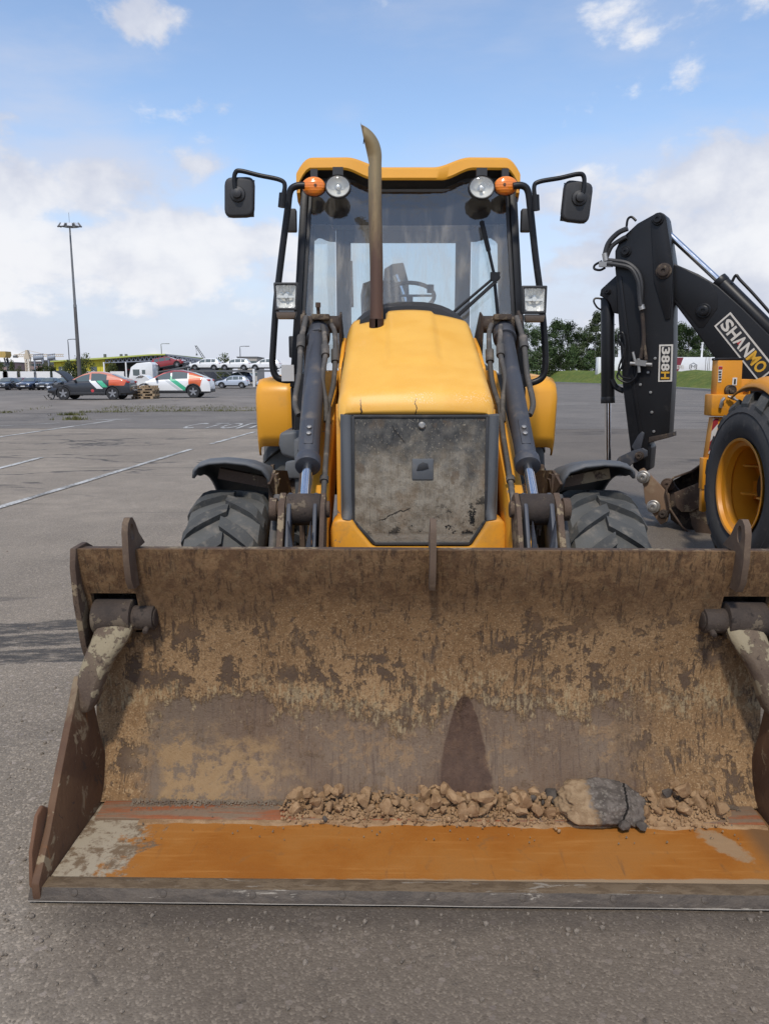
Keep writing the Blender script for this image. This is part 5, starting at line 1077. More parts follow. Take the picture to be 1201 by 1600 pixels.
# hoses looping down the side
def hose(l, r, mat, off=.04): b = MB(); b.tube([bp(x, y, off + (0 if len(t) == 0 else t[0])) for x, y, *t in l], r, 8, 5); b.build('hydraulic_hose', mat, S2)
hz = M['hose'] if False else M['plastic']
hose([(945, 407), (960, 408), (980, 412), (995, 425), (1001, 445), (1000, 470), (1002, 480)], .024, hz)
hose([(948, 412), (965, 414), (985, 420), (996, 440), (998, 462), (1000, 478)], .022, hz, .07)
hose([(944, 400), (950, 380), (965, 364), (980, 357)], .026, hz); hose([(947, 402), (955, 385), (970, 374), (978, 370)], .022, hz, .02)
hose([(978, 356), (980, 343), (986, 339), (993, 345)], .012, M['black'], .0); hose([(940, 408), (929, 414), (928, 420), (937, 422), (945, 418)], .012, M['black'], 0)
hose([(968, 540), (965, 525), (972, 520), (976, 540), (972, 570), (964, 585), (966, 592), (980, 598), (992, 590), (997, 575)], .010, M['black'], .04)
hose([(970, 535), (974, 550), (966, 575), (970, 588), (985, 592)], .010, M['black'], .05)
hose([(955, 593), (962, 605), (974, 611)], .030, M['black'], -.1)
hose([(1002, 484), (1004, 508), (1005, 530), (1003, 545), (1000, 560)], .020, M['grease']); hose([(1005, 532), (1007, 548), (1009, 562)], .016, M['grease'], .045)
for kind, p, q, r in (('t', (1001, 477), (1003, 484), .030), ('t', (944, 396), (946, 408), .028), ('b', (936, 413), (956, 413), .05), ('t', (984, 568), (1018, 570), .020), ('t', (997, 560), (998, 582), .016), ('t', (988, 550), (992, 566), .014), ('b', (993, 566), (1010, 568), .055)):
    b = MB()
    if kind == 't': b.cyl(bp(*p, .055), bp(*q, .055), r, n=10)
    else: b.beam(bp(*p, .05), bp(*q, .05), r, r)
    b.build('hose_coupling', M['steel'], S2)
# bucket linkage and bucket
for off in (.10, -.26):
    arm_part('tipping_link', [(952, 744), (956, 728), (966, 714), (985, 705), (1003, 700), (1010, 704), (1010, 713), (1000, 719), (985, 726), (977, 735), (971, 744)], M['ram_blue'], off, .035, .006)
arm_part('dipper_tip_lug', [(986, 698), (996, 680), (1002, 674), (1006, 677), (1001, 700), (995, 712)], M['ram_blue'], .05, .03, .006)
coupler = arm_part('bucket_link', [(997, 735), (1004, 731), (1018, 745), (1044, 772), (1046, 798), (1041, 815), (1031, 820), (1018, 802), (1007, 786), (1004, 760)], M['link'], .11, .04, .008)
arm_part('bucket_link', [(1000, 737), (1018, 747), (1043, 774), (1040, 815), (1020, 800), (1005, 765)], M['link'], -.26, .04, .008)
for x, y, r in ((1005, 745, .045), (1021, 791, .045), (1036, 803, .032), (999, 712, .03)): pin(x, y, r, .13 if y > 720 else .12, M['steel'] if y > 740 and r > .04 else M['grease'], S2)
arm_part('bucket_ear', [(1032, 760), (1036, 750), (1048, 749), (1056, 762), (1066, 772), (1078, 800), (1084, 830), (1066, 826), (1047, 812), (1044, 790)], M['grease'], .04, .05, .006)
pin(1043, 757, .045, .055, M['mud_steel'], S2)
b = MB(); prof2 = [(1051, 746), (1075, 739), (1097, 729), (1112, 716)]
# bucket shell: back sheet swept across its width
W2 = .62
sh = [(1050, 752), (1070, 765), (1092, 775), (1080, 800), (1088, 820), (1100, 838), (1112, 848)]
inner = [(1051, 747), (1072, 741), (1092, 731), (1112, 714)]
b = MB(); vs = []
prof_b = [(1112, 716), (1080, 738), (1052, 748), (1042, 765), (1048, 795), (1066, 822), (1090, 840), (1116, 850)]
n = len(prof_b)
b.add([bp(x, y, .16) for x, y in prof_b] + [bp(x, y, .16 - W2) for x, y in prof_b], [(i, i + 1, n + i + 1, n + i) for i in range(n - 1)])
dbk = b.build('digging_bucket', M['mud_steel'], S2, smooth=50); dbk.modifiers.new('solid', 'SOLIDIFY').thickness = .02
arm_part('bucket_side', [(1052, 770), (1096, 752), (1118, 742), (1122, 780), (1098, 790), (1078, 800), (1064, 800), (1056, 793)], M['mud_steel'], .17, .02, .004, dbk)
arm_part('bucket_side', [(1076, 801), (1098, 790), (1120, 778), (1122, 850), (1092, 842), (1080, 822)], M['mud_steel'], .15, .02, .004, dbk)
arm_part('bucket_side', [(1052, 750), (1112, 718), (1120, 850), (1066, 822), (1044, 780)], M['grease'], .16 - W2, .02, .004, dbk)
for k in range(4): arm_part('bucket_tooth', [(1082, 836), (1094, 834), (1108, 841), (1106, 845), (1092, 843)], M['steel'], .18 - k * .19, .07, .004, dbk)
# ---- lettering plates
def txt(body, name, size, mat, parent, M4, off=.012, ext=.002):
    cu = bpy.data.curves.new(name, 'FONT'); cu.body = body; cu.size = size; cu.offset = off; cu.extrude = ext; cu.align_x = 'CENTER'; cu.align_y = 'CENTER'; cu.resolution_u = 3
    to = bpy.data.objects.new(name, cu); COL.objects.link(to); dg = bpy.context.evaluated_depsgraph_get(); me = bpy.data.meshes.new_from_object(to.evaluated_get(dg)); bpy.data.objects.remove(to)
    me.transform(M4); me.materials.clear(); me.materials.append(mat)
    xs_ = [v.co for v in me.vertices]; c = sum(xs_, Vector()) / len(xs_); me.transform(Matrix.Translation(-c))
    o = bpy.data.objects.new(name, me); COL.objects.link(o); o.parent = parent; o.location = c - ORG[parent]; ORG[o] = c; return o
def frame_letters(word, name, q, parent, cols, off, fill=.70, span=1.0):
    """letters spread along the plate: q = corners (text-start top, text-end top, text-end bottom, text-start bottom)"""
    a, b_, c_, d_ = q; ex = (b_ - a); ey = (a - d_); n = len(word)
    for i, ch in enumerate(word):
        t = (i + .5) / n * span + (1 - span) / 2
        ctr = (a.lerp(b_, t) + d_.lerp(c_, t)) / 2 + PN * off
        wv = ex / n * span; X_ = wv / max(1e-6, wv.length); Y_ = ey.normalized()
        hl = ey.length * fill; sx = wv.length * .92
        cu = txt(ch, name, 1.0, cols[i], parent, Matrix.Identity(4), .03, .002)
        me = cu.data; xs_ = [v.co.x for v in me.vertices]; ys_ = [v.co.y for v in me.vertices]; zs_ = [v.co.z for v in me.vertices]
        w0 = max(xs_) - min(xs_); h0 = max(ys_) - min(ys_)
        kx = (sx / w0) if ch != 'I' else hl / h0
        for v in me.vertices:
            lx = (v.co.x - (max(xs_) + min(xs_)) / 2) * kx; ly = (v.co.y - (max(ys_) + min(ys_)) / 2) * hl / h0; lz = v.co.z - min(zs_)
            v.co = X_ * lx + Y_ * ly + PN * lz
        cu.location = ctr - ORG[parent]; ORG[cu] = ctr
def plate(q, parent, off):
    b = MB(); b.prism([p + PN * off for p in q], PN * .004); p1 = b.build('sign_border', whitetxt, parent)
    c = sum(q, Vector()) / 4; m = []
    for p in q: m.append(p)
    ex = (q[1] - q[0]).normalized(); ey = (q[0] - q[3]).normalized(); t = .016
    inn = [q[0] + ex * t - ey * t, q[1] - ex * t - ey * t, q[2] - ex * t + ey * t, q[3] + ex * t + ey * t]
    b = MB(); b.prism([p + PN * (off + .004) for p in inn], PN * .003); b.build('sign_panel', blk, parent); return inn
q = [bp(1051, 538, 0), bp(1049.3, 596, 0), bp(1027.6, 596.5, 0), bp(1029.3, 538.5, 0)]
inn = plate(q, dipper, .001); frame_letters('388H', 'letter', inn, dipper, [whitetxt] * 3 + [yeltxt], .0085, .80, .97)
a_, d_ = bp(1140.5, 487.5, -.05), bp(1115, 509.5, -.05); e_ = (bp(1168.7, 577, -.05) - d_).normalized(); L2 = (bp(1168.7, 577, -.05) - d_).length * 1.28
q = [a_, a_ + e_ * L2, d_ + e_ * L2, d_]
inn = plate(q, boom, .001)
ix = (inn[1] - inn[0]); st0 = inn[0] + ix * .02; sb0 = inn[3] + ix * .02
frame_letters('SHANMO', 'letter', [st0, st0 + ix * .93, sb0 + ix * .93, sb0], boom, [whitetxt] * 4 + [yeltxt] * 2, .0085, .74)
b = MB(); m_ = (inn[0] + inn[3]) / 2 + ix * (.02 + .93 * 2.5 / 6); ey_ = (inn[0] - inn[3]); ex_ = ix.normalized()
b.prism([m_ + PN * .011 - ey_ * .20 + ex_ * -.012, m_ + PN * .011 - ey_ * .20 + ex_ * .012, m_ + PN * .011 + ey_ * .10], PN * .002); b.build('letter_inlay', red, boom)
# ================================================================ vehicles in the distance
CM = {}
def carpaint(name, col, rough=.22):
    if name in CM: return CM[name]
    g = G(name); n = g.noise(g.pos(), 1.5, 5, .6); g.put(g.p.inputs['Coat Weight'], .7); g.put(g.p.inputs['Coat Roughness'], .06)
    CM[name] = g.done(g.mix(n, tuple(x * .9 for x in col), tuple(min(1, x * 1.05) for x in col)), rough); return CM[name]
M['carglass'] = None
_g = G('car_window_glass'); M['carglass'] = _g.done((.09, .115, .115), .06, 0, None, .8)
M['tyre_far'] = plain('car_tyre', (.03, .03, .032), .85); M['alloy'] = plain('alloy_wheel', (.34, .34, .35), .35, .6); M['blacktrim'] = plain('black_trim', (.025, .025, .027), .5)
M['redlens'] = plain('red_lens', (.45, .02, .015), .2); M['lamp_white'] = plain('car_headlamp', (.75, .77, .8), .15, .3); M['plate'] = plain('number_plate', (.75, .75, .73), .5)
def livery(name, base, kind):
    g = G(name); p = g.sep(g.obj()); x, z = p[0], p[2]; g.put(g.p.inputs['Coat Weight'], .6)
    s = g.m('ADD', x, g.m('MULTIPLY', z, 1.25 if kind == 'k' else 1.5)); c = g.mix(0.0, base, base)
    def band(v, a, b_): return g.m('MULTIPLY', g.ss(v, a, a + .02), g.ss(v, b_, b_ - .02))
    if kind == 'k':     # dark car: white and green sashes before the rear wheel, orange tail and roof
        zz = g.ss(z, .66, .68)
        c = g.mix(g.m('MULTIPLY', band(g.m('SUBTRACT', x, g.m('MULTIPLY', g.m('SUBTRACT', 1.0, z), .95)), 2.48, 2.86), g.ss(z, .62, .64)), c, (.8, .8, .8))
        c = g.mix(g.m('MULTIPLY', band(g.m('SUBTRACT', x, g.m('MULTIPLY', g.m('SUBTRACT', 1.0, z), .95)), 2.90, 3.24), g.ss(z, .70, .72)), c, (.05, .42, .23))
        c = g.mix(g.m('MULTIPLY', g.ss(x, 3.52, 3.56), g.m('MULTIPLY', g.ss(z, .80, .82), g.ss(g.m('SUBTRACT', x, g.m('MULTIPLY', z, .5)), 4.02, 3.98))), c, (.62, .10, .028))
        c = g.mix(g.m('MULTIPLY', g.ss(z, 1.13, 1.15), g.ss(x, 1.3, 1.5)), c, (.62, .24, .16))
        c = g.mix(g.m('MULTIPLY', g.ss(g.m('ADD', g.m('POWER', g.m('SUBTRACT', x, 2.60), 2.0), g.m('POWER', g.m('SUBTRACT', z, .52), 2.0)), .009, .007), 1.0), c, (.55, .05, .06))
    else:
        c = g.mix(band(g.m('SUBTRACT', x, g.m('MULTIPLY', g.m('SUBTRACT', 1.0, z), 1.3)), 2.10, 2.36), c, (.55, .57, .57))
        c = g.mix(band(g.m('SUBTRACT', x, g.m('MULTIPLY', g.m('SUBTRACT', 1.0, z), 1.3)), 2.40, 2.80), c, (.05, .42, .23))
        c = g.mix(g.m('MULTIPLY', g.ss(x, 3.45, 3.48), g.m('MULTIPLY', g.ss(z, .62, .66), g.ss(g.m('SUBTRACT', x, g.m('MULTIPLY', z, .3)), 3.95, 3.92))), c, (.66, .13, .04))
        c = g.mix(g.m('MULTIPLY', g.ss(z, 1.12, 1.16), g.ss(x, 2.35, 2.15)), c, (.60, .14, .12))
        c = g.mix(g.m('MULTIPLY', g.ss(z, 1.42, 1.44), 1.0), c, (.28, .05, .05))
    return g.done(c, .28)
def interp(tab, x):
    for (x0, y0), (x1, y1) in zip(tab, tab[1:]):
        if x <= x1: t = (x - x0) / (x1 - x0) if x1 > x0 else 0; return y0 + (y1 - y0) * max(0, min(1, t))
    return tab[-1][1]
SUV = dict(L=4.40, W=1.84, sh=[(0, .62), (.08, .80), (.25, .90), (.95, 1.0), (1.25, 1.04), (3.6, 1.10), (4.2, 1.08), (4.36, .98), (4.40, .75)], rf=[(1.05, 1.03), (1.85, 1.52), (2.3, 1.62), (3.3, 1.62), (3.9, 1.56), (4.28, 1.08)], wx=(.86, 3.52), wr=.35, sill=.32, wins=[(1.55, 2.28), (2.36, 3.10), (3.18, 3.72)])
COUPE = dict(L=4.70, W=1.88, sh=[(0, .60), (.06, .76), (.25, .86), (1.0, .98), (1.35, 1.02), (3.5, 1.10), (4.3, 1.16), (4.62, 1.08), (4.70, .78)], rf=[(1.15, 1.01), (2.0, 1.44), (2.5, 1.58), (3.0, 1.58), (3.6, 1.46), (4.45, 1.14)], wx=(.92, 3.72), wr=.36, sill=.34, wins=[(1.62, 2.42), (2.52, 3.40)])
SEDAN = dict(L=4.55, W=1.80, sh=[(0, .58), (.08, .72), (.3, .80), (1.1, .93), (1.4, .96), (3.5, 1.0), (4.3, 1.0), (4.5, .9), (4.55, .7)], rf=[(1.25, .95), (2.1, 1.40), (2.5, 1.46), (3.0, 1.45), (3.3, 1.38), (3.95, 1.0)], wx=(.9, 3.55), wr=.32, sill=.28, wins=[(1.75, 2.4), (2.5, 3.25)])
def car(name, K, mat, loc, rz, label, group, hood=True, tilt=0.0, detail=True, cat='car', trim=None, openhood=False):
    Lc, Wc = K['L'], K['W']; root = thing(name, (0, 0, 0), label, cat, group)
    def hw(x): t = x / Lc; return Wc / 2 * (1 - .16 * max(0, (.16 - t) / .16) ** 2 - .10 * max(0, (t - .88) / .12) ** 2)
    arch = K['wr'] + .06
    def zlow(x):
        z = K['sill'] + .06 * max(0, (.1 - x / Lc) / .1)
        for wx in K['wx']:
            d = abs(x - wx)
            if d < arch: z = max(z, K['wr'] + math.sqrt(arch * arch - d * d))
        return z
    xs_ = sorted(set([0, .03, .1, .2, .35, .5] + [.5 + (Lc - .6) * k / 40 for k in range(41)] + [Lc - .05, Lc]))
    b = MB(); rings = []
    for x in xs_:
        h = hw(x); zs = interp(K['sh'], x); zl = min(zlow(x), zs - .10)
        if not hood and x < 1.0: zs = min(zs, .70)
        r_ = [(h * .93, zl), (h * .985, zl + .04), (h, (zl + zs) / 2), (h * .985, zs - .10), (h * .95, zs - .03), (h * .88, zs), (h * .45, zs + .02), (0, zs + .025)]
        rings.append([Vector((x, -y, z)) for y, z in r_] + [Vector((x, y, z)) for y, z in r_[-2::-1]])
    b.loops(rings, caps=True, closed=False); b.f.append([])if False else None
    # underside
    bl = MB(); bl.bx(.25, Lc - .25, -Wc / 2 * .88, Wc / 2 * .88, K['sill'] - .08, K['sill'] + .30)
    body = b.build('body', mat, root, smooth=45, origin=(0, 0, 0), fixn=True)
    bl.build('underbody', M['blacktrim'], body)
    rx0, rx1 = K['rf'][0][0], K['rf'][-1][0]
    def gh(x): return interp(K['rf'], x)
    def wall(x, t):                        # side point of the cabin; t 0 at shoulder, 1 at roof edge
        zs = interp(K['sh'], x); zr = gh(x); h = hw(x) * .93; ht = h - .23 * Wc / 1.85 * min(1, (zr - zs) / .5)
        return (h + (ht - h) * t, zs - .02 + (zr - .03 - zs + .02) * t)
    b = MB(); rings = []
    gx = [rx0 + (rx1 - rx0) * k / 30 for k in range(31)]
    for x in gx:
        (y0, z0), (y1, z1) = wall(x, 0), wall(x, 1); zr = max(gh(x), z1 + .01)
        r_ = [(y0, z0), (y0 + (y1 - y0) * .5, z0 + (z1 - z0) * .5), (y1, z1), (y1 * .9, zr), (y1 * .5, zr + .02), (0, zr + .028)]
        rings.append([Vector((x, -y, z)) for y, z in r_] + [Vector((x, y, z)) for y, z in r_[-2::-1]])
    b.loops(rings, closed=False); b.build('cabin', mat, body, smooth=50, origin=(0, 0, 0), fixn=True)
    for s in (-1, 1):
        for x0, x1 in K['wins']:
            b = MB()
            def wf(u, v):
                x = x0 + (x1 - x0) * u; zs = interp(K['sh'], x); zr = gh(x)
                tt = .07 + .83 * v
                if zr - zs < .14: tt = .07 + .4 * v
                y, z = wall(x, tt); return Vector((x, s * (y + .008), z))
            b.grid(wf, 8, 3); b.build('window', M['carglass'], body, smooth=60)
        b = MB(); y_, z_ = wall(K['wins'][0][0] + .12, .1); b.box((K['wins'][0][0] + .05, s * (y_ + .12), z_ + .04), (.10, .2, .14)); b.build('door_mirror', trim or M['blacktrim'], body, bevel=.02)
        b = MB(); b.bx(K['wx'][0] + .4, K['wx'][1] - .4, s * (Wc / 2 - .02), s * (Wc / 2 + .012), K['sill'] - .06, K['sill'] + .09); b.build('sill', M['blacktrim'], body, bevel=.01)
        b = MB(); b.box((Lc - .17, s * hw(Lc - .1) * .80, interp(K['sh'], Lc - .3) - .12), (.30, .34, .10)); b.build('tail_lamp', M['redlens'], body, bevel=.015)
        if hood: b = MB(); b.box((.12, s * hw(.1) * .78, .74), (.24, .36, .11)); b.build('headlamp', M['lamp_white'], body, bevel=.02)
        for wx in K['wx']:
            c = Vector((wx, s * (Wc / 2 - .10), K['wr'])); b = MB(); r0 = K['wr']
            b.lathe([(r0 * .62, -.09), (r0 * .93, -.10), (r0, -.07), (r0, .07), (r0 * .93, .10), (r0 * .62, .09)], c, (0, s, 0), 28, closed=True); w_ = b.build('wheel', M['tyre_far'], root)
            b = MB(); b.lathe([(r0 * .66, .06), (r0 * .66, .085), (r0 * .58, .085), (r0 * .56, .04), (0, .03)], c, (0, s, 0), 24); 
            rim_ = b.build('rim', M['blacktrim'], w_)
            b = MB()
            for k in range(5):
                a = 2 * math.pi * k / 5 + .3; e = Vector((math.cos(a), 0, math.sin(a))); b.beam(c + Vector((0, s * .075, 0)), c + Vector((0, s * .08, 0)) + e * r0 * .62, .085, .02, (0, 1, 0))
            b.build('spoke', M['alloy'], w_)
            b = MB(); ar = arch
            b.loops([[Vector((wx + rr * math.cos(a), s * yy, K['wr'] + rr * math.sin(a))) for rr, yy in ((ar - .015, hw(wx) - .03), (ar - .01, hw(wx) + .012), (ar + .05, hw(wx) + .010), (ar + .055, hw(wx) - .03))] for a in [R(-12 + 204 * k / 16) for k in range(17)]]); b.build('arch_trim', M['blacktrim'], body, fixn=True)
    # front and rear screens on the sloping ends
    for (xa, xb) in ((K['rf'][0][0] + .12, K['rf'][1][0] - .05), (K['rf'][-2][0] + .06, K['rf'][-1][0] - .06)):
        b = MB()
        def sf(u, v):
            x = xa + (xb - xa) * v; (y0, z0), (y1, z1) = wall(x, 0), wall(x, 1); zr = max(gh(x), z1 + .01); t = 2 * u - 1
            return Vector((x, t * y1 * .88, zr + .034 - .018 * t * t))
        b.grid(sf, 8, 6); b.build('windscreen' if xa < Lc / 2 else 'rear_window', M['carglass'], body, smooth=60)
    if hood:
        b = MB(); b.box((.005, 0, .60), (.06, Wc * .62, .16)); b.build('front_grille', M['blacktrim'], body, bevel=.02)
        b = MB(); b.box((.03, 0, .38), (.12, Wc * .86, .14)); b.build('bumper', M['blacktrim'], body, bevel=.03)
        b = MB(); b.box((-.03, 0, .47), (.01, .5, .11)); b.build('number_plate', M['plate'], body)
    b = MB(); b.box((Lc - .04, 0, .42), (.12, Wc * .86, .2)); b.build('bumper', M['blacktrim'], body, bevel=.03)
    if openhood:
        return root
    root.location = loc; root.rotation_euler = (0, tilt, rz); return root
def place(o, loc, rz, tilt=0.0): o.location = loc; o.rotation_euler = (0, tilt, rz)
# -- black wrecked crossover with raised bonnet
zb = .313
p0 = at(84, 622, 42.0); p1 = at(209, 620, 42.0)
wb = livery('dark_rally_wrap', (.022, .024, .03), 'k')
k1 = car('crashed_car', COUPE, wb, None, 0, 'black crashed crossover with raised bonnet and orange tail on the dirt bank', 'wrapped crash cars on the dirt bank', hood=False, openhood=True)
def add_damage(root, dark, hoodcol):
    rnd = random.Random(5)
    b = MB(); b.grid(lambda u, v: Vector((1.15 - 1.05 * u * .70, (v - .5) * 1.5, 1.0 + .62 * u + .10 * math.sin(u * 3.1))), 8, 6); o = b.build('raised_bonnet' if dark else 'crumpled_bonnet', hoodcol, root, smooth=60); o.modifiers.new('solid', 'SOLIDIFY').thickness = .04
    b = MB(); b.prism([(.02, -.5, 1.60), (.45, -.5, 1.70), (.30, -.5, 1.42), (.05, -.5, 1.40)], (0, 1.0, 0)); 
    b = MB(); b.bx(.25, 1.0, -.7, .7, .45, .86); b.bx(.05, .35, -.5, .5, .35, .62); b.cyl((.5, -.3, .85), (.5, .3, .92), .12, n=10); b.build('engine_bay', M['blacktrim'], root, bevel=.03)
    b = MB()
    for k in range(26):
        p = Vector((rnd.uniform(-.35, .35), rnd.uniform(-.85, .7), rnd.uniform(.05, .75))); q = p + Vector((rnd.uniform(-.15, .15), rnd.uniform(-.2, .2), rnd.uniform(-.4, .1))); q.z = max(q.z, .02); b.beam(p, q, rnd.uniform(.03, .12), rnd.uniform(.015, .05))
    b.build('crushed_front', worn('crushed_plastic', (.06, .06, .06), .6, dirt=(.35, .32, .28), amt=.5, sc_=3), root)
    b = MB()
    for k in range(5): p = Vector((rnd.uniform(.0, .3), -.75 + k * .3, .72)); b.box(p, (rnd.uniform(.15, .4), .24, .1), Matrix.Rotation(rnd.uniform(-.5, .5), 3, 'Y'))
    b.build('broken_headlamp', M['lamp_white'], root, bevel=.01)
add_damage(k1, True, M['blacktrim'])
sc1 = (p1 - p0).length / 4.70
place(k1, (p0.x, 42.0, zb), R(2)); k1.scale = (sc1 * 1.0,) * 3 if abs(sc1 - 1) < .25 else (1, 1, 1)
# -- white wrecked crossover behind the pallets
ww = livery('light_rally_wrap', (.80, .80, .79), 'w')
k2 = car('crashed_car', COUPE, ww, None, 0, 'white crashed crossover with green stripe and orange rear behind the pallet stack', 'wrapped crash cars on the dirt bank', hood=False, openhood=True)
b = MB()
b.grid(lambda u, v: Vector((1.2 - .8 * u, (v - .5) * 1.4, 1.0 + .28 * math.sin(u * 2.7))), 8, 5); o = b.build('crumpled_bonnet', carpaint('white_car_paint', (.8, .8, .79)), k2, smooth=60); o.modifiers.new('solid', 'SOLIDIFY').thickness = .04
b = MB(); b.bx(.3, 1.0, -.7, .7, .45, .84); b.build('engine_bay', M['blacktrim'], k2, bevel=.03)
b = MB(); b.prism([(.30, -.82, .55), (.95, -.86, .60), (1.0, -.86, .98), (.6, -.84, 1.0), (.25, -.80, .8)], (0, .03, 0)); b.build('bent_wing', CM['white_car_paint'], k2)
p0 = at(217, 618, 46.0); p1 = at(327, 615, 46.0); place(k2, (p0.x - .35, 46.0, .315), R(3)); 
# -- pallets in front of it
WOOD = worn('weathered_pallet_wood', (.33, .24, .15), .85, dirt=(.20, .15, .10), amt=.35, sc_=4, bump=.2, var=.3)
pc = at(228, 622, 43.2)
for k in range(5):
    z0 = .31 + k * .148; rr = R((-3, 2, -1, 3, 1)[k]); c = Vector((pc.x + (.0, .05, -.03, .04, -.02)[k], 43.2, z0))
    t = thing('wooden_pallet', c, 'weathered wooden pallet, %s in the stack before the white wreck' % ('lowest', 'second from below', 'middle one', 'second from the top', 'topmost')[k], 'pallet', 'pallets stacked by the white wreck')
    for y in (-.5, -.25, 0, .25, .5):
        b = MB(); b.box(c + Vector((0, y, .133)), (1.2, .11, .022)); b.build('board', WOOD, t)
    for y in (-.5, 0, .5):
        b = MB(); b.box(c + Vector((0, y, .011)), (1.2, .10, .022)); b.build('board', WOOD, t)
        for x in (-.53, 0, .53): b = MB(); b.box(c + Vector((x, y, .072)), (.13, .12, .098)); b.build('block', WOOD, t)
    t.rotation_euler = (0, 0, rr)
# -- white pallets stack to the left behind black car's nose skipped: car transporter
wp = carpaint('white_car_paint', (.8, .8, .79)); rp = carpaint('red_car_paint', (.27, .018, .02)); sp_ = carpaint('silver_blue_car_paint', (.42, .47, .55)); dkp = carpaint('dark_grey_car_paint', (.045, .05, .06)); blu = carpaint('dark_blue_car_paint', (.03, .045, .09)); mar = carpaint('maroon_car_paint', (.16, .02, .025))
YT = 110.0
def gx(px, Y): return at(px, 590, Y).x
tr = thing('truck_tractor', (gx(226, 96), 96, 0), 'white truck tractor unit with tall sleeper cab under the red car', 'truck', None)
x0 = gx(207, 96); b = MB(); b.prism([(x0, 94.8, .7), (x0 - .05, 94.8, 1.5), (x0 + .25, 94.8, 2.7), (x0 + 1.0, 94.8, 3.2), (x0 + 2.6, 94.8, 3.35), (x0 + 2.9, 94.8, 3.1), (x0 + 2.9, 94.8, .8)], (0, 2.4, 0)); b.build('cab', carpaint('white_truck_paint', (.78, .78, .77)), tr, bevel=.08)
b = MB(); b.prism([(x0 + .5, 94.78, 1.75), (x0 + .5, 94.78, 2.45), (x0 + 1.3, 94.78, 2.45), (x0 + 1.3, 94.78, 1.65)], (0, .03, 0)); b.build('door_window', M['carglass'], tr)
b = MB(); b.prism([(x0 + 1.6, 94.78, 1.9), (x0 + 1.6, 94.78, 2.4), (x0 + 2.0, 94.78, 2.4), (x0 + 2.0, 94.78, 1.9)], (0, .03, 0)); b.build('sleeper_window', M['carglass'], tr)
b = MB(); b.prism([(x0 - .06, 95.0, 1.55), (x0 + .2, 95.0, 2.6), (x0 + .2, 97.0, 2.6), (x0 - .06, 97.0, 1.55)], (-.03, 0, 0)); b.build('windscreen', M['carglass'], tr)
b = MB(); b.bx(x0 + .2, x0 + 5.4, 95, 97, .55, .85); b.build('frame', M['blacktrim'], tr)
for x in (x0 + 1.1, x0 + 4.4):
    for y in (94.95, 96.9): b = MB(); b.lathe([(.25, -.15), (.5, -.15), (.5, .15), (.25, .15)], (x, y, .5), (0, 1, 0), 20); b.build('wheel', M['tyre_far'], tr)
tl = thing('car_transporter', (gx(360, YT), YT, 0), 'grey two-deck car transporter trailer loaded with white cars', 'trailer', None)
xa, xb = gx(248, YT), gx(470, YT); DK = 2.48
steel = plain('trailer_steel', (.14, .145, .15), .6, .3)
b = MB(); b.bx(gx(298, YT), xb, YT - 1.2, YT + 1.2, DK - .16, DK); b.bx(gx(298, YT), xb, YT - 1.25, YT - 1.2, DK - .22, DK + .03); b.build('upper_deck', steel, tl)
b = MB(); b.prism([(xa, YT - 1.2, 2.2), (gx(300, YT), YT - 1.2, 2.75), (gx(300, YT), YT - 1.2, 2.6), (xa, YT - 1.2, 2.05)], (0, 2.4, 0)); b.build('front_ramp', steel, tl)
b = MB(); b.prism([(xa + 2, YT - 1.2, 1.1), (gx(325, YT), YT - 1.2, .75), (xb, YT - 1.2, .35), (xb, YT - 1.2, .2), (gx(325, YT), YT - 1.2, .5), (xa + 2, YT - 1.2, .9)], (0, 2.4, 0)); b.build('lower_deck', steel, tl)
for px in (297, 399, 440):
    b = MB(); b.bx(gx(px, YT) - .14, gx(px, YT) + .14, YT - 1.3, YT - 1.1, .2, 3.1 if px < 300 else DK + .2); b.build('deck_post', carpaint('white_truck_paint', (.78, .78, .77)), tl)
for px in (318, 337, 356, 374): b = MB(); b.beam((gx(px, YT), YT - 1.2, DK - .1), (gx(px + 22, YT), YT - 1.2, .5), .12, .12); b.build('deck_brace', steel, tl)
for px in (250, 300):
    b = MB(); b.bx(gx(px, YT) - .1, gx(px, YT) + .1, YT - 1.2, YT - 1.0, .2, 2.3); b.build('deck_post', steel, tl)
for k, x in enumerate((gx(300, YT), gx(312, YT))):
    for y in (YT - 1.05, YT + 1.05): b = MB(); b.lathe([(.2, -.12), (.42, -.12), (.42, .12), (.2, .12)], (x, y, .42), (0, 1, 0), 16); b.build('wheel', M['tyre_far'], tl)
suv = None
for k, (px, lab) in enumerate(((298, 'white off-road car standing first on the upper deck beside the red car'), (344, 'white off-road car in the middle of the upper deck of the transporter'), (391, 'white off-road car at the end of the upper deck beside the cab rail'))):
    if suv is None: o = suv = car('loaded_car', SUV, wp, (0, 0, 0), 0, lab, 'cars loaded on the transporter')
    else: o = copy_tree(suv); o['label'] = lab
    place(o, (gx(px, YT), YT, DK), 0)
o = copy_tree(suv); o['label'] = 'red car tilted up on the ramp above the truck cab'
def recol(root, mat):
    for ch in root.children:
        if ch.name.startswith('body'):
            for q_ in [ch] + list(ch.children):
                if q_.name.split('.')[0] in ('body', 'cabin'): q_.data = q_.data.copy(); q_.data.materials.clear(); q_.data.materials.append(mat)
recol(o, rp); place(o, (gx(242, 103) - .2 + 5.1, 103, 2.62), math.pi, -R(-11)); o.location = (gx(291, 103), 103, 2.98); o.rotation_euler = (0, R(10), math.pi)
b = thing('ramp_stand', (gx(250, 103), 103, 0), 'dark steel ramp carrying the red car above the truck', 'ramp', None)
m = MB(); xr0, xr1 = gx(238, 103), gx(296, 103); m.prism([(xr0 - .2, 102, 2.05), (xr1, 102, 2.95), (xr1, 102, 2.80), (xr0 - .2, 102, 1.9)], (0, 2, 0)); m.build('ramp_deck', steel, b)
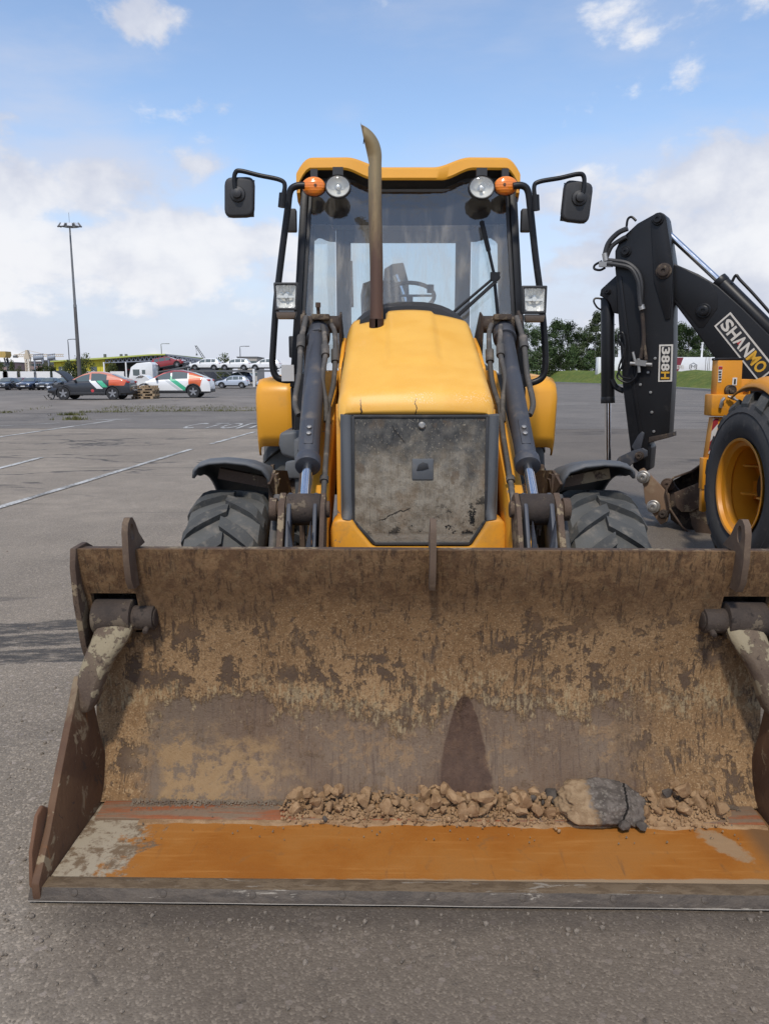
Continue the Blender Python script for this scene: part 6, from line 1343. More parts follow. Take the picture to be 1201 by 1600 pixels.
for x in (xr0 + .3, xr1 - .4): m = MB(); m.bx(x - .1, x + .1, 102.4, 103.6, 0, 2.1 if x < xr0 + 1 else 2.75); m.build('ramp_post', steel, b)
o = copy_tree(suv); o['label'] = 'silver blue car parked low behind the white wreck'; recol(o, sp_); place(o, (gx(338, 105), 105, .1), 0)
o['group'] = 'cars standing around the transporter'
o = copy_tree(suv); o['label'] = 'dark blue car on the lower deck between the transporter posts'; recol(o, blu); place(o, (gx(347, YT + .2), YT + .2, .62), 0, 0)
o = copy_tree(suv); o['label'] = 'pale car under the upper deck beside the loader mudguard'; recol(o, sp_); place(o, (gx(402, 103), 103, .1), 0); o['group'] = 'cars standing around the transporter'
# -- rows of dark cars facing the camera on the left
sed = None
for k, (px, Y, mat_, lab) in enumerate(((-3, 92, dkp, 'dark grey saloon at the left end of the parked row'), (35, 92, blu, 'dark saloon second in the parked row facing the camera'), (65, 92, dkp, 'dark grey saloon nearest the black wreck in the parked row'),
                                       (17, 99, mar, 'maroon saloon in the second parked row'), (50, 100, dkp, 'dark saloon half hidden in the second parked row'), (88, 97, dkp, 'dark car behind the bonnet of the black wreck'), (22, 104, dkp, 'dark car roof behind the maroon saloon'))):
    if sed is None: o = sed = car('parked_car', SEDAN, mat_, (0, 0, 0), 0, lab, 'dark cars parked in rows at the left')
    else: o = copy_tree(sed); o['label'] = lab; recol(o, mat_)
    place(o, (gx(px, Y), Y, 0), R(90))
# -- white boards behind the cars
wb_ = plain('white_board', (.80, .79, .77), .7)
for k, px in enumerate((3, 17, 43.5, 68.5, 94, 117, 139, 184)):
    c = Vector((gx(px, 112), 112, 0)); t = thing('board_panel', c, 'white board panel behind the parked cars, %s from the left' % ORD[k], 'panel', 'white board panels behind the parked cars')
    if px in (17,): pass
    b = MB(); hw_ = (.9 if px == 3 else 1.0); b.bx(c.x - hw_, c.x + hw_, 111.95, 112.05, .5, 2.35); b.build('board', wb_, t)
    b = MB(); b.bx(c.x - hw_ - .06, c.x - hw_ + .02, 111.9, 112.1, 0, 2.2); b.bx(c.x + hw_ - .02, c.x + hw_ + .06, 111.9, 112.1, 0, 2.2); b.build('post', steel, t)
# ================================================================ buildings, masts, cranes
YH = 150.0
def hx(px): return gx(px, YH)
def hz_(py): return at(600, py, YH).z
hall = thing('hangar', (hx(180), YH, 0), 'yellow hall with green-edged roof and dark open truss bay', 'building', None)
yel = plain('yellow_cladding', (.66, .56, .04), .6); dk = plain('dark_bay', (.045, .05, .065), .6); grn = plain('green_roof_edge', (.45, .50, .12), .6); trs = plain('truss_steel', (.22, .24, .29), .6)
b = MB(); b.xz([(hx(86), 0), (hx(166), 0), (hx(166), hz_(560)), (hx(86), hz_(564))], YH, YH + 30)
b.build('wall', yel, hall)
for k in range(8):
    px = 88 + k * 10; b = MB(); b.bx(hx(px) - .04, hx(px) + .04, YH - .05, YH, 0, hz_(564)); b.build('wall_seam', plain('cladding_seam', (.45, .40, .04), .6) if k == 0 else bpy.data.materials['cladding_seam'], hall)
for px in (98, 148): b = MB(); b.bx(hx(px) - .6, hx(px) + .6, YH - .06, YH + .02, hz_(580), hz_(573)); o = b.build('window', M['carglass'], hall); b = MB(); b.bx(hx(px) - .03, hx(px) + .03, YH - .1, YH - .06, hz_(580), hz_(573)); b.build('mullion', wb_, o)
b = MB(); b.xz([(hx(84), hz_(564)), (hx(170), hz_(558.5)), (hx(240), hz_(553.5)), (hx(262), hz_(553)), (hx(262), hz_(555)), (hx(240), hz_(555.5)), (hx(170), hz_(561)), (hx(84), hz_(566))], YH - 1, YH + 30); b.build('roof', grn, hall)
b = MB(); b.xz([(hx(166), 0), (hx(320), 0), (hx(320), hz_(566)), (hx(262), hz_(557)), (hx(166), hz_(561))], YH + 6, YH + 28); b.build('open_bay', dk, hall)
tops = [(166, 560), (262, 554), (318, 562)]; bots = [(166, 567), (262, 563), (318, 567)]
b = MB()
def on(tab, px): return interp(tab, px)
for a_, c_ in ((tops, .22), (bots, .18)):
    for p, q in zip(a_, a_[1:]): b.beam((hx(p[0]), YH - .6, hz_(p[1])), (hx(q[0]), YH - .6, hz_(q[1])), c_, c_)
b.build('truss_chord', trs, hall)
for k in range(22):
    px = 168 + k * 6.8; b = MB(); b.beam((hx(px), YH - .6, hz_(on(bots, px))), (hx(px + 3.4), YH - .6, hz_(on(tops, px + 3.4))), .12, .12); b.beam((hx(px + 3.4), YH - .6, hz_(on(tops, px + 3.4))), (hx(px + 6.8), YH - .6, hz_(on(bots, px + 6.8))), .12, .12); b.build('truss_web', trs, hall)
b = MB(); b.bx(hx(180), hx(300), YH + 5.9, YH + 6, hz_(578), hz_(576)); b.build('bay_beam', M['redlens'], hall)
for px in (166, 200, 232, 300): b = MB(); b.bx(hx(px) - .12, hx(px) + .12, YH - .8, YH - .5, 0, hz_(566)); b.build('bay_column', wb_, hall)
for px in (152, 178, 186): b = MB(); b.cyl((hx(px), YH + 5, hz_(560)), (hx(px), YH + 5, hz_(552)), .3, n=8); b.build('roof_vent', steel, hall)
# floodlight mast
Ym = 60.0; mx_ = at(120, 590, Ym).x + .25
t = thing('floodlight_mast', (mx_, Ym, 0), 'tall grey floodlight mast with a ring of lamps behind the black wreck', 'light mast', None)
mt = worn('galvanised_mast', (.20, .205, .21), .6, .2, dirt=(.12, .12, .12), amt=.3, sc_=2); mt2 = worn('dark_mast_base', (.105, .10, .098), .7, dirt=(.06, .06, .06), amt=.3, sc_=2)
ztop = at(106, 352, Ym).z; zmid = at(113, 478, Ym).z
b = MB(); b.cyl((mx_, Ym, 0), (mx_, Ym, zmid), .165, .115, n=16); b.build('lower_pole', mt2, t)
b = MB(); b.cyl((mx_, Ym, zmid), (mx_, Ym, ztop), .10, .055, n=16); b.cyl((mx_, Ym, zmid - .1), (mx_, Ym, zmid + .1), .125, n=16); b.build('upper_pole', mt, t)
b = MB(); b.tube([(mx_ + .62 * math.cos(a), Ym + .62 * math.sin(a), ztop - .05) for a in [2 * math.pi * k / 16 for k in range(17)]], .05, 6, 1)
for k in range(4): a = math.pi * k / 4; b.beam((mx_ - .6 * math.cos(a), Ym - .6 * math.sin(a), ztop - .05), (mx_ + .6 * math.cos(a), Ym + .6 * math.sin(a), ztop - .05), .05, .05)
b.build('lamp_ring', mt, t)
for k in range(9):
    a = 2 * math.pi * k / 9 + .2; c = Vector((mx_ + .72 * math.cos(a), Ym + .72 * math.sin(a), ztop + .02 + .12 * math.sin(a))); rot = Matrix.Rotation(a, 3, 'Z') @ Matrix.Rotation(R(-35), 3, 'Y')
    b = MB(); b.box(c, (.12, .38, .34), rot); o = b.build('floodlight', mt, t, bevel=.03); b = MB(); b.box(c + rot @ Vector((.065, 0, 0)), (.01, .32, .28), rot); b.build('lamp_glass', M['lamp_white'], o)
b = MB(); b.cyl((mx_, Ym, ztop), (mx_, Ym, ztop + .9), .015, n=6); b.build('lightning_rod', mt, t)
# street lamps
def street(px, Y, ytop, h_, lab, arm=1):
    x = gx(px, Y); z = at(px, ytop, Y).z; t = thing('street_lamp', (x, Y, 0), lab, 'street lamp', 'thin street lamps far behind the lot')
    b = MB(); b.cyl((x, Y, 0), (x, Y, z - .4), .12, .08, n=8); b.tube([(x, Y, z - .5), (x, Y, z - .1), (x + arm * .6, Y, z), (x + arm * 1.2, Y, z)], .06, 6, 4); b.build('pole', mt, t)
    b = MB(); b.box((x + arm * 1.4, Y, z), (.8, .3, .14)); b.build('lamp_head', mt, t, bevel=.03)
street(110.5, 130, 530, 0, 'thin street lamp beside the floodlight mast'); street(254.5, 170, 537, 0, 'thin street lamp above the roof ridge of the yellow hall'); street(376.5, 150, 541, 0, 'thin street lamp above the third white car'); 
xp = gx(1093, 190); t = thing('white_pole', (xp, 190, 0), 'slim pale pole in front of the trees beside the digger boom', 'pole', None); b = MB(); b.cyl((xp, 190, 0), (xp, 190, at(1093, 537, 190).z), .28, .2, n=10); b.build('pole', wb_, t); b = MB(); b.cyl((xp, 190, at(1093, 537, 190).z), (xp, 190, at(1093, 535, 190).z), .3, n=10); b.build('pole_cap', wb_, t)
# tower crane
YC = 330.0; t = thing('tower_crane', (gx(46, YC), YC, 0), 'pale tower crane with long jib beyond the parked cars', 'crane', None)
cm_ = plain('faded_crane_paint', (.55, .47, .36), .7)
def cz(py): return at(600, py, YC).z
x = gx(46, YC); b = MB()
for dx in (-.8, .8):
    for dy in (-.8, .8): b.beam((x + dx, YC + dy, 0), (x + dx, YC + dy, cz(555)), .3, .3)
for k in range(9):
    z0, z1 = cz(555) * k / 9, cz(555) * (k + 1) / 9; b.beam((x - .8, YC - .8, z0), (x + .8, YC - .8, z1), .2, .2); b.beam((x + .8, YC - .8, z0), (x - .8, YC - .8, z1), .2, .2)
b.build('mast', cm_, t)
b = MB(); b.prism([(x - 1.2, YC - 1, cz(561)), (x + 1.2, YC - 1, cz(561)), (x + .4, YC - 1, cz(547)), (x - .2, YC - 1, cz(547))], (0, 2, 0)); b.build('slewing_head', cm_, t)
b = MB(); x2_, x3_ = gx(25, YC), gx(102, YC)
for zz in (0, .9): b.beam((x2_, YC, cz(557.5) + zz), (x3_, YC, cz(557) + zz), .3, .3)
for k in range(24): xa_ = x2_ + (x3_ - x2_) * k / 24; xb_ = x2_ + (x3_ - x2_) * (k + 1) / 24; b.beam((xa_, YC, cz(557.4)), (xb_, YC, cz(557.4) + .9), .16, .16)
b.build('jib', cm_, t); b = MB(); b.bx(gx(25, YC), gx(30, YC), YC - 1, YC + 1, cz(559), cz(555.5)); b.build('counterweight', steel, t)
b = MB(); b.tube([(x, YC, cz(547)), (gx(27, YC), YC, cz(556))], .09, 6); b.tube([(x, YC, cz(547)), (gx(82, YC), YC, cz(556))], .09, 6); b.build('tie_rod', cm_, t)
# crane head cut by the frame at far left
YD = 260.0; x = gx(4, YD); t = thing('tower_crane', (x, YD, 0), 'yellow crane head cut off by the left edge of the view', 'crane', None)
zz = lambda py: at(600, py, YD).z
yc_ = plain('yellow_crane_paint', (.46, .32, .10), .7)
b = MB(); b.prism([(gx(-8, YD), YD, zz(549)), (gx(12, YD), YD, zz(549)), (gx(12.5, YD), YD, zz(555)), (gx(10, YD), YD, zz(559)), (gx(-8, YD), YD, zz(558))], (0, 4, 0)); b.build('crane_head', yc_, t)
b = MB()
for p, q in (((10, 559), (15, 585)), ((5, 559), (11, 585)), ((8, 560), (11, 568)), ((11, 562), (8, 571)), ((9, 570), (13, 580)), ((12, 568), (9, 580)), ((10, 585), (10, 592)), ((15, 585), (15, 592))): b.beam((gx(p[0], YD), YD + 2, zz(p[1])), (gx(q[0], YD), YD + 2, zz(q[1])), .35, .35)
b.build('lattice_leg', steel, t)
# mobile crane boom behind the hall
YB = 220.0; zz = lambda py: at(600, py, YB).z; t = thing('mobile_crane', (gx(318, YB), YB, 0), 'slanting lattice crane boom rising behind the red car', 'crane', None)
b = MB(); p0, p1 = Vector((gx(324, YB), YB, zz(566))), Vector((gx(308, YB), YB, zz(540)))
for dx in (-.35, .35): b.beam(p0 + Vector((dx, 0, 0)), p1 + Vector((dx * .6, 0, 0)), .16, .16)
for k in range(9): b.beam(p0.lerp(p1, k / 9) + Vector((-.35, 0, 0)), p0.lerp(p1, (k + 1) / 9) + Vector((.3, 0, 0)), .1, .1)
b.build('boom', steel, t); b = MB(); b.tube([p1, (gx(309, YB), YB, zz(553))], .05, 5); b.box((gx(309, YB), YB, zz(554)), (.4, .4, .5)); b.build('hook_line', steel, t)
b = MB(); b.bx(p0.x - 2, p0.x + 3, YB - 1.5, YB + 1.5, .8, 3.2); b.beam((p0.x + .5, YB, 3), (p0.x, YB, p0.z), 1.0, 1.0); b.build('carrier', steel, t)
# gantry sign frames
def gantry(px0, px1, lab):
    Yg = 180.0; zz = lambda py: at(600, py, Yg).z; x0, x1 = gx(px0, Yg), gx(px1, Yg); t = thing('gantry_frame', ((x0 + x1) / 2, Yg, 0), lab, 'gantry', 'grey gantry frames behind the white boards')
    for x in (x0 + .2, x1 - .2): b = MB(); b.beam((x, Yg, 0), (x, Yg, zz(556)), .3, .3); b.build('leg', trs, t)
    b = MB(); n = 6
    for zz_ in (553, 557, 561): b.tube([(x0 + (x1 - x0) * k / n, Yg, zz(zz_ + 1.5 * (1 - k / n))) for k in range(n + 1)], .14, 5, 1)
    b.build('crossbar', trs, t)
    b = MB(); b.grid(lambda u, v: Vector((x0 + (x1 - x0) * u, Yg - .2, zz(561 - 6 * v + 1.5 * (1 - u)))), 6, 2); o = b.build('panel', plain('gantry_panel', (.25, .28, .33), .5), t); o.modifiers.new('s', 'SOLIDIFY').thickness = .1
gantry(55, 71, 'grey gantry frame nearest the tower crane mast'); gantry(77, 89, 'grey gantry frame beside the yellow hall')
# far blocks of buildings
brick = plain('hazy_pink_brick', (.30, .215, .20), .9); brick2 = plain('hazy_beige_wall', (.42, .39, .35), .9)
def block(px0, px1, ytop, Y, mat, lab, rows, cols):
    zz = at(600, ytop, Y).z; x0, x1 = gx(px0, Y), gx(px1, Y); t = thing('apartment_block', ((x0 + x1) / 2, Y, 0), lab, 'building', 'far buildings on the skyline')
    b = MB(); b.bx(x0, x1, Y, Y + 20, 0, zz); b.build('wall', mat, t); b = MB(); b.bx(x0 - .3, x1 + .3, Y - .3, Y + 20, zz, zz + .5); b.build('roof', steel, t)
    for i in range(rows):
        for j in range(cols):
            xx = x0 + (x1 - x0) * (j + .5) / cols; z_ = zz * (i + .6) / rows; b = MB(); b.bx(xx - .7, xx + .7, Y - .12, Y + .02, z_ - .6, z_ + .6); b.build('window', M['carglass'], t)
block(48, 67, 566, 420, brick, 'long pinkish apartment block beside the tower crane mast', 3, 6); block(68, 88, 564, 430, brick, 'taller pinkish block between the two gantry frames', 3, 5); block(0, 17, 567, 400, brick, 'low reddish building at the left edge of the view', 3, 5); block(372, 402, 559, 330, brick2, 'flat beige warehouse behind the white cars', 2, 6)
# ================================================================ vegetation
def leafmat(name, c0, c1):
    g = G(name); v = g.pos(); o_ = g.n('ShaderNodeObjectInfo').outputs['Random']; n = g.noise(v, .55, 5, .65); n2 = g.noise(v, 3.2, 3, .6)
    c = g.mix(g.ss(g.m('ADD', n, g.m('MULTIPLY', g.m('SUBTRACT', n2, .5), .5)), .3, .7), c0, c1); c = g.mix(g.m('MULTIPLY', o_, .35), c, tuple(x * .62 for x in c0))
    g.put(g.p.inputs['Subsurface Weight'], 0.0); return g.done(c, .8, 0, None, .25)
LEAF = [leafmat('deep_green_leaves', (.036, .064, .022), (.075, .112, .038)), leafmat('grey_green_leaves', (.050, .072, .030), (.095, .118, .050)), leafmat('bush_leaves', (.045, .062, .018), (.09, .10, .03))]
BARK = plain('grey_bark', (.16, .14, .12), .9); BIRCH = plain('birch_bark', (.48, .46, .42), .8)
def crown_mesh(seed, h, rad, n, leaf, shape):
    rnd = random.Random(seed); b = MB(); cl = []
    for k in range(46 if shape != 'bush' else 20):
        t = rnd.random(); z = h * (.16 + .84 * t) if shape != 'bush' else h * (.12 + .86 * t)
        rr = rad * (math.sin(math.pi * min(1, .12 + .90 * t) ** .9) ** .7) * rnd.uniform(.2, 1.0); a = rnd.uniform(0, 2 * math.pi)
        cl.append((Vector((rr * math.cos(a), rr * math.sin(a), z)), rnd.uniform(.10, .26) * rad * (1.0 if shape != 'bush' else 1.5)))
    vs, fs = [], []
    for i in range(n):
        c, r_ = rnd.choice(cl); d = Vector((rnd.gauss(0, 1), rnd.gauss(0, 1), rnd.gauss(0, .8))); d *= r_ * rnd.random() ** .4 / max(.3, d.length)
        p = c + d * 1.5; u = Vector((rnd.gauss(0, 1), rnd.gauss(0, 1), rnd.gauss(0, 1))).normalized(); w_ = u.orthogonal().normalized(); s_ = leaf * rnd.uniform(.5, 1.2); k = len(vs)
        vs += [p - u * s_, p + w_ * s_ * .7, p + u * s_, p - w_ * s_ * .7 + u * s_ * .2]; fs.append((k, k + 1, k + 2, k + 3))
    me = bpy.data.meshes.new('crown'); me.from_pydata(vs, [], fs); return me, cl
def trunk_mesh(h, r_, cl, seed):
    rnd = random.Random(seed); b = MB(); b.tube([(0, 0, 0), (r_ * .3, 0, h * .3), (0, r_ * .4, h * .6), (r_ * .2, 0, h * .92)], lambda t: r_ * (1 - .8 * t), 8, 3)
    for c, rr in rnd.sample(cl, min(12, len(cl))): z0 = max(h * .12, c.z * .75); b.tube([(0, 0, z0), c * .5 + Vector((0, 0, z0 * .5)), c], lambda t: r_ * (.35 - .25 * t), 5, 3)
    me = bpy.data.meshes.new('trunk'); me.from_pydata(b.v, [], b.f); return me
TV = {}
def tree(px, ytop, Y, wid, kind, seed, lab, grp, name='tree', z0=0.0, bark=None, leafm=None):
    key = (kind, seed % 4)
    if key not in TV:
        if kind == 'bush': cm_ = crown_mesh(seed, 1.0, .5, 1500, .036, 'bush')
        else: cm_ = crown_mesh(seed * 7 + 1, 1.0, .24 if kind == 'tall' else .34, 6200, .0135, kind)
        TV[key] = (cm_[0], trunk_mesh(1.0, .016, cm_[1], seed))
        for m_ in TV[key]: m_.materials.append(LEAF[0])
    x = gx(px, Y); H_ = at(px, ytop, Y).z - z0
    t = thing(name, (x, Y, z0), lab, 'tree' if kind != 'bush' else 'bush', grp)
    for nm, me, mt_ in (('crown', TV[key][0], leafm or LEAF[0]), ('trunk', TV[key][1], bark or BARK)):
        o = bpy.data.objects.new(nm, me); COL.objects.link(o); o.parent = t
        o.material_slots[0].link = 'OBJECT'; o.material_slots[0].material = mt_
        if kind == 'bush': o.scale = (wid, wid, H_)
        else: o.scale = (H_ * wid, H_ * wid, H_)
        o.rotation_euler = (0, 0, seed * 1.3)
    return t
rt = random.Random(11); G_R = 'trees of the wood behind the grass mound'
TR = [(822, 508, 205, 1.3, 'wide', 0, 0, 'dark tree at the left end of the wood beside the loader rail'), (838, 512, 212, 1.2, 'wide', 1, 0, 'dark tree partly behind the loader rail'), (866, 503, 200, 1.1, 'wide', 2, 0, 'dense dark tree right of the loader rail'), (884, 506, 203, 1.25, 'wide', 3, 0, 'broad dark tree between the loader rail and the birch'), (902, 514, 210, 1.1, 'tall', 0, 1, 'grey green tree left of the tall birch'),
      (915, 517, 206, 1.2, 'wide', 1, 0, 'round dark tree just left of the tall birch'), (928, 490, 198, 1.0, 'tall', 2, 1, 'tallest tree in the wood with a pale birch stem'), (944, 500, 204, 1.1, 'tall', 3, 1, 'grey green birch behind the bucket ram'), (962, 516, 208, 1.2, 'wide', 0, 0, 'dark tree between bucket ram and dipper'), (1058, 508, 206, 1.1, 'wide', 2, 0, 'dark tree right beside the dipper plate'), (1072, 514, 202, 1.2, 'wide', 3, 0, 'dark tree left of the slim pale pole'), (1088, 522, 205, 1.2, 'wide', 1, 0, 'lower dark tree behind the slim pale pole'), (1104, 528, 208, 1.2, 'wide', 0, 0, 'low dark tree under the boom'), (1120, 530, 206, 1.2, 'wide', 2, 0, 'low dark tree behind the yellow stabiliser')]
for px, yt, Y, wd, kd, sd_, lm, lab in TR: tree(px, yt, Y + 62, wd, kd, sd_, lab, G_R, z0=2.2, bark=BIRCH if lm == 1 else BARK, leafm=LEAF[lm])
for k in range(13):
    px = (826, 846, 858, 875, 893, 908, 920, 936, 953, 1062, 1080, 1096, 1112)[k]; tree(px, rt.uniform(543, 556), 254 + rt.uniform(-4, 6), rt.uniform(6, 9), 'bush', k, 'dark green undergrowth bush at the foot of the wood, %s from the left' % ORD[k], 'undergrowth bushes at the foot of the wood', 'undergrowth_bush', 2.2, leafm=LEAF[k % 2])
BG = 'bushes behind the white boards and cars'
for px, yt, Y, wd, sd_, lab in ((0, 566, 116, 2.6, 0, 'dark bush at the left edge behind the boards'), (33, 574, 118, 1.6, 1, 'small bush between the first boards'), (20, 567, 119, 1.3, 2, 'pointed dark bush left of the crane mast'), (64, 573, 118, 2.6, 3, 'bush under the left gantry frame'), (76, 570, 118, 3.0, 0, 'wide dark bush under the right gantry frame'), (353, 556, 135, 4.2, 1, 'green bush behind the middle white car'), (175, 571, 140, 3.2, 2, 'grey bush in front of the open bay of the hall'), (85, 574, 117, 2.2, 3, 'dark bush behind the raised bonnet')):
    tree(px, yt, Y, wd, 'bush', sd_, lab, BG, 'bush', leafm=LEAF[2])
tree(138, 556, 105, 2.6, 'bush', 1, 'small leafy tree right of the floodlight mast', BG, 'small_tree', leafm=LEAF[2]); tree(108, 568, 105, 2.8, 'bush', 2, 'bushy shrub left of the floodlight mast foot', BG, 'bush', leafm=LEAF[2]); tree(127, 560, 106, 2.2, 'bush', 0, 'dark shrub right behind the mast foot', BG, 'bush', leafm=LEAF[2])
# ================================================================ lorry trailers on the right
def trailer(px0, px1, lab, logo):
    Y = 188.0; x0, x1 = gx(px0, Y), gx(px1, Y); zt, zb_ = at(600, 558, Y).z, 1.25; t = thing('lorry_trailer', ((x0 + x1) / 2, Y, 0), lab, 'trailer', 'white lorry trailers behind the mound')
    b = MB(); b.bx(x0, x1, Y, Y + 2.5, zb_, zt); bx_ = b.build('box_body', carpaint('white_truck_paint', (.78, .78, .77)), t, bevel=.05)
    b = MB(); b.bx(x0 + .5, x1 - .3, Y + .3, Y + 2.2, .7, zb_); b.build('chassis', M['blacktrim'], t)
    for k in range(3):
        b = MB(); b.lathe([(.25, -.15), (.5, -.15), (.5, .15), (.25, .15)], (x1 - 2 - k * 1.3, Y + .2, .5), (0, 1, 0), 16); b.build('wheel', M['tyre_far'], t)
    if logo:
        xr = gx(1065, Y); b = MB(); b.prism([(x0 + .05, Y - .02, zb_ + .1), (x0 + .05, Y - .02, zt - .1), (xr, Y - .02, zt - .1), (xr - 1.6, Y - .02, zb_ + .1)], (0, .015, 0)); b.build('red_panel', plain('trailer_red', (.20, .025, .04), .5), bx_)
        ORG.setdefault(bx_, Vector((0, 0, 0)))
        for i, ch in enumerate('ГЕРВ'): 
            o = txt(ch, 'letter', 1.15, whitetxt, bx_, Matrix.Translation((gx(1053.5 + i * 3.6, Y), Y - .04, zb_ + (zt - zb_) * .52)) @ Matrix.Rotation(R(90), 4, 'X'), .03, .004)
        c = Vector((gx(1081, Y), Y - .03, (zt + zb_) / 2 + .25)); b = MB()
        hexp = [c + Vector((.95 * math.sin(math.pi * k / 3), 0, .95 * math.cos(math.pi * k / 3))) for k in range(7)]
        for p, q in zip(hexp, hexp[1:]): b.beam(p, q, .16, .03)
        b.beam(c + Vector((-.42, 0, -.35)), c + Vector((-.42, 0, .42)), .16, .03); b.beam(c + Vector((.42, 0, -.35)), c + Vector((.42, 0, .42)), .16, .03); b.beam(c + Vector((-.42, 0, .42)), c + Vector((0, 0, .05)), .16, .03); b.beam(c + Vector((.42, 0, .42)), c + Vector((0, 0, .05)), .16, .03); b.build('emblem', M['blacktrim'], bx_)
        b = MB(); b.bx(c.x - 1.5, c.x + 1.5, Y - .03, Y - .015, zb_ + .35, zb_ + .6); b.build('lettering_strip', plain('grey_print', (.35, .36, .38), .6), bx_)
    for px in ((1100, 1106) if logo else (958,)):
        b = MB(); b.bx(gx(px, Y) - .05, gx(px, Y) + .05, Y - .05, Y, zb_, zt); b.build('door_bar', steel, bx_)
trailer(933, 1008, 'plain white lorry trailer showing between bucket ram and dipper', False); trailer(1050, 1103, 'white lorry trailer with a red end panel and hexagon emblem', True); trailer(1104.2, 1150, 'white lorry trailer end with door bars beside the yellow stabiliser', False)
# ================================================================ soil and stones in the bucket
rs = random.Random(21)
def clod_mat(name, c0, c1):
    g = G(name); v = g.obj(); r_ = g.n('ShaderNodeObjectInfo').outputs['Random']; n = g.noise(v, 60, 8, .7); f = g.noise(v, 320, 4, .7); w_ = g.pos(); nn = g.noise(w_, 24, 6, .65)
    c = g.mix(g.ss(nn, .35, .65), c0, c1); c = g.mix(g.m('MULTIPLY', r_, .4), c, tuple(x * .62 for x in c0)); c = g.mix(g.m('MULTIPLY', g.ss(f, .5, .7), .35), c, tuple(x * 1.25 for x in c1))
    return g.done(c, .95, 0, g.bump(g.m('ADD', n, f), .6, .004), .15)
M['clod'] = clod_mat('dry_earth', (.29, .172, .088), (.45, .295, .165)); M['tarchip'] = clod_mat('asphalt_chip', (.075, .062, .052), (.14, .118, .10))
def stone_mesh(seed, sub=3, flat=.8):
    bm = bmesh.new(); bmesh.ops.create_icosphere(bm, subdivisions=sub, radius=1.0); off = Vector((seed * 3.7, seed * 1.3, 0)); rnd = random.Random(seed)
    pl = [(Vector((rnd.gauss(0, 1), rnd.gauss(0, 1), rnd.gauss(0, 1))).normalized(), rnd.uniform(.50, .78)) for _ in range(11)]
    for v in bm.verts:
        p = v.co.copy(); p *= 1 + .26 * mnoise.noise(p * 1.1 + off) + .14 * mnoise.noise(p * 2.7 + off)
        for n_, d_ in pl:
            e = p.dot(n_) - d_
            if e > 0: p -= n_ * e * .96
        p *= 1.25; p += p.normalized() * (.07 * mnoise.noise(p * 5 + off) + .05 * mnoise.noise(p * 11 + off)); p.z *= flat; v.co = p
    me = bpy.data.meshes.new('stone'); bm.to_mesh(me); bm.free(); me.polygons.foreach_set('use_smooth', [True] * len(me.polygons)); me.set_sharp_from_angle(angle=R(24)); return me
SM = [stone_mesh(s) for s in range(12)]
def bw(p): return BY @ Vector(p)
# loose fine earth under the stones: one heap strip with an uneven skin
def heap_h(x, y):
    e = max(0, min(1, (x + .62) / .25)) * max(0, min(1, (1.06 - x) / .15)); lump = .6 + .8 * mnoise.noise((x * 3.1, y * 3, 9)); t = max(0, min(1, (y - 2.305) / .07)); 
    return (.036 * e * max(.25, lump) * t + .005 * e * t * mnoise.noise((x * 60, y * 60, 1)))
b = MB()
def hp(u, v): x = -.95 + 2.05 * u; y = 2.292 + .143 * v + .020 * mnoise.noise((x * 7, v * 3, 5)) + .008 * mnoise.noise((x * 25, v * 3, 2)); return bw((x, y, .0415 + heap_h(x, y) + .010 * max(0, v - .6) + .003 * max(0, mnoise.noise((x * 90, y * 90, 4))) - (.012 if v in (0,) else 0)))
b.grid(hp, 260, 22); o = b.build('loose_earth', M['clod'], smooth=60); o['kind'] = 'stuff'
placed = []
SMC = {}
def put_stone(x, y, r_, mat, name, label, grp, cat='clod', lift=0.0, seed=None):
    z = .046 + heap_h(x, y)
    for (X, Y_, Z, RR) in placed:
        d2 = (x - X) ** 2 + (y - Y_) ** 2; s_ = (r_ + RR) * .74
        if d2 < s_ * s_: z = max(z, Z + math.sqrt(s_ * s_ - d2) - r_ * .55)
    z = min(z, .046 + heap_h(x, y) + (.045 if y > 2.33 else .012))
    o = bpy.data.objects.new(name, SM[rs.randrange(len(SM)) if seed is None else seed]); COL.objects.link(o)
    o.location = bw((x, y, z + r_ * .52 + lift)); o.rotation_euler = (rs.uniform(0, 6), rs.uniform(0, 6), rs.uniform(0, 6)); o.scale = (r_ * rs.uniform(.9, 1.15), r_ * rs.uniform(.85, 1.1), r_ * rs.uniform(.8, 1.05))
    k_ = (o.data.name, mat.name)
    if k_ not in SMC: me = o.data.copy(); me.materials.clear(); me.materials.append(mat); SMC[k_] = me
    o.data = SMC[k_]
    placed.append((x, y, z + r_ * .52, r_)); tag(o, label, cat, grp); return o
GC = 'dry earth clods along the bucket floor'
def wx(px, Y=2.36): return at(px, 1270, Y).x
big = [(462, 1271, .030), (655, 1262, .030), (690, 1250, .030), (735, 1250, .036), (757, 1245, .040), (800, 1246, .036), (812, 1262, .033), (850, 1250, .026), (830, 1258, .026), (700, 1275, .028), (620, 1265, .024), (665, 1235, .018), (1036, 1262, .036), (1060, 1268, .030), (1084, 1276, .032), (1110, 1272, .026), (1018, 1266, .024), (528, 1262, .022), (865, 1240, .022), (575, 1260, .020)]
for i_, (px, py, r_) in enumerate(sorted(big)):
    put_stone(wx(px, 2.37), rs.uniform(2.335, 2.375), r_ * .88, M['clod'], 'earth_clod', 'large tan earth clod in the bucket, %s large one from the left' % ORD[i_], GC)
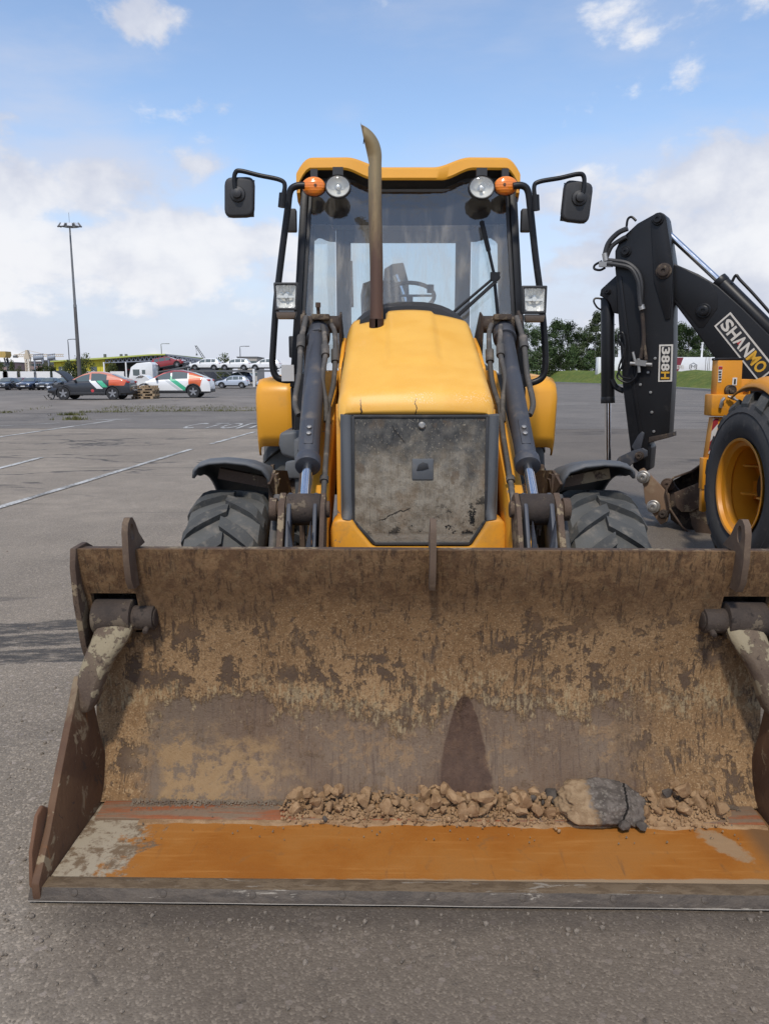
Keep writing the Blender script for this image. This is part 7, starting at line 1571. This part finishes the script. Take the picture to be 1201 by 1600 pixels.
for k in range(262):
    u = rs.random(); px = 440 + 440 * u ** .85 if rs.random() < .86 else rs.uniform(1000, 1125)
    r_ = min(.026, .0045 + rs.expovariate(1 / .0055)); x = wx(px); y = 2.395 - .10 * rs.random() ** 1.6
    if y < 2.32 and r_ > .012: y += .03
    dark = rs.random() < .045
    put_stone(x, y, r_, M['tarchip'] if dark else M['clod'], 'asphalt_chip' if dark else 'earth_clod', 'small dark chip of asphalt among the tan clods in the bucket' if dark else 'small tan crumb of dry earth among larger clods in the bucket', 'dark asphalt chips in the bucket' if dark else 'small earth crumbs in the bucket', 'chip' if dark else 'clod')
# crumbs too fine to count, filling the gaps
vs, fs = [], []
ico = bmesh.new(); bmesh.ops.create_icosphere(ico, subdivisions=1, radius=1.0); iv = [v.co.copy() for v in ico.verts]; jf = [tuple(v.index for v in f.verts) for f in ico.faces]; ico.free()
for k in range(1500):
    px = 436 + 450 * rs.random() ** .9 if rs.random() < .84 else rs.uniform(990, 1130); x = wx(px); y = min(2.40, 2.355 + rs.gauss(0, .030)); r_ = rs.uniform(.0025, .0065); z = .044 + heap_h(x, y) + r_ * .5; q = len(vs); sd_ = rs.random() * 50
    z += .016 * rs.random() * max(0, min(1, (y - 2.32) / .04))
    vs += [bw((x, y, z)) + v * (r_ * (1 + .45 * mnoise.noise(v * 1.3 + Vector((sd_, 0, 0))))) for v in iv]; fs += [tuple(q + i for i in f) for f in jf]
b = MB(); b.add(vs, fs); o = b.build('earth_crumbs', M['clod'], smooth=20); o['kind'] = 'stuff'
# gritty dust line along the back, left of the heap
vs, fs = [], []
for k in range(3600):
    px = rs.uniform(200, 1150); x = wx(px, 2.38); y = 2.405 - abs(rs.gauss(0, .014)) if rs.random() < .965 else rs.uniform(2.20, 2.40)
    s_ = rs.uniform(.0012, .0042); z = (.0485 if y > 2.31 else .042) + (heap_h(x, y) if px > 430 else .010 * max(0, (y - 2.38) / .025)); q = len(vs)
    p = bw((x, y, z)); d = [Vector((rs.uniform(-1, 1), rs.uniform(-1, 1), rs.uniform(0, 1))) * s_ for _ in range(3)]
    vs += [p + Vector((-s_, -s_, 0)), p + Vector((s_, -s_, 0)), p + Vector((0, s_, 0)), p + Vector((0, 0, s_ * 1.5))]; fs += [(q, q + 1, q + 3), (q + 1, q + 2, q + 3), (q + 2, q, q + 3)]
b = MB(); b.add(vs, fs); o = b.build('grit', clod_mat('grey_grit', (.13, .10, .075), (.24, .185, .13)), smooth=0); o['kind'] = 'stuff'
# the big broken lump of old asphalt with earth stuck to its left end
def lump():
    LP_ = [(Vector(q).normalized(), d_) for q, d_ in (((.12, -.1, 1), .62), ((1, -.35, .5), .74), ((.5, -1, .35), .70), ((-.35, -1, .55), .72), ((-1, -.2, .25), .82), ((.9, .1, -.5), .78), ((.25, -.8, -.5), .75), ((-.5, -.3, .9), .72), ((.65, -.2, .8), .70))]
    bm = bmesh.new(); bmesh.ops.create_icosphere(bm, subdivisions=5, radius=1.0)
    for v in bm.verts:
        p = v.co.copy(); off = Vector((4.2, 1.1, 3.3)); p *= 1 + .24 * mnoise.noise(p * .9 + off) + .10 * mnoise.noise(p * 2.3 + off) + .05 * mnoise.noise(p * 6 + off) + .025 * mnoise.noise(p * 14)
        for n_, d_ in LP_:
            e = p.dot(n_) - d_
            if e > 0: p -= n_ * e * .93
        p += p.normalized() * (.035 * mnoise.noise(p * 7 + off) + .03 * mnoise.noise(p * 15 + off))
        p.x *= .165; p.y *= .098; p.z *= .070
        cr = .42 * p.z + .006 * mnoise.noise(p * 60) + .056                                 # the crack line
        d = abs(p.x - cr) 
        if d < .006 and p.x > -.02: p *= 1 - .14 * (1 - d / .006)
        if p.x > .085: p.z -= .008
        if p.z > .045: p.z = .045 + (p.z - .045) * .35
        v.co = p
    me = bpy.data.meshes.new('asphalt_lump'); bm.to_mesh(me); bm.free(); me.polygons.foreach_set('use_smooth', [True] * len(me.polygons))
    g = G('broken_asphalt_with_earth'); v = g.obj(); p = g.sep(v); n = g.noise(v, 26, 9, .7, .4); f = g.noise(v, 200, 4, .7); vo = g.sep(g.vor(v, 150, 'Color'))
    tarc = g.mix(g.ss(n, .4, .62), (.085, .070, .058), (.165, .138, .116)); tarc = g.mix(g.m('MULTIPLY', g.ss(vo[0], .8, .95), .5), tarc, (.25, .22, .18))
    earth = g.mix(g.ss(n, .35, .65), (.21, .135, .075), (.33, .23, .135))
    e = g.ss(g.m('ADD', g.m('ADD', p[0], g.m('MULTIPLY', p[2], .45)), g.m('MULTIPLY', g.m('SUBTRACT', n, .5), .10)), -.022, -.040)
    c = g.mix(e, tarc, earth); ckx = g.m('ABSOLUTE', g.m('SUBTRACT', p[0], g.m('ADD', g.m('MULTIPLY', p[2], .42), .056))); c = g.mix(g.ss(ckx, .0055, .002), c, (.016, .014, .012)); mm = g.done(c, .9, 0, g.bump(g.m('ADD', n, g.m('MULTIPLY', f, .6)), .7, .006), .2)
    me.materials.append(mm); o = bpy.data.objects.new('asphalt_lump', me); COL.objects.link(o); c = gnd(938, 1276, .045); o.location = bw((c.x - .0, 2.345, .046 + .044)); o.rotation_euler = (R(10), R(6), R(-4)); tag(o, 'large cracked lump of dark asphalt with earth stuck on its left end', 'lump')
lump()
for k, (px, r_) in enumerate(((972, .022), (1000, .016))): put_stone(wx(px, 2.28), 2.275, r_, M['tarchip'], 'asphalt_chip', ('dark asphalt piece lying in front of the large cracked lump', 'small dark asphalt piece right beside the large cracked lump')[k], 'asphalt pieces by the large lump', 'chip')
# ---------------------------------------------------------------- grass tufts on the verge
rg = random.Random(4); vs, fs = [], []
for k in range(5200):
    if k % 10 < 7: x = rg.uniform(-32, -4.5); y0 = 31.5 + .22 * (x + 20); y = y0 + rg.gauss(.3, .22) + .35 * mnoise.noise((x * .35, 3.3, 0))
    else: x = rg.uniform(-16, -4.5); y = 31.5 + .22 * (x + 20) + rg.gauss(2.2, .8)
    if mnoise.noise((x * .45, y * .3, 2)) < -.18 + .25 * (x < -13): continue
    z = max(bank_h(x, y), 0); h = rg.uniform(.03, .13); a = rg.uniform(0, 6.28); w_ = rg.uniform(.008, .02); q = len(vs); dx, dy = math.cos(a) * w_, math.sin(a) * w_
    vs += [(x - dx, y - dy, z), (x + dx, y + dy, z), (x + rg.gauss(0, .04), y + rg.gauss(0, .04), z + h)]; fs.append((q, q + 1, q + 2))
b = MB(); b.add(vs, fs); o = b.build('grass', leafmat('verge_grass', (.075, .085, .022), (.16, .15, .05)), smooth=0); o['kind'] = 'stuff'
# a few weeds rooted in cracks
for k, (px, py, lab) in enumerate(((118, 656, 'green weed clump growing at the road edge left of the lettering'), (112, 649, 'low weed clump on the dirt bank edge'))):
    c = gnd(px, py); vs, fs = [], []
    for i in range(160):
        a = rg.uniform(0, 6.28); r_ = abs(rg.gauss(0, .22)); x = c.x + r_ * math.cos(a) * 1.6; y = c.y + r_ * math.sin(a); h = rg.uniform(.05, .17); w_ = .02; b_ = rg.uniform(0, 6.28); q = len(vs)
        vs += [(x - w_ * math.cos(b_), y - w_ * math.sin(b_), 0), (x + w_ * math.cos(b_), y + w_ * math.sin(b_), 0), (x + rg.gauss(0, .05), y + rg.gauss(0, .05), h)]; fs.append((q, q + 1, q + 2))
    b = MB(); b.add(vs, fs); o = b.build('weed', bpy.data.materials['verge_grass'], smooth=0); tag(o, lab, 'plant', 'weeds in the asphalt')

# ---------------------------------------------------------------- loose grit and crumbs on the asphalt round the bucket
vs, fs = [], []
for k in range(1500):
    a = rg.random()
    if a < .55: x = rg.uniform(-1.5, 1.6); y = 1.93 - abs(rg.gauss(0, .16))
    elif a < .8: x = -1.2 - abs(rg.gauss(0, .35)); y = rg.uniform(1.7, 3.6)
    else: x = rg.uniform(-6, 1.5); y = rg.uniform(1.3, 7)
    r_ = .0016 + rg.expovariate(1 / .0016); r_ = min(r_, .009); q = len(vs); sd_ = rg.random() * 50
    vs += [Vector((x, y, r_ * .4)) + v * (r_ * (1 + .4 * mnoise.noise(v * 1.3 + Vector((sd_, 0, 0))))) for v in iv]; fs += [tuple(q + i for i in f) for f in jf]
b = MB(); b.add(vs, fs); o = b.build('loose_grit', clod_mat('road_grit', (.15, .125, .10), (.30, .25, .20)), smooth=20); o['kind'] = 'stuff'
